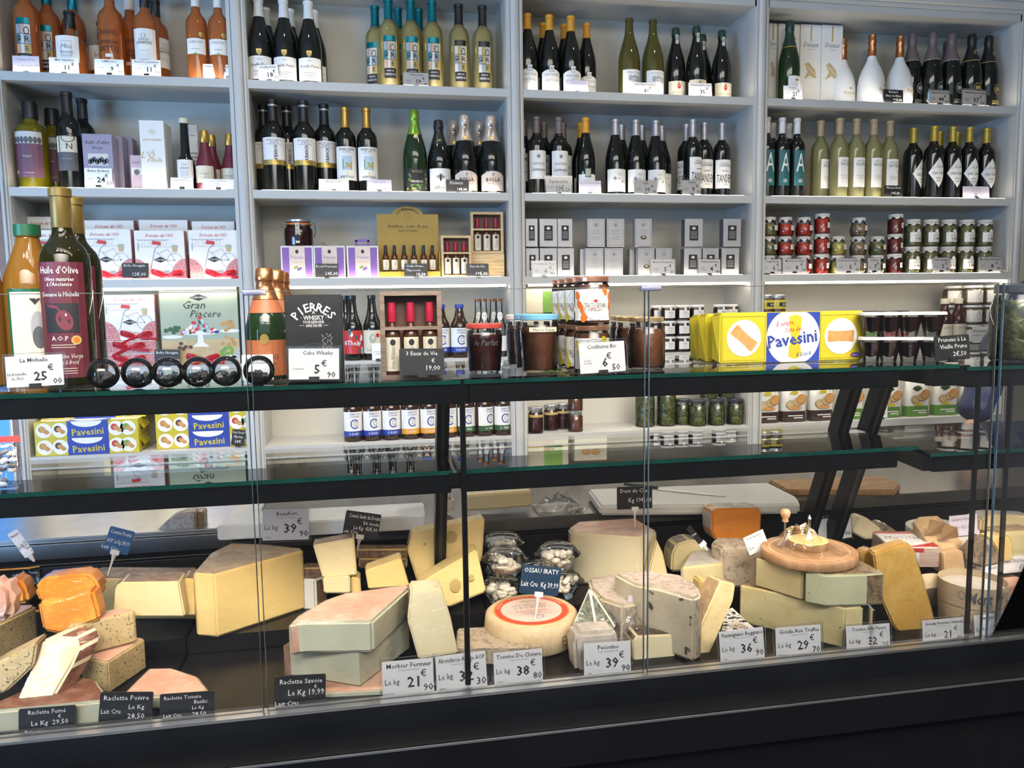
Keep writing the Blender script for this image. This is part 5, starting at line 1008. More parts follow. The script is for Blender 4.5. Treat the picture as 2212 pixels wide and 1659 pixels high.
# grey wooden case with three bottles
Y = 1.47; A, B = onY(822, 720, Y).x, onY(955, 720, Y).x; h = onY(888, 629, Y).z-ZA
wood_case('grey wooden open case with three red-topped brandy bottles', A, B, ZA+.0005, h, .04, Y, 'grey_wood')
kind('evb', 'brandy_bottle', 'small brandy bottle with dark red wax top in grey case', 'mini', h*.82, .0155, 'w_amber', (.73, 'wax_red', 1.25), lambda g, R, h: (patch(g, R, .05*h, .52*h, 60, 'paper_cream'), g.disc(0, .45*h, .005, .006, 'ink', .001, R, 12), g.text('Poire Williams', 0, .24*h, .008, 'ink_grey', rot=PI/2, w=.04, bend=R)))
for k, px in enumerate((848, 888, 929)): put('evb', (onY(px, 740, Y+.02).x, Y+.02, ZA+.0005+(B-A)*.075), 0, ('', k))
# jars of jam
FAC = [(0, .80), (.02, .86), (.08, .90), (.70, 1.0), (.80, 1.0), (.84, .96), (.90, .94)]
p = at(1052, 806, ZA, .03); hj = hgt(1052, 699, p.y, ZA)
jar('jamr', 'jam_jar', 'facetted jar of dark jam with red patterned lid', hj, .0365, 'f_jam', 'lid_red', lidh=.10, lidr=1.03, prof=FAC, seg=14, label=lambda g, R, h: g.text('le Parfait', 0, .62*h, .012, 'grey_dk', w=.05, shear=.3, bend=R*.97)); put('jamr', (p.x, p.y, ZA+.0005))
p = at(1176, 806, ZA, .04); hj = hgt(1176, 679, p.y, ZA)
jar('jamb', 'jam_jar', 'facetted jar of amber jam with light blue lid', hj, .0395, 'f_honey', 'lid_blue', lidh=.10, lidr=1.0, prof=FAC, seg=14, label=lambda g, R, h: (g.rect(-R*.75, .70*h, R*.75, .78*h, 'paper_cream', .0006, R*1.01), g.text('Maison Videau', 0, .74*h, .006, 'ink', w=.045, shear=.2, bend=R*1.01)))
put('jamb', (p.x, p.y, ZA+.0005), 0, ('', 3)); put('jamb', (onY(1150, 740, p.y+.082).x, p.y+.082, ZA+.0005), 0, ('', 2))
jar('jamw', 'jam_jar', 'jar of brown jam with pale printed lid behind blue lids', hj*.98, .0385, 'f_honey', 'paper_pink', lidh=.10, lidr=1.0, prof=FAC, seg=14); put('jamw', (onY(1130, 740, p.y+.165).x, p.y+.165, ZA+.0005))
p = at(1278, 812, ZA, .062); hj = hgt(1278, 703, p.y, ZA)
def tea(c, nm):
    def f(g, R, h):
        patch(g, R, .10*h, .74*h, 78, 'paper'); rnd = random.Random(2)
        for i in range(26):
            x = rnd.uniform(-1.3, 1.3)*R; z = rnd.uniform(.14, .70)*h
            if (x/.024)**2+((z-.42*h)/.030)**2 > 1.1: g.disc(x, z, .006, .009, c, .0005+i*.00001, R, 10, rot=rnd.uniform(-.6, .6))
        g.disc(0, .42*h, .024, .030, 'paper', .0012, R, 24); g.disc(0, .42*h, .023, .029, 'grey', .0015, R, 24, ring=.03); g.text('TEA TOGETHER', 0, .41*h, .0085, 'ink', w=.042, y=.0022, bend=R); g.disc(0, .50*h, .004, .003, 'ink_red', .0018, R, 10); g.text('ABRICOT', 0, .35*h, .004, 'ink_red', y=.002, bend=R); g.text('THÉ BLANC', 0, .31*h, .004, 'ink', y=.002, bend=R)
    return f
for kx, c, ds in (('teao', 'orange_flat', 'orange fruit'), ('teay', 'yellow', 'yellow lemon')): jar(kx, 'jam_jar', 'preserve jar with copper lid and %s label' % ds, hj, .0345, 'f_honey', 'lid_copper', lidh=.11, lidr=1.0, label=tea(c, ''), prof=[(0, .9), (.02, 1), (.86, 1), (.90, .93), (.96, .93)], seg=24)
for k in range(4):
    Y = p.y+.072*k; X = onY((1278, 1257, 1240, 1226)[k], 740, Y).x
    put('teay', (X, Y, ZA+.0005), -.1 if k == 0 else -.5, ('lower tier', -k)); put('teao' if k == 0 else 'teay', (X, Y, ZA+.001+hj*1.002), -.05 if k == 0 else -.6, ('upper tier', -k))
p = at(1396, 800, ZA, .036); hj = hgt(1396, 685, p.y, ZA)
jar('hon', 'honey_jar', 'plain jar of brown spread with gold lid', hj, .0385, 'f_honey', 'lid_gold', lidh=.09, lidr=.93, prof=[(0, .84), (.03, .95), (.10, 1), (.74, 1), (.82, .90), (.92, .88)], seg=24)
for k in range(3): put('hon', (onY((1396, 1368, 1352)[k], 740, p.y+.08*k).x, p.y+.08*k, ZA+.0005), 0, ('', -k))
# upright biscuit packets
def upright(x0, x1, yt, yb, rank, ds, dy=0.):
    c = at((x0+x1)/2, yb, ZA); Y = c.y+dy; A, B = onY(x0, 730, Y).x, onY(x1, 730, Y).x; w_ = B-A; h = onY((x0+x1)/2, yt, Y).z-ZA
    t = thing('biscuit_packet', ds, 'biscuit packet', ((A+B)/2, Y+.02, ZA+.0005), (0, 0, -.0)); part('wrapper', G().bevbox(-w_/2, -.019, 0, w_/2, .019, h, .003, 'yellow', 2), t, 40)
    g = G(); g.rect(-w_*.185, 0, w_*.185, h, 'blue', .0004); g.disc(0, h*.5, w_*.185, h*.56, 'paper', .0006, None, 40)
    g.v = [(x, y, min(max(z, .001), h-.001)) for x, y, z in g.v]
    for cx, ro in ((-.34, -.7), (.335, 0)):
        g.rect(w_*(cx-.145), h*.06, w_*(cx+.145), h*.93, 'yellow_dk', .0008, frame=.0012); g.disc(w_*cx, h*.5, h*.36, h*.36, 'paper', .0009, None, 32)
        c_, s_ = math.cos(ro), math.sin(ro); L, q = h*.29, h*.12; g.shape([(w_*cx+u*L*c_-v*q*s_, h*.5+u*L*s_+v*q*c_) for u, v in ((-1, -.8), (-.9, -1), (-.4, -.85), (.4, -.85), (.9, -1), (1, -.8), (1, .8), (.9, 1), (.4, .85), (-.4, .85), (-.9, 1), (-1, .8))], 'biscuit', .0013)
    g.shape([(u*w_*.045+.004, h*v) for u, v in ((-1, .9), (0, .95), (1, .9), (.9, .7), (.6, .5), (.9, .3), (1, .12), (0, .06), (-1, .12), (-.9, .3), (-.6, .5), (-.9, .7))], 'yellow', .0010)
    g.text('È sempre', -w_*.06, h*.78, h*.10, 'ink_red', shear=.3, rot=.12, w=w_*.12, y=.0016); g.text("l'ora dei", 0, h*.66, h*.10, 'ink_red', shear=.3, rot=.12, w=w_*.12, y=.0016); g.text('Pavesini', -.002, h*.47, h*.24, 'ink_blue', bold=1, rot=.12, w=w_*.355, y=.0018); g.text('8 Snack', w_*.075, h*.17, h*.09, 'ink_blue', shear=.3, rot=.15, w=w_*.11, y=.0016)
    g.disc(w_*.44, h*.12, w_*.035, h*.05, 'ink_red', .0014); g.disc(w_*.444, h*.12, w_*.032, h*.043, 'ink_blue', .0018); g.text('Pavesi', w_*.442, h*.12, h*.04, 'paper', y=.0024, w=w_*.055)
    part('printed_front', g, t, loc=(0, -.019, 0))
    for sgn in (-1, 1): part('crimped_end', G().add([(sgn*w_/2, -.016, h*.95), (sgn*w_/2, -.016, h*.03), (sgn*(w_/2+.012), -.006, h*.10), (sgn*(w_/2+.011), 0, h*.55), (sgn*(w_/2+.014), -.004, h*.93), (sgn*w_/2, .016, h*.95), (sgn*w_/2, .016, h*.03)], [(0, 1, 2, 3, 4), (4, 3, 2, 6, 5), (4, 3, 2, 1, 0)], 'yellow_dk'), t)
upright(1556, 1866, 674, 783, None, 'yellow biscuit packet in front with blue lettering in white oval', .0); upright(1526, 1840, 676, 783, None, 'yellow biscuit packet standing behind the front packet', .042); upright(1508, 1820, 678, 783, None, 'yellow biscuit packet third from the glass', .084)
# lidded plum cups
hc = .0535
for k, px in enumerate((1883, 1921, 1964, 2013)):
    for tier in range(2):
        c = at(px, 787-k*1.2, ZA, .02+.018*(3-k)); X = onY(px, 720, c.y).x
        t = thing('plum_cup', 'clear cup of dark plum in brandy with white lid', 'cup', (X, c.y, ZA+.0005+tier*(hc+.0005)), (0, 0, 0), 'lidded plum cups', (('lower tier', 'upper tier')[tier], px)); r = .0255
        part('cup_wall', G().lathe([(0, r*.62), (.004, r*.64), (hc*.90, r)], 'clear_wall', 22, close=False).lathe([(0, r*.62), (.010, r*.62)], 'clear_wall', 10), t, 40)
        part('liquid', G().lathe([(.012, r*.64), (hc*.80, r*.93)], 'w_red', 20), t, 40); part('plum', G().ell((0, 0, hc*.42), (r*.5, r*.5, hc*.26), 'f_jam', 12, 8), t, 60); part('lid', G().lathe([(hc*.88, r*1.05), (hc*.885, r*1.12), (hc*.985, r*1.08), (hc, r*.98)], 'lid_white', 24), t, 40)
# gherkin jar on the corner unit
c = at(2222, 783, 1.405, .045); h = hgt(2215, 615, c.y, 1.405)
jar('pickX', 'pickle_jar', 'big gherkin jar with dark lid at the right picture edge', h, .049, 'f_pickle', 'lid_black', lidh=.11, lidr=.86, prof=[(0, .86), (.04, .96), (.10, 1), (.72, 1), (.86, .84), (.92, .80)], extra=('gherkins', pickle_stuff), seg=26); put('pickX', (c.x, c.y, 1.4055))
# small clear bag at the far left on the lower shelf
c = at(2, 1062, ZB); t = thing('clear_bag', 'clear cellophane bag with red top band at far left', 'bag', (c.x, c.y+.02, ZB+.0005))
part('bag_body', G().bevbox(-.026, -.014, 0, .026, .014, .082, .008, 'film_fine', 3), t, 50); part('red_band', G().box(-.028, -.002, .082, .028, .002, .092, 'red'), t); g = G(); rnd = random.Random(9)
for k in range(26): g.ell((rnd.uniform(-.017, .017), rnd.uniform(-.008, .008), rnd.uniform(.006, .07)), (.007, .005, .005), rnd.choice(['sky', 'paper', 'grey_dk']), 7, 5)
o = part('sweets', g, t); o['kind'] = 'stuff'
# ================================================================ cheeses
mat('p_cream', (.84, .70, .38), .42, var=.05, scale=14, sss=.12); mat('p_yellow', (.85, .62, .24), .42, var=.05, scale=14, sss=.12); mat('p_pale', (.86, .76, .50), .42, var=.04, scale=14, sss=.12); mat('p_white', (.84, .80, .67), .42, var=.04, scale=14, sss=.1)
mat('p_emm', (.88, .67, .28), .42, var=.04, scale=10, sss=.12); mat('hole_shade', (.46, .34, .13), .5, var=.05); mottle('p_blueish', (.66, .66, .50), (.60, .61, .46), 16, bump=.05, sss=.1)
mottle('p_mimo', (.76, .25, .025), (.84, .36, .05), 22, bump=.1, sss=.1, rough=.4); mottle('p_pepper', (.70, .54, .28), (.60, .46, .22), 30, bump=.1, c3=(.12, .11, .07), s3=230, p3=.62); mottle('p_truffle', (.80, .70, .38), (.74, .62, .30), 16, bump=.05, c3=(.09, .06, .03), s3=75, p3=.72, sss=.08)
mottle('p_vein', (.74, .68, .52), (.68, .60, .44), 20, bump=.1, c3=(.10, .09, .09), s3=34, p3=.66); mottle('p_aged', (.58, .33, .07), (.66, .42, .12), 18, bump=.1, c3=(.66, .50, .25), s3=190, p3=.68, rough=.35); mottle('p_parm', (.76, .62, .33), (.70, .53, .26), 60, bump=.35); mat('p_cheddar', (.84, .29, .03), .45, var=.08, scale=20, sss=.1)
mottle('r_brown', (.20, .11, .06), (.36, .23, .14), 45, bump=.5, rough=.6); mottle('r_pink', (.70, .38, .27), (.78, .52, .39), 24, bump=.2, rough=.5); mottle('r_tan', (.42, .28, .15), (.54, .40, .25), 40, bump=.4); mottle('r_grey', (.26, .23, .19), (.46, .41, .33), 60, bump=.6, rough=.7); mottle('r_speck', (.55, .46, .34), (.30, .24, .17), 70, lo=.5, hi=.62, bump=.5, rough=.7)
mottle('r_green', (.08, .10, .07), (.22, .23, .18), 90, bump=.6, rough=.75, c3=(.45, .42, .33), s3=220, p3=.64); mottle('r_herb', (.10, .06, .035), (.34, .24, .13), 55, lo=.4, hi=.6, bump=.7, rough=.6, c3=(.50, .36, .18), s3=120, p3=.66); mottle('r_ash', (.16, .13, .11), (.45, .34, .22), 40, lo=.42, hi=.58, bump=.5); mottle('r_orange', (.50, .17, .03), (.60, .26, .06), 30, bump=.3); mottle('r_smoke', (.20, .08, .05), (.34, .17, .11), 30, bump=.25, rough=.4); mottle('r_white', (.66, .62, .55), (.56, .50, .42), 40, bump=.3, rough=.7); mottle('r_bloom', (.60, .52, .45), (.38, .26, .18), 80, lo=.45, hi=.65, bump=.5)
mottle('r_dark', (.05, .04, .03), (.16, .12, .08), 50, bump=.5)
def cheese(desc, bm, paste, rind=None, film=True, name='cheese_wedge', bev=.004, extra=None, cat='cheese', filmmat='film'):
    """bm faces: material 0 paste, 1 rind; world coordinates"""
    bmesh.ops.recalc_face_normals(bm, faces=bm.faces[:])
    if bev: bmesh.ops.bevel(bm, geom=[e for e in bm.edges], offset=bev, segments=2, affect='EDGES', clamp_overlap=True)
    bmesh.ops.recalc_face_normals(bm, faces=bm.faces[:])
    zb = min(v.co.z for v in bm.verts); c = sum((v.co for v in bm.verts), Vector())/len(bm.verts); o = Vector((c.x, c.y, zb))
    t = thing(name, desc, cat, o)
    bm.verts.index_update(); vs = [v.co-o for v in bm.verts]
    for i, (nm, mt) in enumerate((('paste', paste), ('rind', rind))):
        fs = [tuple(v.index for v in f.verts) for f in bm.faces if f.material_index == i]
        if fs: 
            used = sorted({k for f in fs for k in f}); mp = {k: j for j, k in enumerate(used)}
            part(nm, G().add([vs[k] for k in used], [tuple(mp[k] for k in f) for f in fs], mt or paste), t, 50)
    if film: part('cling_film', G().add([v.co-o+v.normal*.0016 for v in bm.verts], [tuple(v.index for v in f.verts) for f in bm.faces], filmmat), t, 70)
    if extra: extra(t, o)
    bm.free(); return t
def slabz(pts, ft, fb, zb, rind=(), top=1, zt=None, dz=None):
    """pts: pixel outline of the top face; ft / fb: top and bottom pixel of one front corner"""
    if zt is None:
        Yf = onZ(fb[0], fb[1], zb).y; zt = onY(ft[0], ft[1], Yf).z
    P = [onZ(x, y, zt) for x, y in pts]; bm = bmesh.new(); n = len(P)
    for p in P: p.y = min(max(p.y, 1.447), 1.945)
    T = [bm.verts.new(p) for p in P]; Bv = [bm.verts.new((p.x, p.y, zb)) for p in P]
    f = bm.faces.new(T); f.material_index = top; f = bm.faces.new(list(reversed(Bv))); f.material_index = top
    for i in range(n):
        f = bm.faces.new((T[i], Bv[i], Bv[(i+1) % n], T[(i+1) % n])); f.material_index = 1 if i in rind else 0
    return bm, zt
def slaby(pts, Y, t, lean=0., rind=(), dx=0., front=0, back=0):
    P = [onY(x, y, Y) for x, y in pts]; zm = min(p.z for p in P)
    P = [onY(x, y, Y+lean*(p.z-zm)) for (x, y), p in zip(pts, P)]; bm = bmesh.new(); n = len(P)
    A = [bm.verts.new(p) for p in P]; Bv = [bm.verts.new(p+Vector((dx, t, 0))) for p in P]
    f = bm.faces.new(A); f.material_index = front; f = bm.faces.new(list(reversed(Bv))); f.material_index = back
    for i in range(n):
        f = bm.faces.new((A[i], Bv[i], Bv[(i+1) % n], A[(i+1) % n])); f.material_index = 1 if i in rind else 0
    return bm
def SZc(desc, pts, ft, fb, zb, paste, rindm, rind=(), top=1, film=True, zt=None, **kw):
    Yf = None
    if zt is None: Yf = onZ(fb[0], fb[1], zb).y; zt = onY(ft[0], ft[1], Yf).z
    P = [onZ(x, y, zt) for x, y in pts]
    for p in P: p.y = min(max(p.y, 1.447), 1.945)
    bm = bmesh.new(); n = len(P)
    T = [bm.verts.new(p) for p in P]; Bv = [bm.verts.new((p.x, p.y, zb)) for p in P]
    f = bm.faces.new(T); f.material_index = top; f = bm.faces.new(list(reversed(Bv))); f.material_index = top
    for i in range(n): f = bm.faces.new((T[i], Bv[i], Bv[(i+1) % n], T[(i+1) % n])); f.material_index = 1 if i in rind else 0
    cheese(desc, bm, paste, rindm, film, **kw); return zt
def SYc(desc, pts, Y, t, paste, rindm=None, lean=0., rind=(), dx=0., front=0, film=True, **kw):
    return cheese(desc, slaby(pts, Y, t, lean, rind, dx, front), paste, rindm, film, **kw)
def crumple(desc_parent, c, sx, sy, h, seed=1, nm='film_fold'):
    rnd = random.Random(seed); n = 9; vs = []; fs = []
    for j in range(n):
        for i in range(n):
            u, v = i/(n-1)-.5, j/(n-1)-.5; e = max(0, 1-(4*(u*u+v*v)))
            vs.append((c[0]+u*sx+rnd.uniform(-.1, .1)*sx/n*2, c[1]+v*sy, c[2]+e*h*rnd.uniform(.3, 1)+rnd.uniform(0, .15)*h))
    for j in range(n-1):
        for i in range(n-1): a = j*n+i; fs.append((a, a+1, a+n+1)); fs.append((a, a+n+1, a+n))
    part(nm, G().add(vs, fs, 'film_fine'), desc_parent)
# --- left cluster
SZc('half round of orange mimolette under a white tag', [(-60, 1252), (0, 1224), (76, 1207), (101, 1193), (112, 1204), (105, 1190), (60, 1186), (-40, 1205)], (76, 1207), (76, 1302), Z1, 'p_mimo', 'r_white', bev=.008)
SYc('small rough orange cheese lump behind pink wrapped piece', [(14, 1306), (12, 1262), (22, 1248), (42, 1250), (58, 1278), (60, 1306)], 1.70, .05, 'p_mimo', 'r_orange', 0, (1, 2, 3), bev=.008)
SYc('bright orange wrapped cheese chunk, upper of two', [(84, 1302), (73, 1272), (90, 1249), (188, 1238), (206, 1252), (218, 1279), (203, 1302)], 1.66, .05, 'p_mimo', 'r_orange', .15, (0, 1, 4, 5), bev=.006)
SYc('bright orange wrapped cheese chunk, lower of two', [(92, 1364), (80, 1303), (136, 1295), (200, 1275), (212, 1318), (216, 1340), (130, 1371)], 1.60, .045, 'p_mimo', 'r_orange', .12, (0, 4, 5), bev=.006)
SYc('pink wrapped cheese piece at far left edge', [(-30, 1346), (-30, 1262), (5, 1252), (26, 1275), (30, 1310), (18, 1346)], 1.56, .05, 'r_pink', 'r_pink', .1, (), bev=.012, filmmat='film_fine')
SZc('speckled cheese wedge at far left with pinkish rind', [(-60, 1372), (0, 1346), (76, 1310), (72, 1305), (28, 1306), (-40, 1330)], (0, 1346), (0, 1428), .84, 'p_pepper', 'r_pink', (2,), bev=.005)
SYc('dark-speckled wedge lying low at far left', [(-40, 1505), (-40, 1452), (5, 1426), (80, 1388), (72, 1440), (12, 1496)], 1.50, .05, 'p_pepper', 'r_brown', .2, (3,), bev=.004)
zt = SZc('flat smoked raclette quarter with red-brown rind', [(-40, 1548), (205, 1548), (229, 1497), (207, 1467), (165, 1457), (60, 1485), (-40, 1530)], (100, 1548), (100, 1600), Z0+.001, 'p_blueish', 'r_smoke', (1, 2, 3), bev=.005)
SYc('pale raclette wedge leaning upright with brown rind edge', [(27, 1526), (76, 1424), (88, 1384), (122, 1376), (163, 1378), (170, 1402), (152, 1442), (104, 1524)], 1.478, .045, 'p_pale', 'r_smoke', .55, (3, 4, 5, 6), .025, bev=.004)
z9 = SZc('lower speckled raclette wedge with pink rind', [(172, 1420), (232, 1430), (313, 1379), (288, 1374)], (232, 1430), (237, 1498), Z0+.001, 'p_pepper', 'r_pink', (2,), bev=.003)
SZc('upper peppered raclette wedge with pink rind', [(126, 1344), (157, 1352), (292, 1320), (286, 1314), (262, 1313), (160, 1330)], (157, 1352), (172, 1421), z9+.002, 'p_pepper', 'r_pink', (2, 3), bev=.004)
SZc('thin round wedge of tomato raclette lying alone', [(262, 1503), (452, 1503), (449, 1488), (428, 1461), (372, 1442), (322, 1443), (290, 1474)], (300, 1503), (300, 1533), Z0+.001, 'p_blueish', 'r_pink', (1, 2, 3, 4), bev=.004)
SZc('long rear comté block with brown ridged rind', [(206, 1233), (214, 1250), (424, 1250), (424, 1226), (228, 1218)], (214, 1250), (214, 1338), Z1+.001, 'p_yellow', 'r_brown', (), bev=.003)
SYc('front comté block with smooth pale face', [(243, 1333), (248, 1267), (262, 1258), (386, 1256), (400, 1332)], 1.69, .06, 'p_cream', 'r_brown', .0, (0, 1, 2), bev=.003)
SYc('narrow comté piece beside the beaufort', [(392, 1330), (388, 1258), (398, 1250), (424, 1250), (424, 1330)], 1.73, .06, 'p_yellow', 'r_brown', .0, (1, 2), bev=.003)
SZc('big wrapped beaufort wedge with rough tan rind', [(417, 1238), (462, 1241), (655, 1189), (650, 1184), (580, 1176), (500, 1172), (455, 1195)], (462, 1241), (470, 1377), Z1+.0005, 'p_yellow', 'r_tan', (2, 3, 4), bev=.004)
SZc('white goat cheese block with wrinkled brown rind', [(597, 1248), (680, 1252), (706, 1243), (690, 1236), (614, 1235)], (605, 1248), (608, 1344), Z0+.001, 'p_white', 'r_brown', (1, 2), bev=.004)
# stacked comté pieces behind
SYc('square comté slice standing on two blocks', [(697, 1249), (676, 1178), (764, 1162), (771, 1243)], 1.745, .045, 'p_cream', 'r_brown', .05, (0, 1), bev=.003)
SYc('comté block under the square slice', [(700, 1282), (697, 1249), (756, 1245), (757, 1282)], 1.735, .05, 'p_cream', 'r_brown', 0, (0,), bev=.003)
SYc('small comté block right of the supporting block', [(758, 1282), (757, 1246), (778, 1250), (780, 1282)], 1.75, .05, 'p_yellow', 'r_brown', 0, (2,), bev=.003)
for k, (y0, x0, x1) in enumerate(((1186, 770, 880), (1206, 775, 880), (1226, 655, 700), (1246, 655, 705))):
    SYc('brown ridged comté rind in the rear stack', [(x0, y0+21), (x0, y0+1), (x1, y0), (x1, y0+21)], 1.86, .04, 'p_yellow', 'r_brown', 0, (1,), front=1, bev=.003)
SYc('slanted comté wedge with grey rind beside emmental', [(796, 1273), (789, 1233), (866, 1206), (884, 1267)], 1.715, .05, 'p_yellow', 'r_grey', .05, (0,), bev=.003)
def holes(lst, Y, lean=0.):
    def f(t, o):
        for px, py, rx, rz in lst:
            c = onY(px, py, Y)-o; part('hole_shade', G().ell((0, 0, 0), (rx, .0007, rz), 'hole_shade', 14, 8), t, 60, loc=c)  # flat discs; the shade inside each hollow is put into their darker colour
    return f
SYc('tall emmental slab with large round holes', [(903, 1263), (880, 1190), (890, 1151), (1047, 1121), (1041, 1215)], 1.79, .05, 'p_emm', 'r_tan', .02, (0, 1), bev=.004, extra=holes([(975, 1160, .014, .015), (950, 1222, .015, .013), (918, 1175, .004, .004), (1000, 1200, .006, .005)], 1.791))
SYc('tilted emmental wedge leaning below the tall slab', [(968, 1313), (901, 1264), (1030, 1187), (1050, 1279)], 1.70, .06, 'p_emm', 'r_tan', .1, (0,), bev=.004, extra=holes([(984, 1265, .012, .016), (1018, 1248, .007, .008)], 1.70))
# raclette de Savoie, three deep
SZc('thin bottom raclette slab under the stack', [(640, 1500), (835, 1500), (850, 1440), (700, 1440)], (700, 1500), (700, 1512), Z0+.001, 'p_blueish', 'r_pink', (), bev=.002)
zA_ = SZc('lower bluish raclette wedge of the large stack', [(613, 1396), (626, 1388), (775, 1410), (882, 1335), (868, 1325), (700, 1340)], (772, 1413), (780, 1484), Z0+.014, 'p_blueish', 'r_pink', (0, 4), bev=.004)
SZc('upper bluish raclette wedge with pink rind on top', [(622, 1350), (640, 1331), (700, 1296), (745, 1280), (880, 1262), (888, 1267), (804, 1342), (650, 1344)], (803, 1342), (815, 1409), zA_+.002, 'p_blueish', 'r_pink', (0, 1, 7), bev=.005, extra=holes([(700, 1383, .004, .004), (703, 1389, .003, .003), (708, 1378, .003, .003), (675, 1392, .002, .002), (793, 1401, .004, .003)], 1.497))
SYc('upright wrapped abondance wedge with pale shiny face', [(905, 1427), (880, 1340), (887, 1276), (953, 1272), (972, 1330), (990, 1414)], 1.53, .06, 'p_pale', 'r_tan', .2, (0, 1), bev=.004, filmmat='film_fine')
SZc('flat tomme de chèvre wedge with speckled grey rind', [(984, 1402), (1146, 1402), (1140, 1378), (1068, 1352), (988, 1357)], (1060, 1402), (1060, 1437), Z0+.001, 'r_grey', 'r_speck', (0, 1, 2, 3, 4), bev=.003)
# --- wheel with label
c = at(1150, 1428, Z0, .104); rW = .104; zt = onY(1040, 1325, c.y).z; zt = .878
t = thing('sheep_cheese', 'whole sheep cheese wheel with red-ringed paper label', 'cheese', (onY(1148, 1340, c.y).x, c.y, Z0+.0008)); H = zt-Z0
part('rind', G().lathe([(0, rW*.90), (.006, rW*.97), (H*.5, rW), (H-.006, rW*.97), (H, rW*.90)], 'p_cream2', 40), t, 60); mottle('p_cream2', (.62, .47, .27), (.68, .54, .34), 60, bump=.3)
g = G(); R_ = rW*.80; g.disc(0, 0, R_, R_, 'label_orange', .0006, None, 40); g.disc(0, 0, R_*.96, R_*.96, 'label_red', .0008, None, 40, ring=.14); g.disc(0, 0, R_*.80, R_*.80, 'paper_pink2', .001, None, 40); mat('label_red', (.62, .07, .04), .5, var=.05); mat('label_orange', (.66, .24, .05), .5, var=.05); mat('paper_pink2', (.72, .56, .47), .55, var=.03)
g.text('LES SALOIRS', 0, R_*.34, .010, 'ink_grey', w=R_*.9); g.text('DE LOUIS', 0, R_*.16, .012, 'ink_grey', w=R_*.9); g.text('FROMAGE FERMIER', 0, -R_*.06, .006, 'label_red', w=R_*.9); g.text('AU LAIT CRU', 0, -R_*.2, .005, 'label_red'); g.line([(-R_*.2, R_*.52), (-R_*.08, R_*.62), (0, R_*.54), (R_*.1, R_*.64), (R_*.24, R_*.52)], .0015, 'ink_grey'); g.disc(.01, -R_*.48, .010, .008, 'ink_blue', .0014, None, 14, ring=.2)
g.arc_text('AGOUR · PYRENEES · MONTAGNE', 0, 0, R_*.89, .007, 'paper_cream', span=2.6, y=.0014); part('paper_label', g, t, loc=(0, 0, H), rot=(-PI/2, 0, 0))
g = G(); g.text('Ei', .02, H*.45, .022, 'r_brown', bend=rW*.995); part('carved_mark', g, t, rot=(0, 0, .35))
# --- tubs of cheese pieces
g = G()
def tub(px, py, z, Y, rank, full=1.):
    X = onY(px, py, Y).x; r = .051; h = .060
    t = thing('cheese_tub', 'clear domed tub of white cheese pieces', 'tub', (X, Y, z), (0, 0, random.random()*3), 'stacked clear cheese tubs', rank)
    part('bowl', G().lathe([(0, r*.55), (.002, r*.6), (h*.45, r*.82), (h*.62, r*.98), (h*.64, r*1.10), (h*.66, r*1.10)], 'clear_wall', 24, close=False).lathe([(0, .001), (0.0005, r*.55)], 'clear_wall', 24, close=False), t, 50)
    part('lid', G().lathe([(h*.66, r*1.10), (h*.70, r*1.0), (h*.90, r*.86), (h*1.05, r*.55), (h*1.07, r*.05)], 'clear_wall', 24, close=False), t, 50)
    rnd = random.Random(px); g = G()
    for k in range(34):
        a = rnd.random()*6.3; q = rnd.random()**.5*.72; zz = rnd.uniform(.10, .74); q *= (.62+.5*zz)
        g.ell((0, 0, 0), (.011*rnd.uniform(.7, 1.3), .008, .008*rnd.uniform(.6, 1.2)), 'curd', 8, 6, Matrix.Translation((r*q*math.cos(a), r*q*math.sin(a), h*zz*.95+.003))@Matrix.Rotation(rnd.random()*3, 4, 'X'))
    o = part('cheese_pieces', g, t, 60); o['kind'] = 'stuff'
    if full: part('handwriting', G().text('Gorgonzola', 0, .004, .008, 'ink', shear=.3).text('mascarpone', 0, -.006, .007, 'ink', shear=.3), t, loc=(0, -.028, h*1.02), rot=(-1.1, 0, 0))
mat('curd', (.76, .70, .58), .55, var=.08, scale=60, bump=.4)
Yt = 1.665
for px, k, rk in ((1083, 0, 'left'), (1212, 0, 'right')): tub(px, 1270, Z1+.001, Yt+.105, ('bottom layer', px), 0)
tub(1091, 1220, Z1+.001+.066, Yt+.10, ('middle layer', 1091)); tub(1204, 1195, Z1+.001+.066, Yt+.11, ('middle layer', 1204), 0); tub(1160, 1235, Z1+.001, Yt+.20, ('rear', 1168), 0); tub(1085, 1165, Z1+.001+.066, Yt+.225, ('rear', 1085)); tub(1085, 1180, Z1+.001, Yt+.225, ('rear bottom', 1085), 0)
# --- centre
zD = SZc('tall pale savoy block with pink rind under chalk tag', [(1227, 1142), (1234, 1150), (1379, 1161), (1419, 1147), (1366, 1115), (1344, 1110), (1245, 1124)], (1379, 1161), (1381, 1272), Z1+.0005, 'p_pale', 'r_pink', (0, 6), bev=.005)
SYc('yellow slice leaning right of the tall pale block', [(1395, 1262), (1418, 1165), (1432, 1195), (1447, 1262)], 1.76, .03, 'p_cream', 'r_tan', .0, (2,), bev=.003)
zt = SZc('left wedge of veined wheel with mottled brown rind', [(1271, 1250), (1276, 1270), (1300, 1293), (1345, 1308), (1396, 1298), (1388, 1280), (1320, 1240)], (1345, 1308), (1348, 1400), Z0+.001, 'p_vein', 'r_bloom', (0, 1, 2, 3), bev=.006)
SZc('large veined half wheel with mottled brown rind', [(1372, 1262), (1420, 1270), (1500, 1293), (1516, 1284), (1506, 1262), (1470, 1241), (1400, 1231), (1325, 1237)], (1420, 1274), (1425, 1408), Z0+.001, 'p_vein', 'r_bloom', (2, 3, 4, 5, 6), bev=.006)
bm = bmesh.new(); Y = 1.525
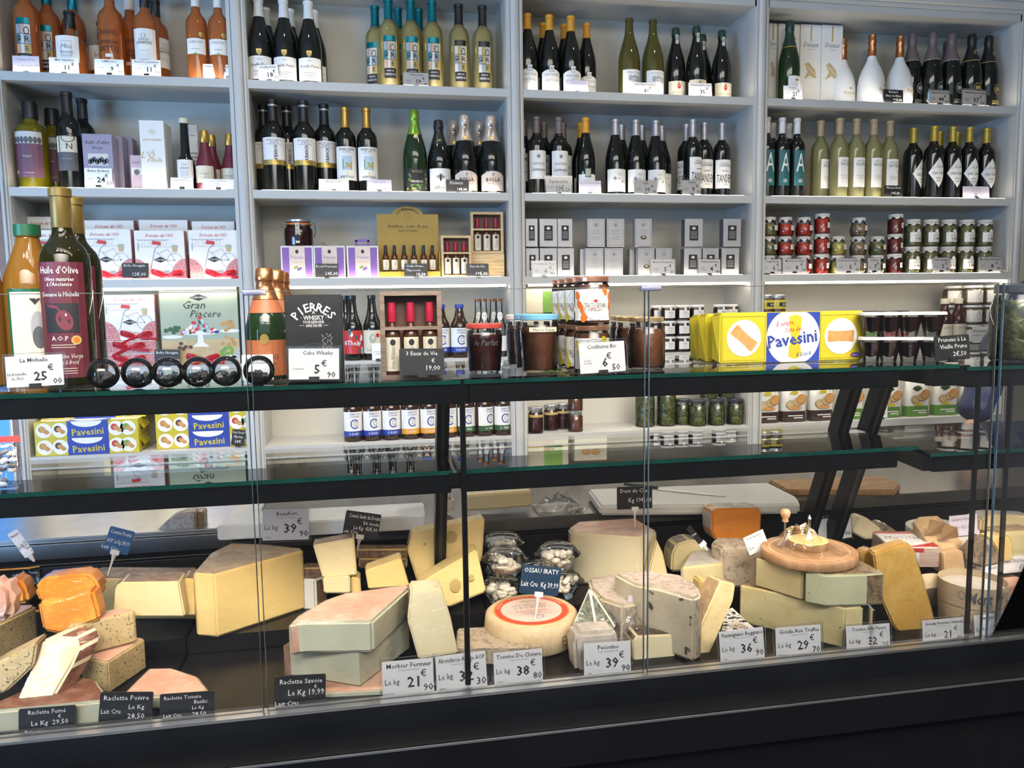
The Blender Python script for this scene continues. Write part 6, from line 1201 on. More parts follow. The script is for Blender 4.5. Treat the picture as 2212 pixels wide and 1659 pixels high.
for x, y, yy in ((1273, 1268, 1.60), (1232, 1361, Y), (1338, 1342, Y+.04), (1292, 1376, Y-.015), (1330, 1356, Y+.02), (1285, 1345, 1.66)): bm.verts.new(onY(x, y, yy))
bmesh.ops.convex_hull(bm, input=bm.verts[:]); bm.normal_update()
for f in bm.faces: f.material_index = 1 if f.normal.y < -.2 and f.calc_center_median().z < onY(1280, 1330, Y).z else 0
for v in [v for v in bm.verts if not v.link_faces]: bm.verts.remove(v)
cheese('pyramid pecorino wedge with grey-green herbed rind', bm, 'p_white', 'r_green', True, bev=.003)
SYc('white wrapped pecorino block under the green pyramid', [(1246, 1466), (1238, 1385), (1250, 1368), (1332, 1362), (1345, 1452)], 1.47, .06, 'r_white', 'r_white', .1, (), bev=.008, filmmat='film_fine')
t = SYc('wrapped manchego block with dark rind top', [(1370, 1451), (1366, 1386), (1376, 1374), (1458, 1370), (1461, 1441)], 1.49, .055, 'p_pale', 'r_dark', .06, (1, 2), bev=.003)
crumple(t, (-.02, .03, .072), .06, .05, .035, 3)
SYc('slim parmesan wedge leaning upright', [(1484, 1433), (1502, 1380), (1558, 1254), (1590, 1262), (1585, 1298), (1522, 1439)], 1.485, .045, 'p_parm', 'r_tan', .25, (0, 1, 2), -.012, bev=.003, film=False)
SYc('yellow gouda sliver behind the parmesan', [(1506, 1345), (1512, 1256), (1524, 1250), (1542, 1290), (1536, 1345)], 1.62, .04, 'p_yellow', 'r_tan', .05, (2, 3), bev=.003)
# spotted carton
mottle('cow_print', (.74, .72, .68), (.03, .03, .03), 95, lo=.55, hi=.57, bump=0, detail=1); bm, z_ = slabz([(1556, 1374), (1640, 1405), (1654, 1388), (1636, 1362), (1582, 1312), (1568, 1318)], (1600, 1390), (1600, 1425), Z0+.001, (0, 1, 2, 3, 4, 5))
t = cheese('black-spotted white cheese carton behind a price tag', bm, 'cow_print', 'cow_print', False, name='cheese_carton', bev=.001, cat='carton')
part('printed_top', G().rect(-.016, -.014, .014, .016, 'paper_pink', .0005).text('Brie', 0, .003, .010, 'ink', shear=.3).disc(0, -.008, .008, .004, 'ink', .001, None, 14, ring=.3), t, loc=(-.004, .004, z_-Z0+.0004), rot=(-PI/2, 0, .4))
SYc('dull yellow tomme half behind the wrapped block', [(1450, 1235), (1452, 1195), (1462, 1176), (1490, 1166), (1528, 1172), (1528, 1235)], 1.83, .06, 'p_cream', 'r_grey', .0, (1, 2, 3), bev=.005)
SZc('wrapped cream block with pinkish rind and dark tag', [(1470, 1227), (1482, 1225), (1566, 1216), (1532, 1180), (1492, 1190)], (1482, 1225), (1480, 1275), .86, 'p_cream', 'r_white', (0, 4), bev=.005)
z_ = SZc('grey rough-rinded cheese block under the orange one', [(1536, 1172), (1560, 1182), (1664, 1180), (1660, 1162), (1545, 1160)], (1560, 1182), (1560, 1270), Z1+.001, 'r_speck', 'r_speck', (0, 1, 2, 3, 4), bev=.006, film=False)
SYc('orange washed cheese brick with white-bloomed edge', [(1546, 1168), (1538, 1150), (1537, 1108), (1546, 1099), (1638, 1097), (1645, 1108), (1643, 1166)], 1.83, .06, 'p_cheddar', 'r_white', .0, (0, 1, 2, 3), bev=.004, film=True)
# --- girolle on truffle gouda
zL = SZc('long truffle gouda piece under the wooden board', [(1598, 1263), (1888, 1354), (1922, 1344), (1630, 1252)], (1600, 1263), (1600, 1343), Z0+.001, 'p_truffle', 'r_herb', (2,), bev=.003)
z1 = SZc('left pale truffle gouda wedge below the board', [(1632, 1205), (1733, 1233), (1792, 1216), (1700, 1180)], (1690, 1221), (1690, 1283), zL+.001, 'p_truffle', 'r_herb', (2, 3), bev=.003)
z2 = SZc('right green-tinged flower tomme wedge with herb rind', [(1738, 1234), (1786, 1242), (1918, 1266), (1918, 1240), (1850, 1206), (1795, 1217)], (1790, 1243), (1790, 1312), zL+.001, 'p_bl2', 'r_herb', (2, 3), bev=.004); mottle('p_bl2', (.64, .64, .42), (.58, .58, .38), 16, bump=.05, c3=(.16, .13, .06), s3=70, p3=.73, sss=.08)
zg = max(z1, z2)+.002; c = onZ(1747, 1185, zg+.020)
mottle('board_wood', (.40, .22, .11), (.50, .30, .17), 9, stretch=(6, 1.2, 1), bump=.06)
t = thing('cheese_curler', 'round wooden cheese curler board with steel spindle and knobbed crank', 'cheese curler', (c.x, c.y, zg)); rB = .103
part('wooden_board', G().lathe([(0, rB*.985), (.002, rB), (.018, rB), (.020, rB*.985)], 'board_wood', 48), t, 40); part('board_groove', G().lathe([(.0203, rB*.80), (.0204, rB*.84)], 'pine', 48, close=False), t)
part('spindle', G().lathe([(.02, .0032), (.088, .0032), (.089, .0044), (.097, .0005)], 'chrome', 12), t, 40)
kx = onY(1702, 1100, c.y+.0).x-c.x; part('crank_rod', G().tube([(kx, .01, .03), (kx, .01, .085)], .0022, 'chrome', 8), t, 40); part('crank_knob', G().lathe([(.083, .007), (.090, .0065), (.096, .010), (.104, .0115), (.110, .008), (.112, .002)], 'board_wood', 14, c=(kx, .01)), t, 50)
t2 = thing('cheese_disc', 'low disc of monk cheese on the wooden curler under film', 'cheese', (c.x-.002, c.y, zg+.0206)); rc = .043
part('rind', G().lathe([(0, rc*.96), (.005, rc), (.020, rc)], 'r_brown2', 32, close=False), t2, 40); mottle('r_brown2', (.34, .20, .09), (.50, .32, .16), 60, bump=.4); part('paste', G().lathe([(.0001, rc*.97), (.0205, rc*.99), (.023, rc*.3)], 'p_yellow', 32), t2, 30)
crumple(t2, (-.02, .0, .012), .11, .10, .045, 5); crumple(t2, (0, -.01, -.001), .13, .11, .022, 8)
# --- right: aged gouda, maroilles, boxes
SYc('tall amber aged gouda wedge with crystals', [(1893, 1246), (1886, 1196), (1956, 1174), (1974, 1184), (2000, 1270), (2021, 1345), (2019, 1366), (1992, 1387), (1956, 1384), (1928, 1350), (1906, 1300)], 1.50, .04, 'p_aged', 'r_tan', .15, (3, 4, 5, 6, 7, 8), .012, bev=.004)
SYc('small brown gouda corner beside the curler board', [(1862, 1222), (1866, 1192), (1884, 1186), (1898, 1208), (1890, 1240)], 1.58, .03, 'p_aged', 'r_tan', .1, (1, 2), bev=.003)
SYc('crumbly cream cheddar wedge behind the divider', [(1842, 1150), (1860, 1121), (1872, 1118), (1912, 1148), (1906, 1165), (1870, 1166)], 1.80, .05, 'p_pale', 'r_tan', .0, (2,), bev=.003)
SYc('marbled brown tomme wedge by the pink box', [(1892, 1158), (1902, 1138), (1915, 1132), (1942, 1152), (1940, 1165)], 1.80, .05, 'r_ash', 'r_ash', .0, (), bev=.003)
def wbox(desc, px, py, z, r, h, Y, rx=0., ry=0., white=True, lid=False, top=None, side=None, mt='chip_wood'):
    c = onY(px, py, Y); t = thing('round_cheese_box', desc, 'round box', (c.x, Y, z), (rx, ry, 0))
    part('box_wall', G().lathe([(0, r), (h, r), (h, r*.965), (h*.6, r*.955), (h*.6, .001)], mt, 44, close=False).lathe([(.0002, .001), (.0001, r)], mt, 44, close=False), t, 35)
    if white: part('cheese_top', G().lathe([(h*.62, r*.95), (h*.72, r*.90), (h*.75, r*.4), (h*.74, .001)], 'r_milk', 36, close=False), t, 60); part('cling_film', G().lathe([(h*1.001, r*.99), (h*.99, r*.5), (h*.99, .001)], 'film', 30, close=False), t, 60)
    if lid:
        part('box_lid', G().lathe([(h*.4, r*1.015), (h*1.0, r*1.015), (h*1.005, r*.99), (h*1.0051, .001)], mt, 44, close=False), t, 35); g = G(); g.disc(0, 0, r*.95, r*.95, 'paper', .0006, None, 40); g.arc_text('LANGRES FROMAGE FERMIER', 0, 0, r*.80, .010, 'ink', span=3.2, y=.001, bold=.4); g.disc(0, 0, r*.55, r*.55, 'grey', .001, None, 32, ring=.05); g.arc_text('FROMAGE CRU', 0, 0, r*.80, .010, 'ink', span=1.8, y=.001, bold=.4, below=True); part('printed_top', g, t, loc=(0, 0, h*1.006), rot=(-PI/2, 0, 0))
    if side:
        g = G(); side(g, r*1.006, h); part('printed_side', g, t)
    return t
mottle('chip_wood', (.56, .45, .29), (.64, .53, .36), 30, stretch=(1, 1, 12), bump=.1); mat('r_milk', (.74, .71, .66), .5, var=.05, bump=.3); mat('white_card', (.74, .70, .64), .5, var=.04)
zz = Z0+.001
def montd(g, R, h):
    g.text('Mont', -.035, h*.55, .026, 'grey_dk', bold=.8, shear=.2, w=.05, bend=R); g.text("d'Or", .03, h*.55, .026, 'grey_dk', bold=.8, shear=.2, w=.045, bend=R); g.text('Fabriqué au lait cru', 0, h*.22, .006, 'ink_grey', w=.06, bend=R); g.disc(-.072, h*.6, .008, .010, 'ink_grey', .001, R, 14, ring=.25); g.rect(.034, h*.34, .058, h*.66, 'sky', .0018, R); g.rect(.036, h*.55, .056, h*.6, 'ink_blue', .0022, R)
t = wbox('round chip-wood box below the upper one near the glass', 2098, 1350, Z0+.001, .069, .044, 1.525, white=False, lid=True); 
wbox('open round chip-wood box of white soft cheese near the glass', 2100, 1290, Z0+.001+.0465, .071, .048, 1.527, 0, 0, side=montd)
wbox('tilted round chip-wood box of white cheese leaning behind', 2010, 1270, Z0+.018, .056, .04, 1.60, -.95, .25)
wbox('large round white cheese box with printed lid', 2034, 1150, Z1+.045, .085, .05, 1.79, white=False, lid=True, mt='white_card')
t = thing('round_cheese_box', 'round pale box supporting the large printed box', 'round box', (onY(2050, 1190, 1.79).x, 1.79, Z1+.0005)); part('box_wall', G().lathe([(0, .086), (.044, .086)], 'white_card', 40), t, 35); part('printed_side', G().text('LA', -.02, .02, .016, 'ink', bold=.6, bend=.0865), t, rot=(0, 0, .3))
# maroilles carton, paper parcel, pyramid, brie
Y = 1.66; A, B = onY(1950, 1190, Y).x, onY(2038, 1190, Y).x; zb = onY(2000, 1216, Y).z
t = thing('cheese_carton', 'red and pale pink maroilles carton tilted on the deck', 'carton', ((A+B)/2-.02, Y+.04, zb), (.06, .0, -.25)); w_ = .118; part('box_body', G().bevbox(-w_/2, -.055, 0, w_/2, .055, .05, .0015, 'carton_pink', 1), t); mottle('carton_pink', (.60, .42, .33), (.68, .52, .44), 14, stretch=(1, 1, 10), bump=.05)
part('printed_front', G().rect(-w_/2+.004, .006, .01, .048, 'paper').rect(-w_/2+.004, .038, .02, .049, 'red', .0009).text('Maroilles', -.028, .022, .010, 'ink', shear=.3, w=.045).disc(0, .010, .005, .004, 'red', .001).shape([(-.03, .042), (-.02, .045), (-.01, .034)], 'yellow', .0012), t, loc=(0, -.055, 0))
part('printed_top', G().rect(-w_/2+.002, -.053, w_/2-.002, .053, 'paper').rect(-w_/2+.002, .040, w_/2-.002, .053, 'red', .0008).shape([(-.02, -.053), (w_/2-.002, -.053), (w_/2-.002, -.02)], 'red', .0009).text('Maroilles', -.005, .012, .020, 'ink_grey', shear=.3, w=.085), t, loc=(0, 0, .05), rot=(-PI/2, 0, 0)); part('cling_film', G().bevbox(-w_/2-.002, -.057, -.001, w_/2+.002, .057, .0525, .003, 'film', 1), t)
bm = bmesh.new(); Y = 1.70
for x, y, yy in ((1970, 1190, Y), (1972, 1126, Y+.05), (1985, 1116, Y+.06), (2020, 1135, Y+.01), (2025, 1114, Y+.05), (2085, 1160, Y+.02), (2072, 1186, Y-.02), (2040, 1200, Y-.05), (2000, 1165, Y-.03), (2075, 1190, Y+.08), (1985, 1190, Y+.09)): bm.verts.new(onY(x, y, yy))
bmesh.ops.convex_hull(bm, input=bm.verts[:])
for v in [v for v in bm.verts if not v.link_faces]: bm.verts.remove(v)
mottle('kraft', (.52, .35, .18), (.60, .43, .24), 26, bump=.9, rough=.6)
t = cheese('crumpled brown paper parcel of cheese', bm, 'kraft', 'kraft', False, name='paper_parcel', bev=.001, cat='parcel')
for k, (px, py, dy) in enumerate(((2015, 1140, -.02), (2045, 1150, -.03))):
    q = onY(px, py, Y+dy)-t.location; part('paper_flap', G().add([(q.x-.02, q.y, q.z-.02), (q.x+.028, q.y-.008, q.z-.012), (q.x+.012, q.y-.02, q.z+.018), (q.x-.012, q.y-.004, q.z+.024)], [(0, 1, 2), (0, 2, 3), (2, 1, 0), (3, 2, 0)], 'kraft'), t)
SYc('lower brown paper parcel corner behind the chip-wood box', [(2038, 1240), (2036, 1196), (2080, 1190), (2086, 1232)], 1.62, .03, 'kraft', 'kraft', 0, (), film=False, name='paper_parcel', cat='parcel', bev=.002)
SYc('ash-rinded triangular tomme wedge at right', [(2098, 1216), (2106, 1195), (2136, 1163), (2170, 1215), (2120, 1226)], 1.60, .05, 'r_ash', 'r_ash', .1, (), bev=.003)
SYc('yellow ridged cut face of tomme wedge at right', [(2138, 1162), (2172, 1155), (2186, 1166), (2190, 1210), (2172, 1216)], 1.62, .04, 'p_yellow', 'r_ash', .1, (1,), bev=.003)
SYc('oozing cream brie slice at far right', [(2118, 1150), (2122, 1120), (2150, 1112), (2240, 1116), (2240, 1160)], 1.78, .06, 'p_cream', 'r_milk', .2, (1, 2), bev=.006)
SYc('pale yellow cheese block below the brie at far right', [(2168, 1222), (2165, 1150), (2240, 1145), (2240, 1222)], 1.70, .06, 'p_cream', 'r_tan', 0, (1,), bev=.004)
SYc('pink cheese slab at far right behind the glass edge', [(2178, 1300), (2180, 1268), (2240, 1262), (2240, 1300)], 1.56, .06, 'r_pink', 'r_pink', 0, (), bev=.004)
SYc('golden brown cheese edge at far right below pink slab', [(2180, 1345), (2180, 1303), (2240, 1298), (2240, 1340)], 1.50, .06, 'p_aged', 'r_tan', 0, (1,), bev=.004)
# ================================================================ on the worktop
ZT = ZW+.0006
def plate(name, desc, cat, pts, z0, th, mt, bev=.003):
    P = [onZ(x, y, z0+th) for x, y in pts]; bm = bmesh.new(); T = [bm.verts.new(p) for p in P]; B = [bm.verts.new((p.x, p.y, z0)) for p in P]; n = len(P)
    bm.faces.new(T); bm.faces.new(list(reversed(B)))
    for i in range(n): bm.faces.new((T[i], B[i], B[(i+1) % n], T[(i+1) % n]))
    bmesh.ops.recalc_face_normals(bm, faces=bm.faces[:]); bmesh.ops.bevel(bm, geom=bm.edges[:], offset=bev, segments=2, affect='EDGES', clamp_overlap=True)
    c = sum(P, Vector())/n; c.z = z0
    for v in bm.verts: v.co -= c
    t = thing(name, desc, cat, c); part('slab', G().bm(bm, mt), t, 40); return t
mottle('marble', (.66, .67, .66), (.74, .75, .74), 12, bump=0, rough=.3); mat('white_plastic', (.70, .70, .66), .45, var=.03); mottle('olive_wood', (.34, .19, .08), (.46, .28, .13), 12, stretch=(2, 9, 1), bump=.05)
t = plate('marble_board', 'thick white marble board behind the comté', 'board', [(468, 1136), (918, 1113), (915, 1085), (500, 1107)], ZT+.012, .036, 'marble', .003); part('foot', G().box(-.22, -.03, -.012, .22, .03, 0, 'black_soft'), t)
plate('cutting_board', 'white plastic cutting board with rounded edge behind tall block', 'board', [(1296, 1092), (1728, 1088), (1722, 1073), (1660, 1042), (1270, 1056)], ZT, .028, 'white_plastic', .006)
c = onZ(1420, 1056, ZT+.029); e = onZ(1570, 1073, ZT+.029); t = thing('kitchen_knife', 'large kitchen knife lying on the white cutting board', 'knife', (c.x, c.y, ZT+.0285)); d = e-c; d.z = 0; n_ = Vector((-d.y, d.x, 0)).normalized()
P = [Vector((0, 0, 0))+n_*.012, Vector((0, 0, 0))-n_*.012, d*.6-n_*.010, d, d*.6+n_*.010]; part('blade', G().add([(q.x, q.y, .0005) for q in P]+[(q.x, q.y, .002) for q in P], [(5, 6, 7, 8, 9), (4, 3, 2, 1, 0)]+[(i, (i+1) % 5, 5+(i+1) % 5, 5+i) for i in range(5)], 'steel'), t); part('handle', G().tube([(0, 0, .005), tuple(-d*.5+Vector((0, 0, .005)))], .008, 'black', 8, .6), t, 40)
plate('wooden_board', 'olive wood serving board with rounded corner at right', 'board', [(1700, 1058), (1935, 1058), (1945, 1045), (1900, 1027), (1660, 1036)], ZT, .018, 'olive_wood', .004)
SYw = []
def wcheese(desc, pts, Y, t, paste, rind, re=(), **kw): SYc(desc, pts, Y, t, paste, rind, 0., re, **kw)
wcheese('brown-crusted cheese wheel segment on the steel worktop', [(334, 1164), (340, 1146), (365, 1122), (395, 1108), (422, 1106), (422, 1160)], 2.10, .05, 'r_bloom', 'p_cream', (), bev=.003)
wcheese('thin tan side of the crusted wheel segment', [(423, 1160), (423, 1106), (440, 1106), (440, 1152)], 2.12, .05, 'r_tan', 'r_tan', (), bev=.003)
wcheese('long pale yellow cheese block on worktop edge', [(1006, 1104), (1006, 1070), (1148, 1060), (1150, 1094)], 2.03, .08, 'p_cream', 'r_tan', (3,), bev=.004)
wcheese('small brown and white cheese end behind the post', [(962, 1107), (966, 1082), (980, 1078), (982, 1098)], 2.06, .05, 'p_white', 'r_brown', (1, 2), bev=.003)
wcheese('green-white blue cheese wedge with brown rind on worktop', [(858, 1052), (872, 1004), (960, 1022), (965, 1052)], 2.06, .06, 'p_blueish', 'r_brown', (1,), bev=.003)
c = onZ(1205, 1098, ZT); t = thing('film_ball', 'crumpled ball of cling film on the worktop', 'cling film', (c.x, c.y, ZT)); crumple(t, (0, 0, 0), .13, .10, .05, 21, 'film_fold'); crumple(t, (.01, 0, .002), .10, .08, .055, 22, 'film_fold')
# bottles on the low shelf under the bay seen through the lower glass
kind('low_b', 'wine_bottle', 'dark wine bottle with black capsule on the lowest shelf', 'bord', .285, .037, 'g_dark', (.80, 'foil_black')); kind('low_r', 'wine_bottle', 'dark wine bottle with red capsule on the lowest shelf', 'bord', .285, .037, 'g_dark', (.80, 'wax_red'))
for key, px in (('low_b', 612), ('low_b', 652), ('low_r', 1024), ('low_r', 1072), ('low_r', 1050)):
    Y = YF+.06+(.08 if px == 1050 else 0); put(key, (onY(px, 1010, Y).x, Y, .7305), 0, ('', px))
# ================================================================ person behind the counter at right
mat('jacket', (.022, .03, .085), .5, var=.15, scale=12, bump=.3, bscale=30); mat('skin', (.55, .33, .24), .5, var=.05, sss=.1); mat('trousers', (.02, .02, .025), .7, var=.1); mat('hair', (.05, .03, .02), .6, var=.2)
def skinned(name, verts, edges, radii, mt, parent, sub=2):
    me = bpy.data.meshes.new(name); me.from_pydata(verts, edges, []); o = bpy.data.objects.new(name, me); COL.objects.link(o); o.parent = parent
    o.modifiers.new('skin', 'SKIN'); sv = me.skin_vertices[0].data
    for i, r in enumerate(radii): sv[i].radius = (r, r) if not isinstance(r, tuple) else r
    sv[0].use_root = True; s_ = o.modifiers.new('sub', 'SUBSURF'); s_.levels = sub; s_.render_levels = sub; me.materials.append(M(mt)); return o
sh = onY(2232, 640, 2.62); el = onY(2150, 770, 2.58); ha = onY(2098, 905, 2.50)
px0 = onY(2330, 700, 2.68)
t = thing('person', 'person in a navy quilted jacket reaching forward at the right edge', 'person', (px0.x, 2.68, 0))
def L(v): return (v.x-px0.x, v.y-2.68, v.z)
shr = (.19, 0, sh.z); V = [(0, 0, .95), (0, 0, 1.15), (0, 0, 1.38), (0, .0, sh.z-.02), (0, -.01, sh.z+.10), (0, -.03, sh.z+.20), (0, -.03, sh.z+.27), L(sh), L(el), L(ha), shr, (.26, -.02, 1.22), (.22, -.16, 1.02), (-.09, 0, .90), (-.10, 0, .50), (-.10, .02, .08), (-.10, -.12, .04), (.09, 0, .90), (.10, 0, .50), (.10, .02, .08), (.10, -.12, .04)]
E_ = [(0, 1), (1, 2), (2, 3), (3, 4), (4, 5), (5, 6), (3, 7), (7, 8), (8, 9), (3, 10), (10, 11), (11, 12), (0, 13), (13, 14), (14, 15), (15, 16), (0, 17), (17, 18), (18, 19), (19, 20)]
skinned('body', V, E_, [(.14, .10), (.13, .10), (.15, .11), (.12, .09), .05, (.075, .09), (.06, .07), .055, .042, .03, .055, .042, .03, .085, .06, .04, .035, .085, .06, .04, .035], 'skin', t)
# jacket: torso and quilted sleeves
jv = [(0, 0, .86), (0, 0, 1.10), (0, 0, 1.36), (0, 0, sh.z-.01), L(sh)]; rj = [(.175, .135), (.17, .13), (.185, .14), (.14, .115), .085]; je = [(0, 1), (1, 2), (2, 3), (3, 4)]
prev = 4; n_ = 12
for k in range(1, n_+1):
    f = k/n_; q = (sh.lerp(el, f*2) if f < .5 else el.lerp(ha, f*2-1)); jv.append(L(q)); rj.append((.082-.022*f)*(1.10 if k % 2 else .88)); je.append((prev, len(jv)-1)); prev = len(jv)-1
jv.append(shr); rj.append(.085); je.append((3, len(jv)-1)); prev = len(jv)-1
for q, r in (((.26, -.02, 1.22), .072), ((.22, -.16, 1.02), .058)): jv.append(q); rj.append(r); je.append((prev, len(jv)-1)); prev = len(jv)-1
skinned('jacket', jv, je, rj, 'jacket', t); skinned('trousers', [(0, 0, .92), (-.09, 0, .86), (-.10, 0, .48), (-.10, .02, .10), (.09, 0, .86), (.10, 0, .48), (.10, .02, .10)], [(0, 1), (1, 2), (2, 3), (0, 4), (4, 5), (5, 6)], [(.15, .12), .10, .075, .06, .10, .075, .06], 'trousers', t)
hz = sh.z+.20; part('hair', G().ell((0, .005, hz+.06), (.095, .11, .09), 'hair', 16, 10), t, 60)
g = G().ell((-.03, -.115, hz+.02), (.010, .006, .006), 'chalk', 8, 6).ell((.03, -.115, hz+.02), (.010, .006, .006), 'chalk', 8, 6).ell((0, -.125, hz-.01), (.011, .018, .018), 'skin', 8, 6).ell((0, -.112, hz-.045), (.022, .006, .006), 'wax_red', 8, 6).ell((-.088, -.02, hz), (.01, .02, .028), 'skin', 8, 6).ell((.088, -.02, hz), (.01, .02, .028), 'skin', 8, 6); part('face', g, t, 60)
def hand_mesh(base, dirv, nm):
    d = Vector(dirv).normalized(); s_ = d.cross(Vector((0, 0, 1))).normalized(); up = s_.cross(d); b = Vector(base); Vv = [tuple(b), tuple(b+d*.05), tuple(b+d*.085)]; Ee = [(0, 1), (1, 2)]; R_ = [(.026, .018), (.038, .016), (.036, .014)]
    for i, (o, ln) in enumerate(((-.028, .062), (-.010, .072), (.009, .068), (.027, .052))):
        k = len(Vv); Vv += [tuple(b+d*.088+s_*o), tuple(b+d*(.088+ln*.5)+s_*o*1.1-up*.006), tuple(b+d*(.088+ln)+s_*o*1.1-up*.022)]; Ee += [(2, k), (k, k+1), (k+1, k+2)]; R_ += [.0095, .009, .0075]
    k = len(Vv); Vv += [tuple(b+d*.04+s_*.042-up*.004), tuple(b+d*.075+s_*.058-up*.014)]; Ee += [(1, k), (k, k+1)]; R_ += [.011, .009]
    skinned(nm, Vv, Ee, R_, 'skin', t, 1)
hand_mesh(L(ha), (-.15, -.35, -.75), 'hand'); hand_mesh((.22, -.16, 1.02), (-.1, -.7, -.4), 'hand')
# ================================================================ price tags
def tag(desc, x0, y0, x1, y1, hpx, Y, lines, style='card', lean=.08, clip=True, sleeve=False, pick=None, ink=None, name=None, stand=False):
    A, B = onY(x0, y0, Y), onY(x1, y1, Y); w_ = math.hypot(B.x-A.x, B.z-A.z); roll = math.atan2(B.z-A.z, B.x-A.x); h = onY(x0, y0-hpx, Y).z-A.z
    c = (A+B)/2; slate = style.startswith('slate')
    t = thing(name or ('chalk_tag' if slate else 'price_tag'), desc, 'price tag', c, (-lean, -roll, 0))
    g = G(); r = min(w_, h)*(.06 if slate else .01); pts = []
    for cx, cz, a in ((w_/2-r, r, -90), (w_/2-r, h-r, 0), (-w_/2+r, h-r, 90), (-w_/2+r, r, 180)):
        for k in range(4): q = math.radians(a+k*30); pts.append((cx+r*math.cos(q), cz+r*math.sin(q)))
    n = len(pts); th = .0022 if slate else .0008
    g.shape(pts, style, 0.); g.add([(x, th, z) for x, z in pts], [tuple(reversed(range(n)))], style); g.add([(x, 0, z) for x, z in pts]+[(x, th, z) for x, z in pts], [(i, n+i, n+(i+1) % n, (i+1) % n) for i in range(n)], style)
    part('board' if slate else 'card', g, t)
    g = G()
    for L in lines:
        s_, u, v, sz = L[:4]; kw = dict(L[4]) if len(L) > 4 else {}
        if kw.pop('rule', 0): g.rect(w_*(u-sz), h*v, w_*(u+sz), h*(v+.018), ink or ('chalk' if slate else 'ink'), .0006); continue
        if 'w' in kw: kw['w'] *= w_
        col = kw.pop('c', None) or ink or ('chalk' if slate else 'ink')
        g.text(s_, w_*u, h*v, h*sz, col, y=.0007, **kw)
    part('lettering', g, t)
    if sleeve: part('clear_sleeve', G().bevbox(-w_*.55, -.0012, -h*.06, w_*.55, .0016, h*1.09, .0005, 'sleeve', 1), t)
    if clip: part('clip_foot', G().box(-.009, -.0035, -.003, .009, .004, .005, 'black').box(-.006, -.012, -.004, .010, .014, -.0015, 'black'), t)
    if pick:
        part('pick', G().box(-.009, -.004, -.004, .009, .003, .006, 'lid_white').tube([(0, 0, -.003), (0, .0, -.018), (0, 0, -pick)], [.006, .0025, .0012], 'lid_white', 6), t)
    return t
def price(title, left, big, cents, sub='Fromage au lait cru de vache', foot='', tsize=.13):
    L = [(title, .02, .86, tsize, dict(w=.92, bold=.35)), (sub, .02, .73, .035, dict(w=.44)), (big, .10, .38, .29, dict(bold=.9, w=.30)), ('€', .30, .60, .19, dict(bold=.4)), (cents, .39, .20, .20, dict(bold=.5, w=.19))]
    if '\n' in left:
        a, b = left.split('\n'); L += [(a, -.31, .44, .065, dict(w=.34)), (b, -.31, .32, .065, dict(w=.24))]
    elif left: L.append((left, -.31, .42, .16, dict(w=.28)))
    if foot: L.append((foot, -.38, .10, .05, dict(w=.22, bold=.4)))
    return L
BT = 'La bouteille\nde 75cl'
YT = YF+.0125
def hand(*rows):
    return [(s_, u, v, z, dict(shear=.3, c='ink_grey', w=wd)) for s_, u, v, z, wd in rows]
# top row
tag('lilac handwritten card on the top left shelf below rosé', 28, 157, 86, 158.5, 38, YT, hand(('Chevreu Rosé', 0, .80, .15, .7), ('La Bouteille 18€', .1, .42, .14, .8), ('vin de', -.2, .1, .1, .4)), 'card_lilac')
tag('white 11.00 price tag below the squat rosé bottle', 107, 158.5, 171, 160.5, 36, YT, price('Miss Valentine', BT, '11', '00', 'Rosé'))
tag('white 9.50 price tag with pink border on top shelf', 205, 160, 268, 162, 34, YT, price("L'Effronté-e", BT, '9', '50', 'Rosé'))
tag('white 11.00 price tag below the large-label rosé bottle', 286, 162, 348, 164, 35, YT, price('Rosé De Lamartine', BT, '11', '00', 'Vallée du'))
tag('white price tag cut by the pilaster below the medal bottles', 439, 171, 499, 173, 34, YT+.01, price('Cuvée Charlotte Rosé', BT, '11', '00', 'Côtes de Provence'))
tag('tilted white 18 euro tag leaning on white-capped bottles', 560, 176, 603, 174, 36, YT, price('Pouilly Fumé', BT, '18', '50', 'Blanc'))
tag('white 19.90 price tag between the teal-capped bottles', 872, 186, 926, 188.5, 31, YT, price('Ultima Laude', BT, '19', '90', 'Blanc'), sleeve=True)
tag('lilac handwritten card below orange-capped burgundy bottles', 1222, 199, 1271, 201, 27, YT, hand(('Saint Romain', .05, .78, .17, .7), ('24€', .15, .25, .2, .4)), 'card_lilac')
tag('white 81 euro price tag below the olive green bottles', 1369, 207, 1414, 208, 30, YT, price('Nuits Saint Georges', BT, '81', '00', 'Cru'))
tag('white 35.55 price tag below the yellow-strip bottles', 1488, 209, 1538, 210.5, 31, YT, price('Chateauneuf Du Pape', BT, '35', '55', 'Cru'))
tag('white 21.50 price tag below the green champagne bottle', 1693, 214, 1733, 215, 30, YT, price('Devaux', BT, '21', '50', 'Champagne'))
tag('black chalk tag leaning before the white-jacketed bottles', 1909, 219, 1951, 221, 27, YT, [('Ruinart', 0, .82, .2, {}), ('Blanc de Blanc', 0, .5, .17, dict(w=.8)), ('85€,00', .2, .18, .2, {})], 'slate')
tag('white 44 euro price tag below grey-foil champagne', 2007, 224, 2050, 226, 30, YT, price('Champagne Barons de Rothschild', BT, '44', '90', 'Brut'), sleeve=True)
tag('white 37.90 price tag below black-foil champagne', 2079, 226.5, 2128, 230, 34, YT, price('Champagne Barons de Rothschild', BT, '37', '90', 'Brut'), sleeve=True)
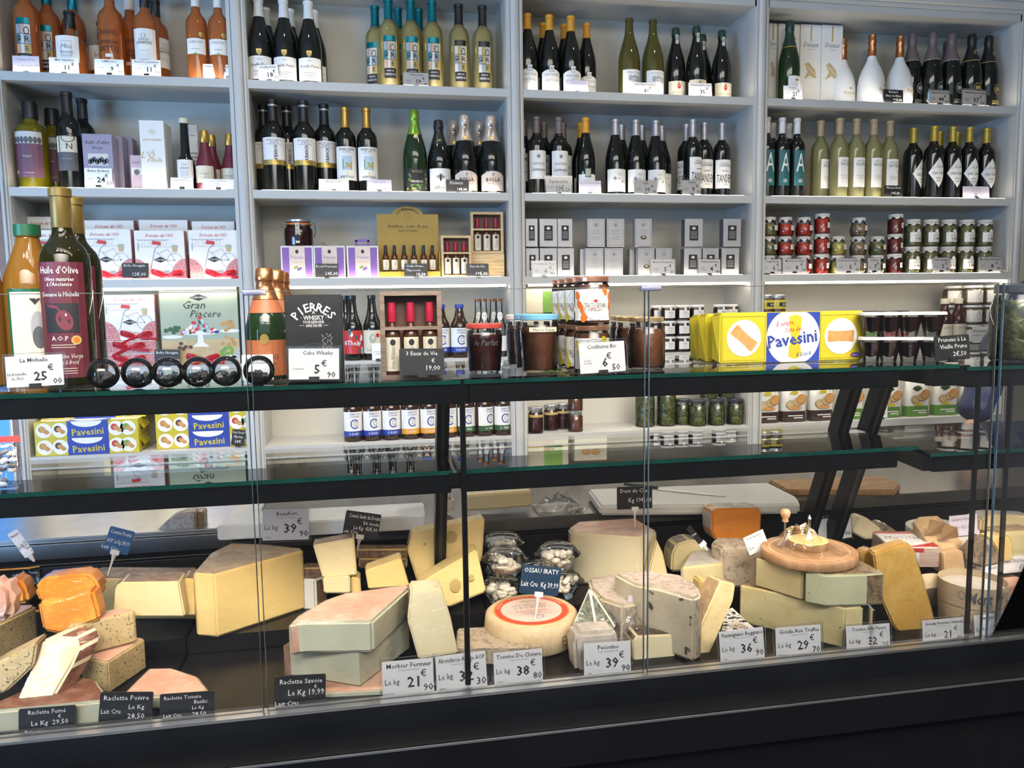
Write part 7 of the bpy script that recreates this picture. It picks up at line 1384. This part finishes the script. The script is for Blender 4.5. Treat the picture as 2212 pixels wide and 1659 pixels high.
# second row
tag('white 24.50 price tag leaning on the lavender tins', 183, 403, 243, 404, 41, YT, price('Bidon Ardente', 'Le bidon\nde 1L', '24', '50', 'Huile'))
tag('white handwritten card below the balsamic bottle', 369, 407, 418, 408, 24, YT, hand(('Vinaigre Balsamique', 0, .8, .15, .9), ('doux', 0, .5, .13, .3), ('Bouteille 16€50', .1, .2, .14, .7)), 'card')
tag('white handwritten card below the small vinegar bottles', 438, 408, 506, 409, 22, YT, hand(('Vinaigre Balsamique', 0, .82, .15, .8), ('de Modène IGP', .05, .52, .15, .6), ('8€90 bouteille', .1, .2, .14, .7)), 'card')
tag('cream handwritten card below the white-label dark bottles', 689, 412, 754, 413, 26, YT, hand(('Moscato D\'Asti', 0, .8, .15, .6), ('La bouteille', .1, .4, .15, .5), ('Italie 11€', -.1, .1, .13, .6)), 'card_cream')
tag('pale lilac handwritten card below the landscape-label bottles', 793, 413, 846, 414, 26, YT, hand(('Vigna Casalj', 0, .8, .15, .7), ('Sicile', -.25, .2, .14, .3))+[('16€,00', .25, .25, .15, dict(bold=.5))], 'card_lilac')
tag('black chalk tag reading 14 euros by the sparkling bottles', 964, 415, 1013, 416, 28, YT, [('Prosecco', -.05, .78, .2, dict(shear=.2)), ('', -.05, .64, .3, dict(rule=1)), ('14€,00', .2, .25, .2, {})], 'slate')
tag('white 10.26 price tag with large title on second shelf', 1180, 418, 1235, 418, 36, YT, [('Sarments', 0, .74, .22, dict(w=.85, bold=.3)), ('Blanc de', 0, .58, .04, {}), ('La bouteille', -.3, .42, .08, dict(w=.3)), ('10€', .06, .32, .36, dict(w=.3)), ('26', .35, .24, .22, {})], sleeve=True)
tag('lilac handwritten card below the mustard-capped bottles', 1251, 419, 1299, 419, 29, YT, hand(('Hautes Côtes de Nuits', 0, .84, .13, .95), ('25€,00', .15, .3, .15, .4)), 'card_lilac')
tag('white 10.75 price tag below the house-sketch bottles', 1370, 420, 1419, 420.5, 30, YT, price('Idylle', BT, '10', '75', 'Vin Languedoc'), sleeve=True)
tag('white 9.90 price tag leaning below the thin-letter bottles', 1474, 420.5, 1514, 421, 32, YT, price('Tandem', BT, '9', '90', 'Vin Rouge'), sleeve=True)
tag('black chalk tag reading 14 euros below the pale bottles', 1911, 424, 1950, 424.5, 24, YT, [('Muscat Noël', 0, .8, .2, dict(w=.85)), ('14€,00', .1, .3, .22, {})], 'slate')
tag('pale pink card below the diamond-label bottles', 2080, 427, 2137, 427.5, 25, YT, hand(('Cain Carles', 0, .8, .14, .5), ('vin de la terre', 0, .6, .12, .5), ('9€', .2, .25, .14, .3)), 'card_lilac')
# third row
tag('black chalk tag reading 12 euros between nougat boxes', 264, 600, 321, 600, 32, YT-.006, [('Boîte Nougats', -.02, .84, .17, dict(w=.8)), ('12€,00', .15, .25, .22, {})], 'slate')
tag('black chalk tag reading 24 euros on the purple prune boxes', 681, 599, 731, 599, 30, YT-.002, [('Bocal Pruneaux', 0, .8, .17, dict(w=.9)), ('24€,00', .2, .28, .22, {})], 'slate')
tag('black chalk tag reading 5.50 before the gold tray', 874, 599, 924, 599, 30, YT-.002, [('Vieille Prune', -.05, .82, .17, dict(w=.8)), ('Mignonette', -.1, .52, .16, dict(w=.65)), ('5€,50', .2, .22, .2, {})], 'slate')
tag('black chalk tag reading 19 euros below the pine box', 1008, 599, 1056, 599, 30, YT-.002, [('Eau-de-Vie', 0, .8, .18, dict(w=.85)), ('19€,00', .18, .28, .22, {})], 'slate')
tag('white 6.90 price tag before the black-panel cartons', 1150, 597, 1199, 597, 32, YT-.002, price('Ventrèche De Thon', 'La boîte\nde 120g', '6', '90', ''), sleeve=True)
tag('white 5.10 price tag before the dish-picture cartons', 1407, 594, 1458, 594, 33, YT-.002, price("Moule D'Escabèche", 'La boîte\nde 111g', '5', '10', ''), sleeve=True)
tag('white 4.40 price tag before the black-sided cartons', 1509, 593, 1556, 593, 33, YT-.002, price('Petites Sardines', 'La boîte\nde 115g', '4', '40', ''), sleeve=True)
for i, (a, b, ti, p1, p2, ds) in enumerate(((1648, 1688, 'Acalparrones', '6', '90', 'white 6.90 tag cut by the pilaster before cloth-topped jars'), (1691, 1742, 'Mini Poivrons Farcis', '8', '90', 'white 8.90 tag before the bulging red preserve jars'), (1807, 1858, 'Poivrons Del Piquillo', '5', '00', 'white 5.00 tag before the bulging brown preserve jars'), (1875, 1902, 'Anchois', '7', '10', 'narrow tilted white tag before the cloth-topped jars'), (2015, 2052, 'Olives Vinaigrées', '5', '80', 'white 5.80 tag before the tall ornate-label jars'), (2114, 2163, "Mini Cœur D'Artichauds", '8', '90', 'white 8.90 tag at the right end before ornate-label jars'))):
    tag(ds, a, 590-i*.9, b, 590-i*.9, 30, YT-.002, price(ti, 'Le pot\nde 300g', p1, p2, ''), sleeve=True)
# fourth and fifth row
tag('black chalk tag reading 35 euros beside the sage green box', 334, 788, 389, 788, 33, YT-.012, [('Boîte Nougats', 0, .8, .17, dict(w=.85)), ('45g  35€,00', .05, .3, .2, dict(w=.85))], 'slate')
tag('white tag beside the long-neck beers', 804, 778, 830, 777, 36, YT-.01, [('La bouteille', 0, .5, .08, dict(w=.8)), ('de 75cl', 0, .35, .08, dict(w=.6))])
tag('white tag marked 3 hiding low jars on the right', 2101, 741, 2141, 740, 35, YT-.004, [('Bruschetta To', 0, .75, .16, dict(w=.9)), ('La pièce', -.25, .5, .12, dict(w=.4)), ('3', .35, .32, .4, {})])
tag('black chalk tag standing by the yellow biscuit packets', 499, 961, 527, 963, 34, YT-.004, [('Petites Chocolat', 0, .82, .15, dict(w=.85)), ('d\'Epernay', 0, .55, .15, dict(w=.7)), ('28€', 0, .25, .17, {})], 'slate')
tag('small white card before the green-based cracker bags', 1889, 903, 1917, 902, 30, YT-.004, [('Biscuits', 0, .75, .17, dict(w=.8, shear=.3)), ('4€50', .1, .3, .2, dict(shear=.3))])
# on the upper glass shelf
tag('large white 25.00 price tag before the olive oil bottles', 15, 838, 139, 831, 67, 1.442, [('La Michelle', 0, .86, .13, dict(bold=.3)), ('La bouteille', -.31, .42, .085, dict(w=.34)), ('de 75cl', -.31, .27, .085, {}), ('25', .10, .33, .28, dict(bold=1)), ('€', .28, .60, .19, dict(bold=.5)), ('00', .39, .15, .19, dict(bold=.5))], sleeve=True)
tag('white 5.90 price tag before the black whisky stones box', 624, 820, 733, 819, 67, 1.442, [('Cube Whisky', .08, .86, .13, dict(bold=.3, w=.6)), ('Le paquet', -.31, .35, .06, {}), ('5', .06, .33, .28, dict(bold=1)), ('€', .20, .52, .19, dict(bold=.5)), ('90', .34, .15, .19, dict(bold=.5))], sleeve=True)
tag('white handwritten card beside the copper-foil bottles', 524, 822, 591, 820, 55, 1.50, [('Prosecco', -.05, .80, .16, dict(shear=.3, c='ink_blue', w=.7)), ('', -.05, .66, .35, dict(rule=1))], 'card')
tag('black chalk tag reading 19 euros before the grey wood case', 863, 811, 960, 810, 58, 1.445, [('3 Eaux de Vie', 0, .82, .15, dict(w=.9)), ('€', .25, .55, .15, {}), ('19,00', .25, .28, .18, {})], 'slate')
tag('white 6.50 price tag before the stacked jam jars', 1254, 808, 1352, 801, 66, 1.442, [('Confitures Bio', 0, .86, .13, dict(bold=.3, w=.64)), ('Le pot', -.33, .42, .06, {}), ('de 220g', -.33, .33, .06, dict(w=.16)), ('6', .05, .33, .28, dict(bold=1)), ('€', .14, .54, .19, dict(bold=.4)), ('50', .29, .16, .2, dict(bold=.4))], sleeve=True)
tag('black chalk tag leaning by the lidded plum cups', 2021, 781, 2096, 775, 54, 1.45, [('Pruneau à La', 0, .84, .17, dict(w=.9)), ('Vieille Prune', .03, .56, .17, dict(w=.85)), ('2€,50', .2, .25, .18, {})], 'slate')
# cheese tags standing along the front glass
LK = 'Le kg'
YQ = 1.427
for x0, y0, x1, y1, hh, ti, b1, b2, sub, ft, ds in (
    (827, 1508, 938, 1497, 74, 'Morbier Fermier', '21', '90', 'Fromage au lait cru de vache', 'Franche-Comté', '21.90 per kilo tag below the big raclette stack'), (944, 1497, 1053, 1483, 75, 'Abondance Alpage AOP', '32', '30', 'Fromage au lait cru de vache', 'Savoie', '32.30 per kilo tag below the upright shiny wedge'), (1068, 1481, 1173, 1470, 67, 'Tomme De Chèvre', '38', '80', 'Fromage au lait cru de chèvre', 'Savoie', '38.80 per kilo tag below the labelled wheel'),
    (1262, 1463, 1363, 1455, 69, 'Pecorino', '39', '90', 'Fromage au lait pasteurisé de brebis', 'Italie', '39.90 per kilo tag below the green pyramid wedge'), (1557, 1432, 1652, 1420, 64, 'Parmigiano Reggiano', '36', '90', 'Fromage au lait cru de vache', 'Italie', '36.90 per kilo tag on the spotted carton'), (1677, 1423, 1774, 1414, 63, 'Gouda Aux Truffes', '29', '70', 'Fromage au lait cru de vache', 'Hollande', '29.70 per kilo tag below the long truffle piece'),
    (1829, 1410, 1923, 1402, 54, 'Tomme Aux Fleurs', '32', '25', 'Fromage au lait cru de vache', 'Autriche', '32.25 per kilo tag left of the amber wedge'), (1994, 1395, 2083, 1386, 51, 'Gouda Fermier 36mois', '21', '40', 'Fromage au lait cru de vache', 'Hollande', '21.40 per kilo tag right of the amber wedge'), (2106, 1382, 2188, 1373, 50, 'Maroilles Fermier', '24', '65', 'Fromage au lait cru de vache', 'Hauts de France', '24.65 per kilo tag below the chip-wood boxes')):
    tag('white '+ds, x0, y0, x1, y1, hh, YQ, price(ti, LK, b1, b2, sub, ft), clip=False, sleeve=True, lean=.12)
for x0, y0, x1, y1, hh, L, ds in (
    (40, 1587, 163, 1577, 52, [('Raclette Fumé', 0, .84, .17, dict(w=.8)), ('€', .22, .62, .13, {}), ('Le Kg  29,50', .05, .40, .19, dict(w=.85)), ('Pasteurisée', -.2, .08, .12, dict(w=.45))], 'black chalk tag reading 29.50 at the bottom left glass'),
    (212, 1562, 327, 1560, 63, [('Raclette Poivre', 0, .82, .16, dict(w=.92)), ('Le Kg', .2, .52, .15, {}), ('Lait Cru', -.28, .38, .15, dict(w=.36)), ('28,50', .2, .22, .17, {})], 'black chalk tag reading 28.50 beside the speckled wedges'),
    (345, 1558, 463, 1549, 55, [('Raclette Tomate', -.08, .84, .14, dict(w=.72)), ('Basilic', .25, .64, .14, {}), ('Le Kg', .2, .42, .13, {}), ('Lait Cru', -.27, .18, .14, dict(w=.32)), ('28,50', .22, .18, .16, {})], 'black chalk tag reading 28.50 before the thin round wedge'),
    (592, 1531, 703, 1524, 66, [('Raclette Savoie', .02, .82, .15, dict(w=.92)), ('€', .3, .63, .1, {}), ('Le Kg 19,99', .12, .47, .18, dict(w=.7)), ('Lait Cru', -.26, .14, .16, dict(w=.44))], 'black chalk tag reading 19.99 under the big raclette wedges')):
    tag(ds, x0, y0, x1, y1, hh, YQ, L, 'slate', clip=False, lean=.12)
tag('black chalk tag cut by the right picture edge', 2196, 1370, 2290, 1362, 50, YQ, [('Lait cru', -.1, .75, .18, {}), ('Le kg 29', -.1, .4, .18, {})], 'slate', clip=False)
# tags stuck into cheeses
tag('royal blue chalk tag on a white pick in long comté block', 222, 1187, 275, 1200, 52, 1.80, [('Comté Fruité', 0, .82, .15, dict(w=.85)), ('AOP  Le Kg 29€,99', 0, .45, .16, dict(w=.9)), ('Lait Cru', -.25, .16, .14, {})], 'slate_royal', pick=.052, clip=False)
tag('black chalk tag tilted on a white pick above square comté', 739, 1155, 815, 1165, 53, 1.83, [('Comté Sault du Doubs', .05, .82, .15, dict(w=.88)), ('36 mois', .25, .58, .14, {}), ('Le Kg  42€,00', .12, .36, .15, dict(w=.66)), ('Lait Cru', -.3, .18, .13, {})], 'slate', pick=.03, clip=False)
tag('black chalk tag reading 19 euros on the tall pale block', 1333, 1101, 1409, 1098, 48, 1.86, [('Dent du Chat', 0, .82, .17, dict(w=.9)), ('Kg 19€,00', .15, .4, .2, dict(w=.65))], 'slate', pick=.05, clip=False, name='chalk_tag')
tag('navy chalk tag on a white pick in the labelled wheel', 1121, 1281, 1205, 1288, 60, 1.585, [('OSSAU IRATY', 0, .84, .16, dict(w=.88)), ('Lait Cru  Kg 39,99', 0, .36, .18, dict(w=.95))], 'slate_blue', pick=.06, clip=False)
tag('large white 39.90 per kilo tag above the big beaufort wedge', 567, 1168, 667, 1165, 66, 1.86, price('Beaufort', LK, '39', '90', 'Fromage au lait cru de vache', 'Savoie'), sleeve=True, clip=False)
tag('pale blue handwritten card above the dark-rinded manchego', 1356, 1336, 1425, 1333, 48, 1.56, hand(('Manchego', 0, .78, .16, .7), ('38€,26', .22, .45, .15, .35), ('Brebis', -.3, .3, .11, .3), ('Espagne', -.27, .1, .11, .35)), 'card_lilac', pick=.04, clip=False)
tag('white 18.90 tag behind the wooden cheese curler board', 1770, 1172, 1840, 1160, 48, 1.80, price('Cheddar', '', '18', '90', 'Fromage au lait pasteurisé'), sleeve=True, clip=False)
tag('narrow white tag seen edge-on above the orange cheese', 52, 1203, 72, 1190, 58, 1.78, [('Mimolette', 0, .84, .1, dict(w=.8)), ('Le kg 25', 0, .4, .2, dict(w=.9)), ('00', .3, .2, .12, {})], clip=False, pick=.02)
tag('dark tag seen nearly edge-on above the yellow wrapped block', 1513, 1180, 1522, 1172, 48, 1.72, [('Tomme', 0, .6, .1, dict(w=.8))], 'slate', pick=.02, clip=False)
tag('white tag standing left of the wooden curler board', 1620, 1200, 1662, 1180, 40, 1.64, [('Petit Basque', 0, .85, .12, dict(w=.8)), ('Le', -.3, .35, .2, {})], clip=False)
tag('white 23.60 tag behind the round wooden boxes', 2126, 1268, 2166, 1262, 44, 1.60, [('Beaufort', 0, .85, .1, dict(w=.5)), ('€', .3, .5, .16, {}), ('60', .4, .15, .2, {})], clip=False)
tag('white tag before the crumbly wedge at right', 2160, 1240, 2225, 1233, 34, 1.62, [('Tomme Fraîche F', -.05, .72, .22, dict(w=.9)), ('€00', .3, .3, .3, {})], clip=False)
tag('pink handwritten card on the large round white box', 2052, 1160, 2112, 1154, 44, 1.70, hand(('Langres Fermier', 0, .82, .16, .85), ('Le Kg 29€', .05, .45, .17, .7)), 'card_lilac', clip=False)
tag('small white tag lying on worktop behind the shelf', 912, 1038, 992, 1030, 11, 1.99, [('Emmental De Savoie', 0, .5, .6, dict(w=.9, bold=.4))], clip=False)
relax()
finish_labels()
assert not PEND, list(PEND)
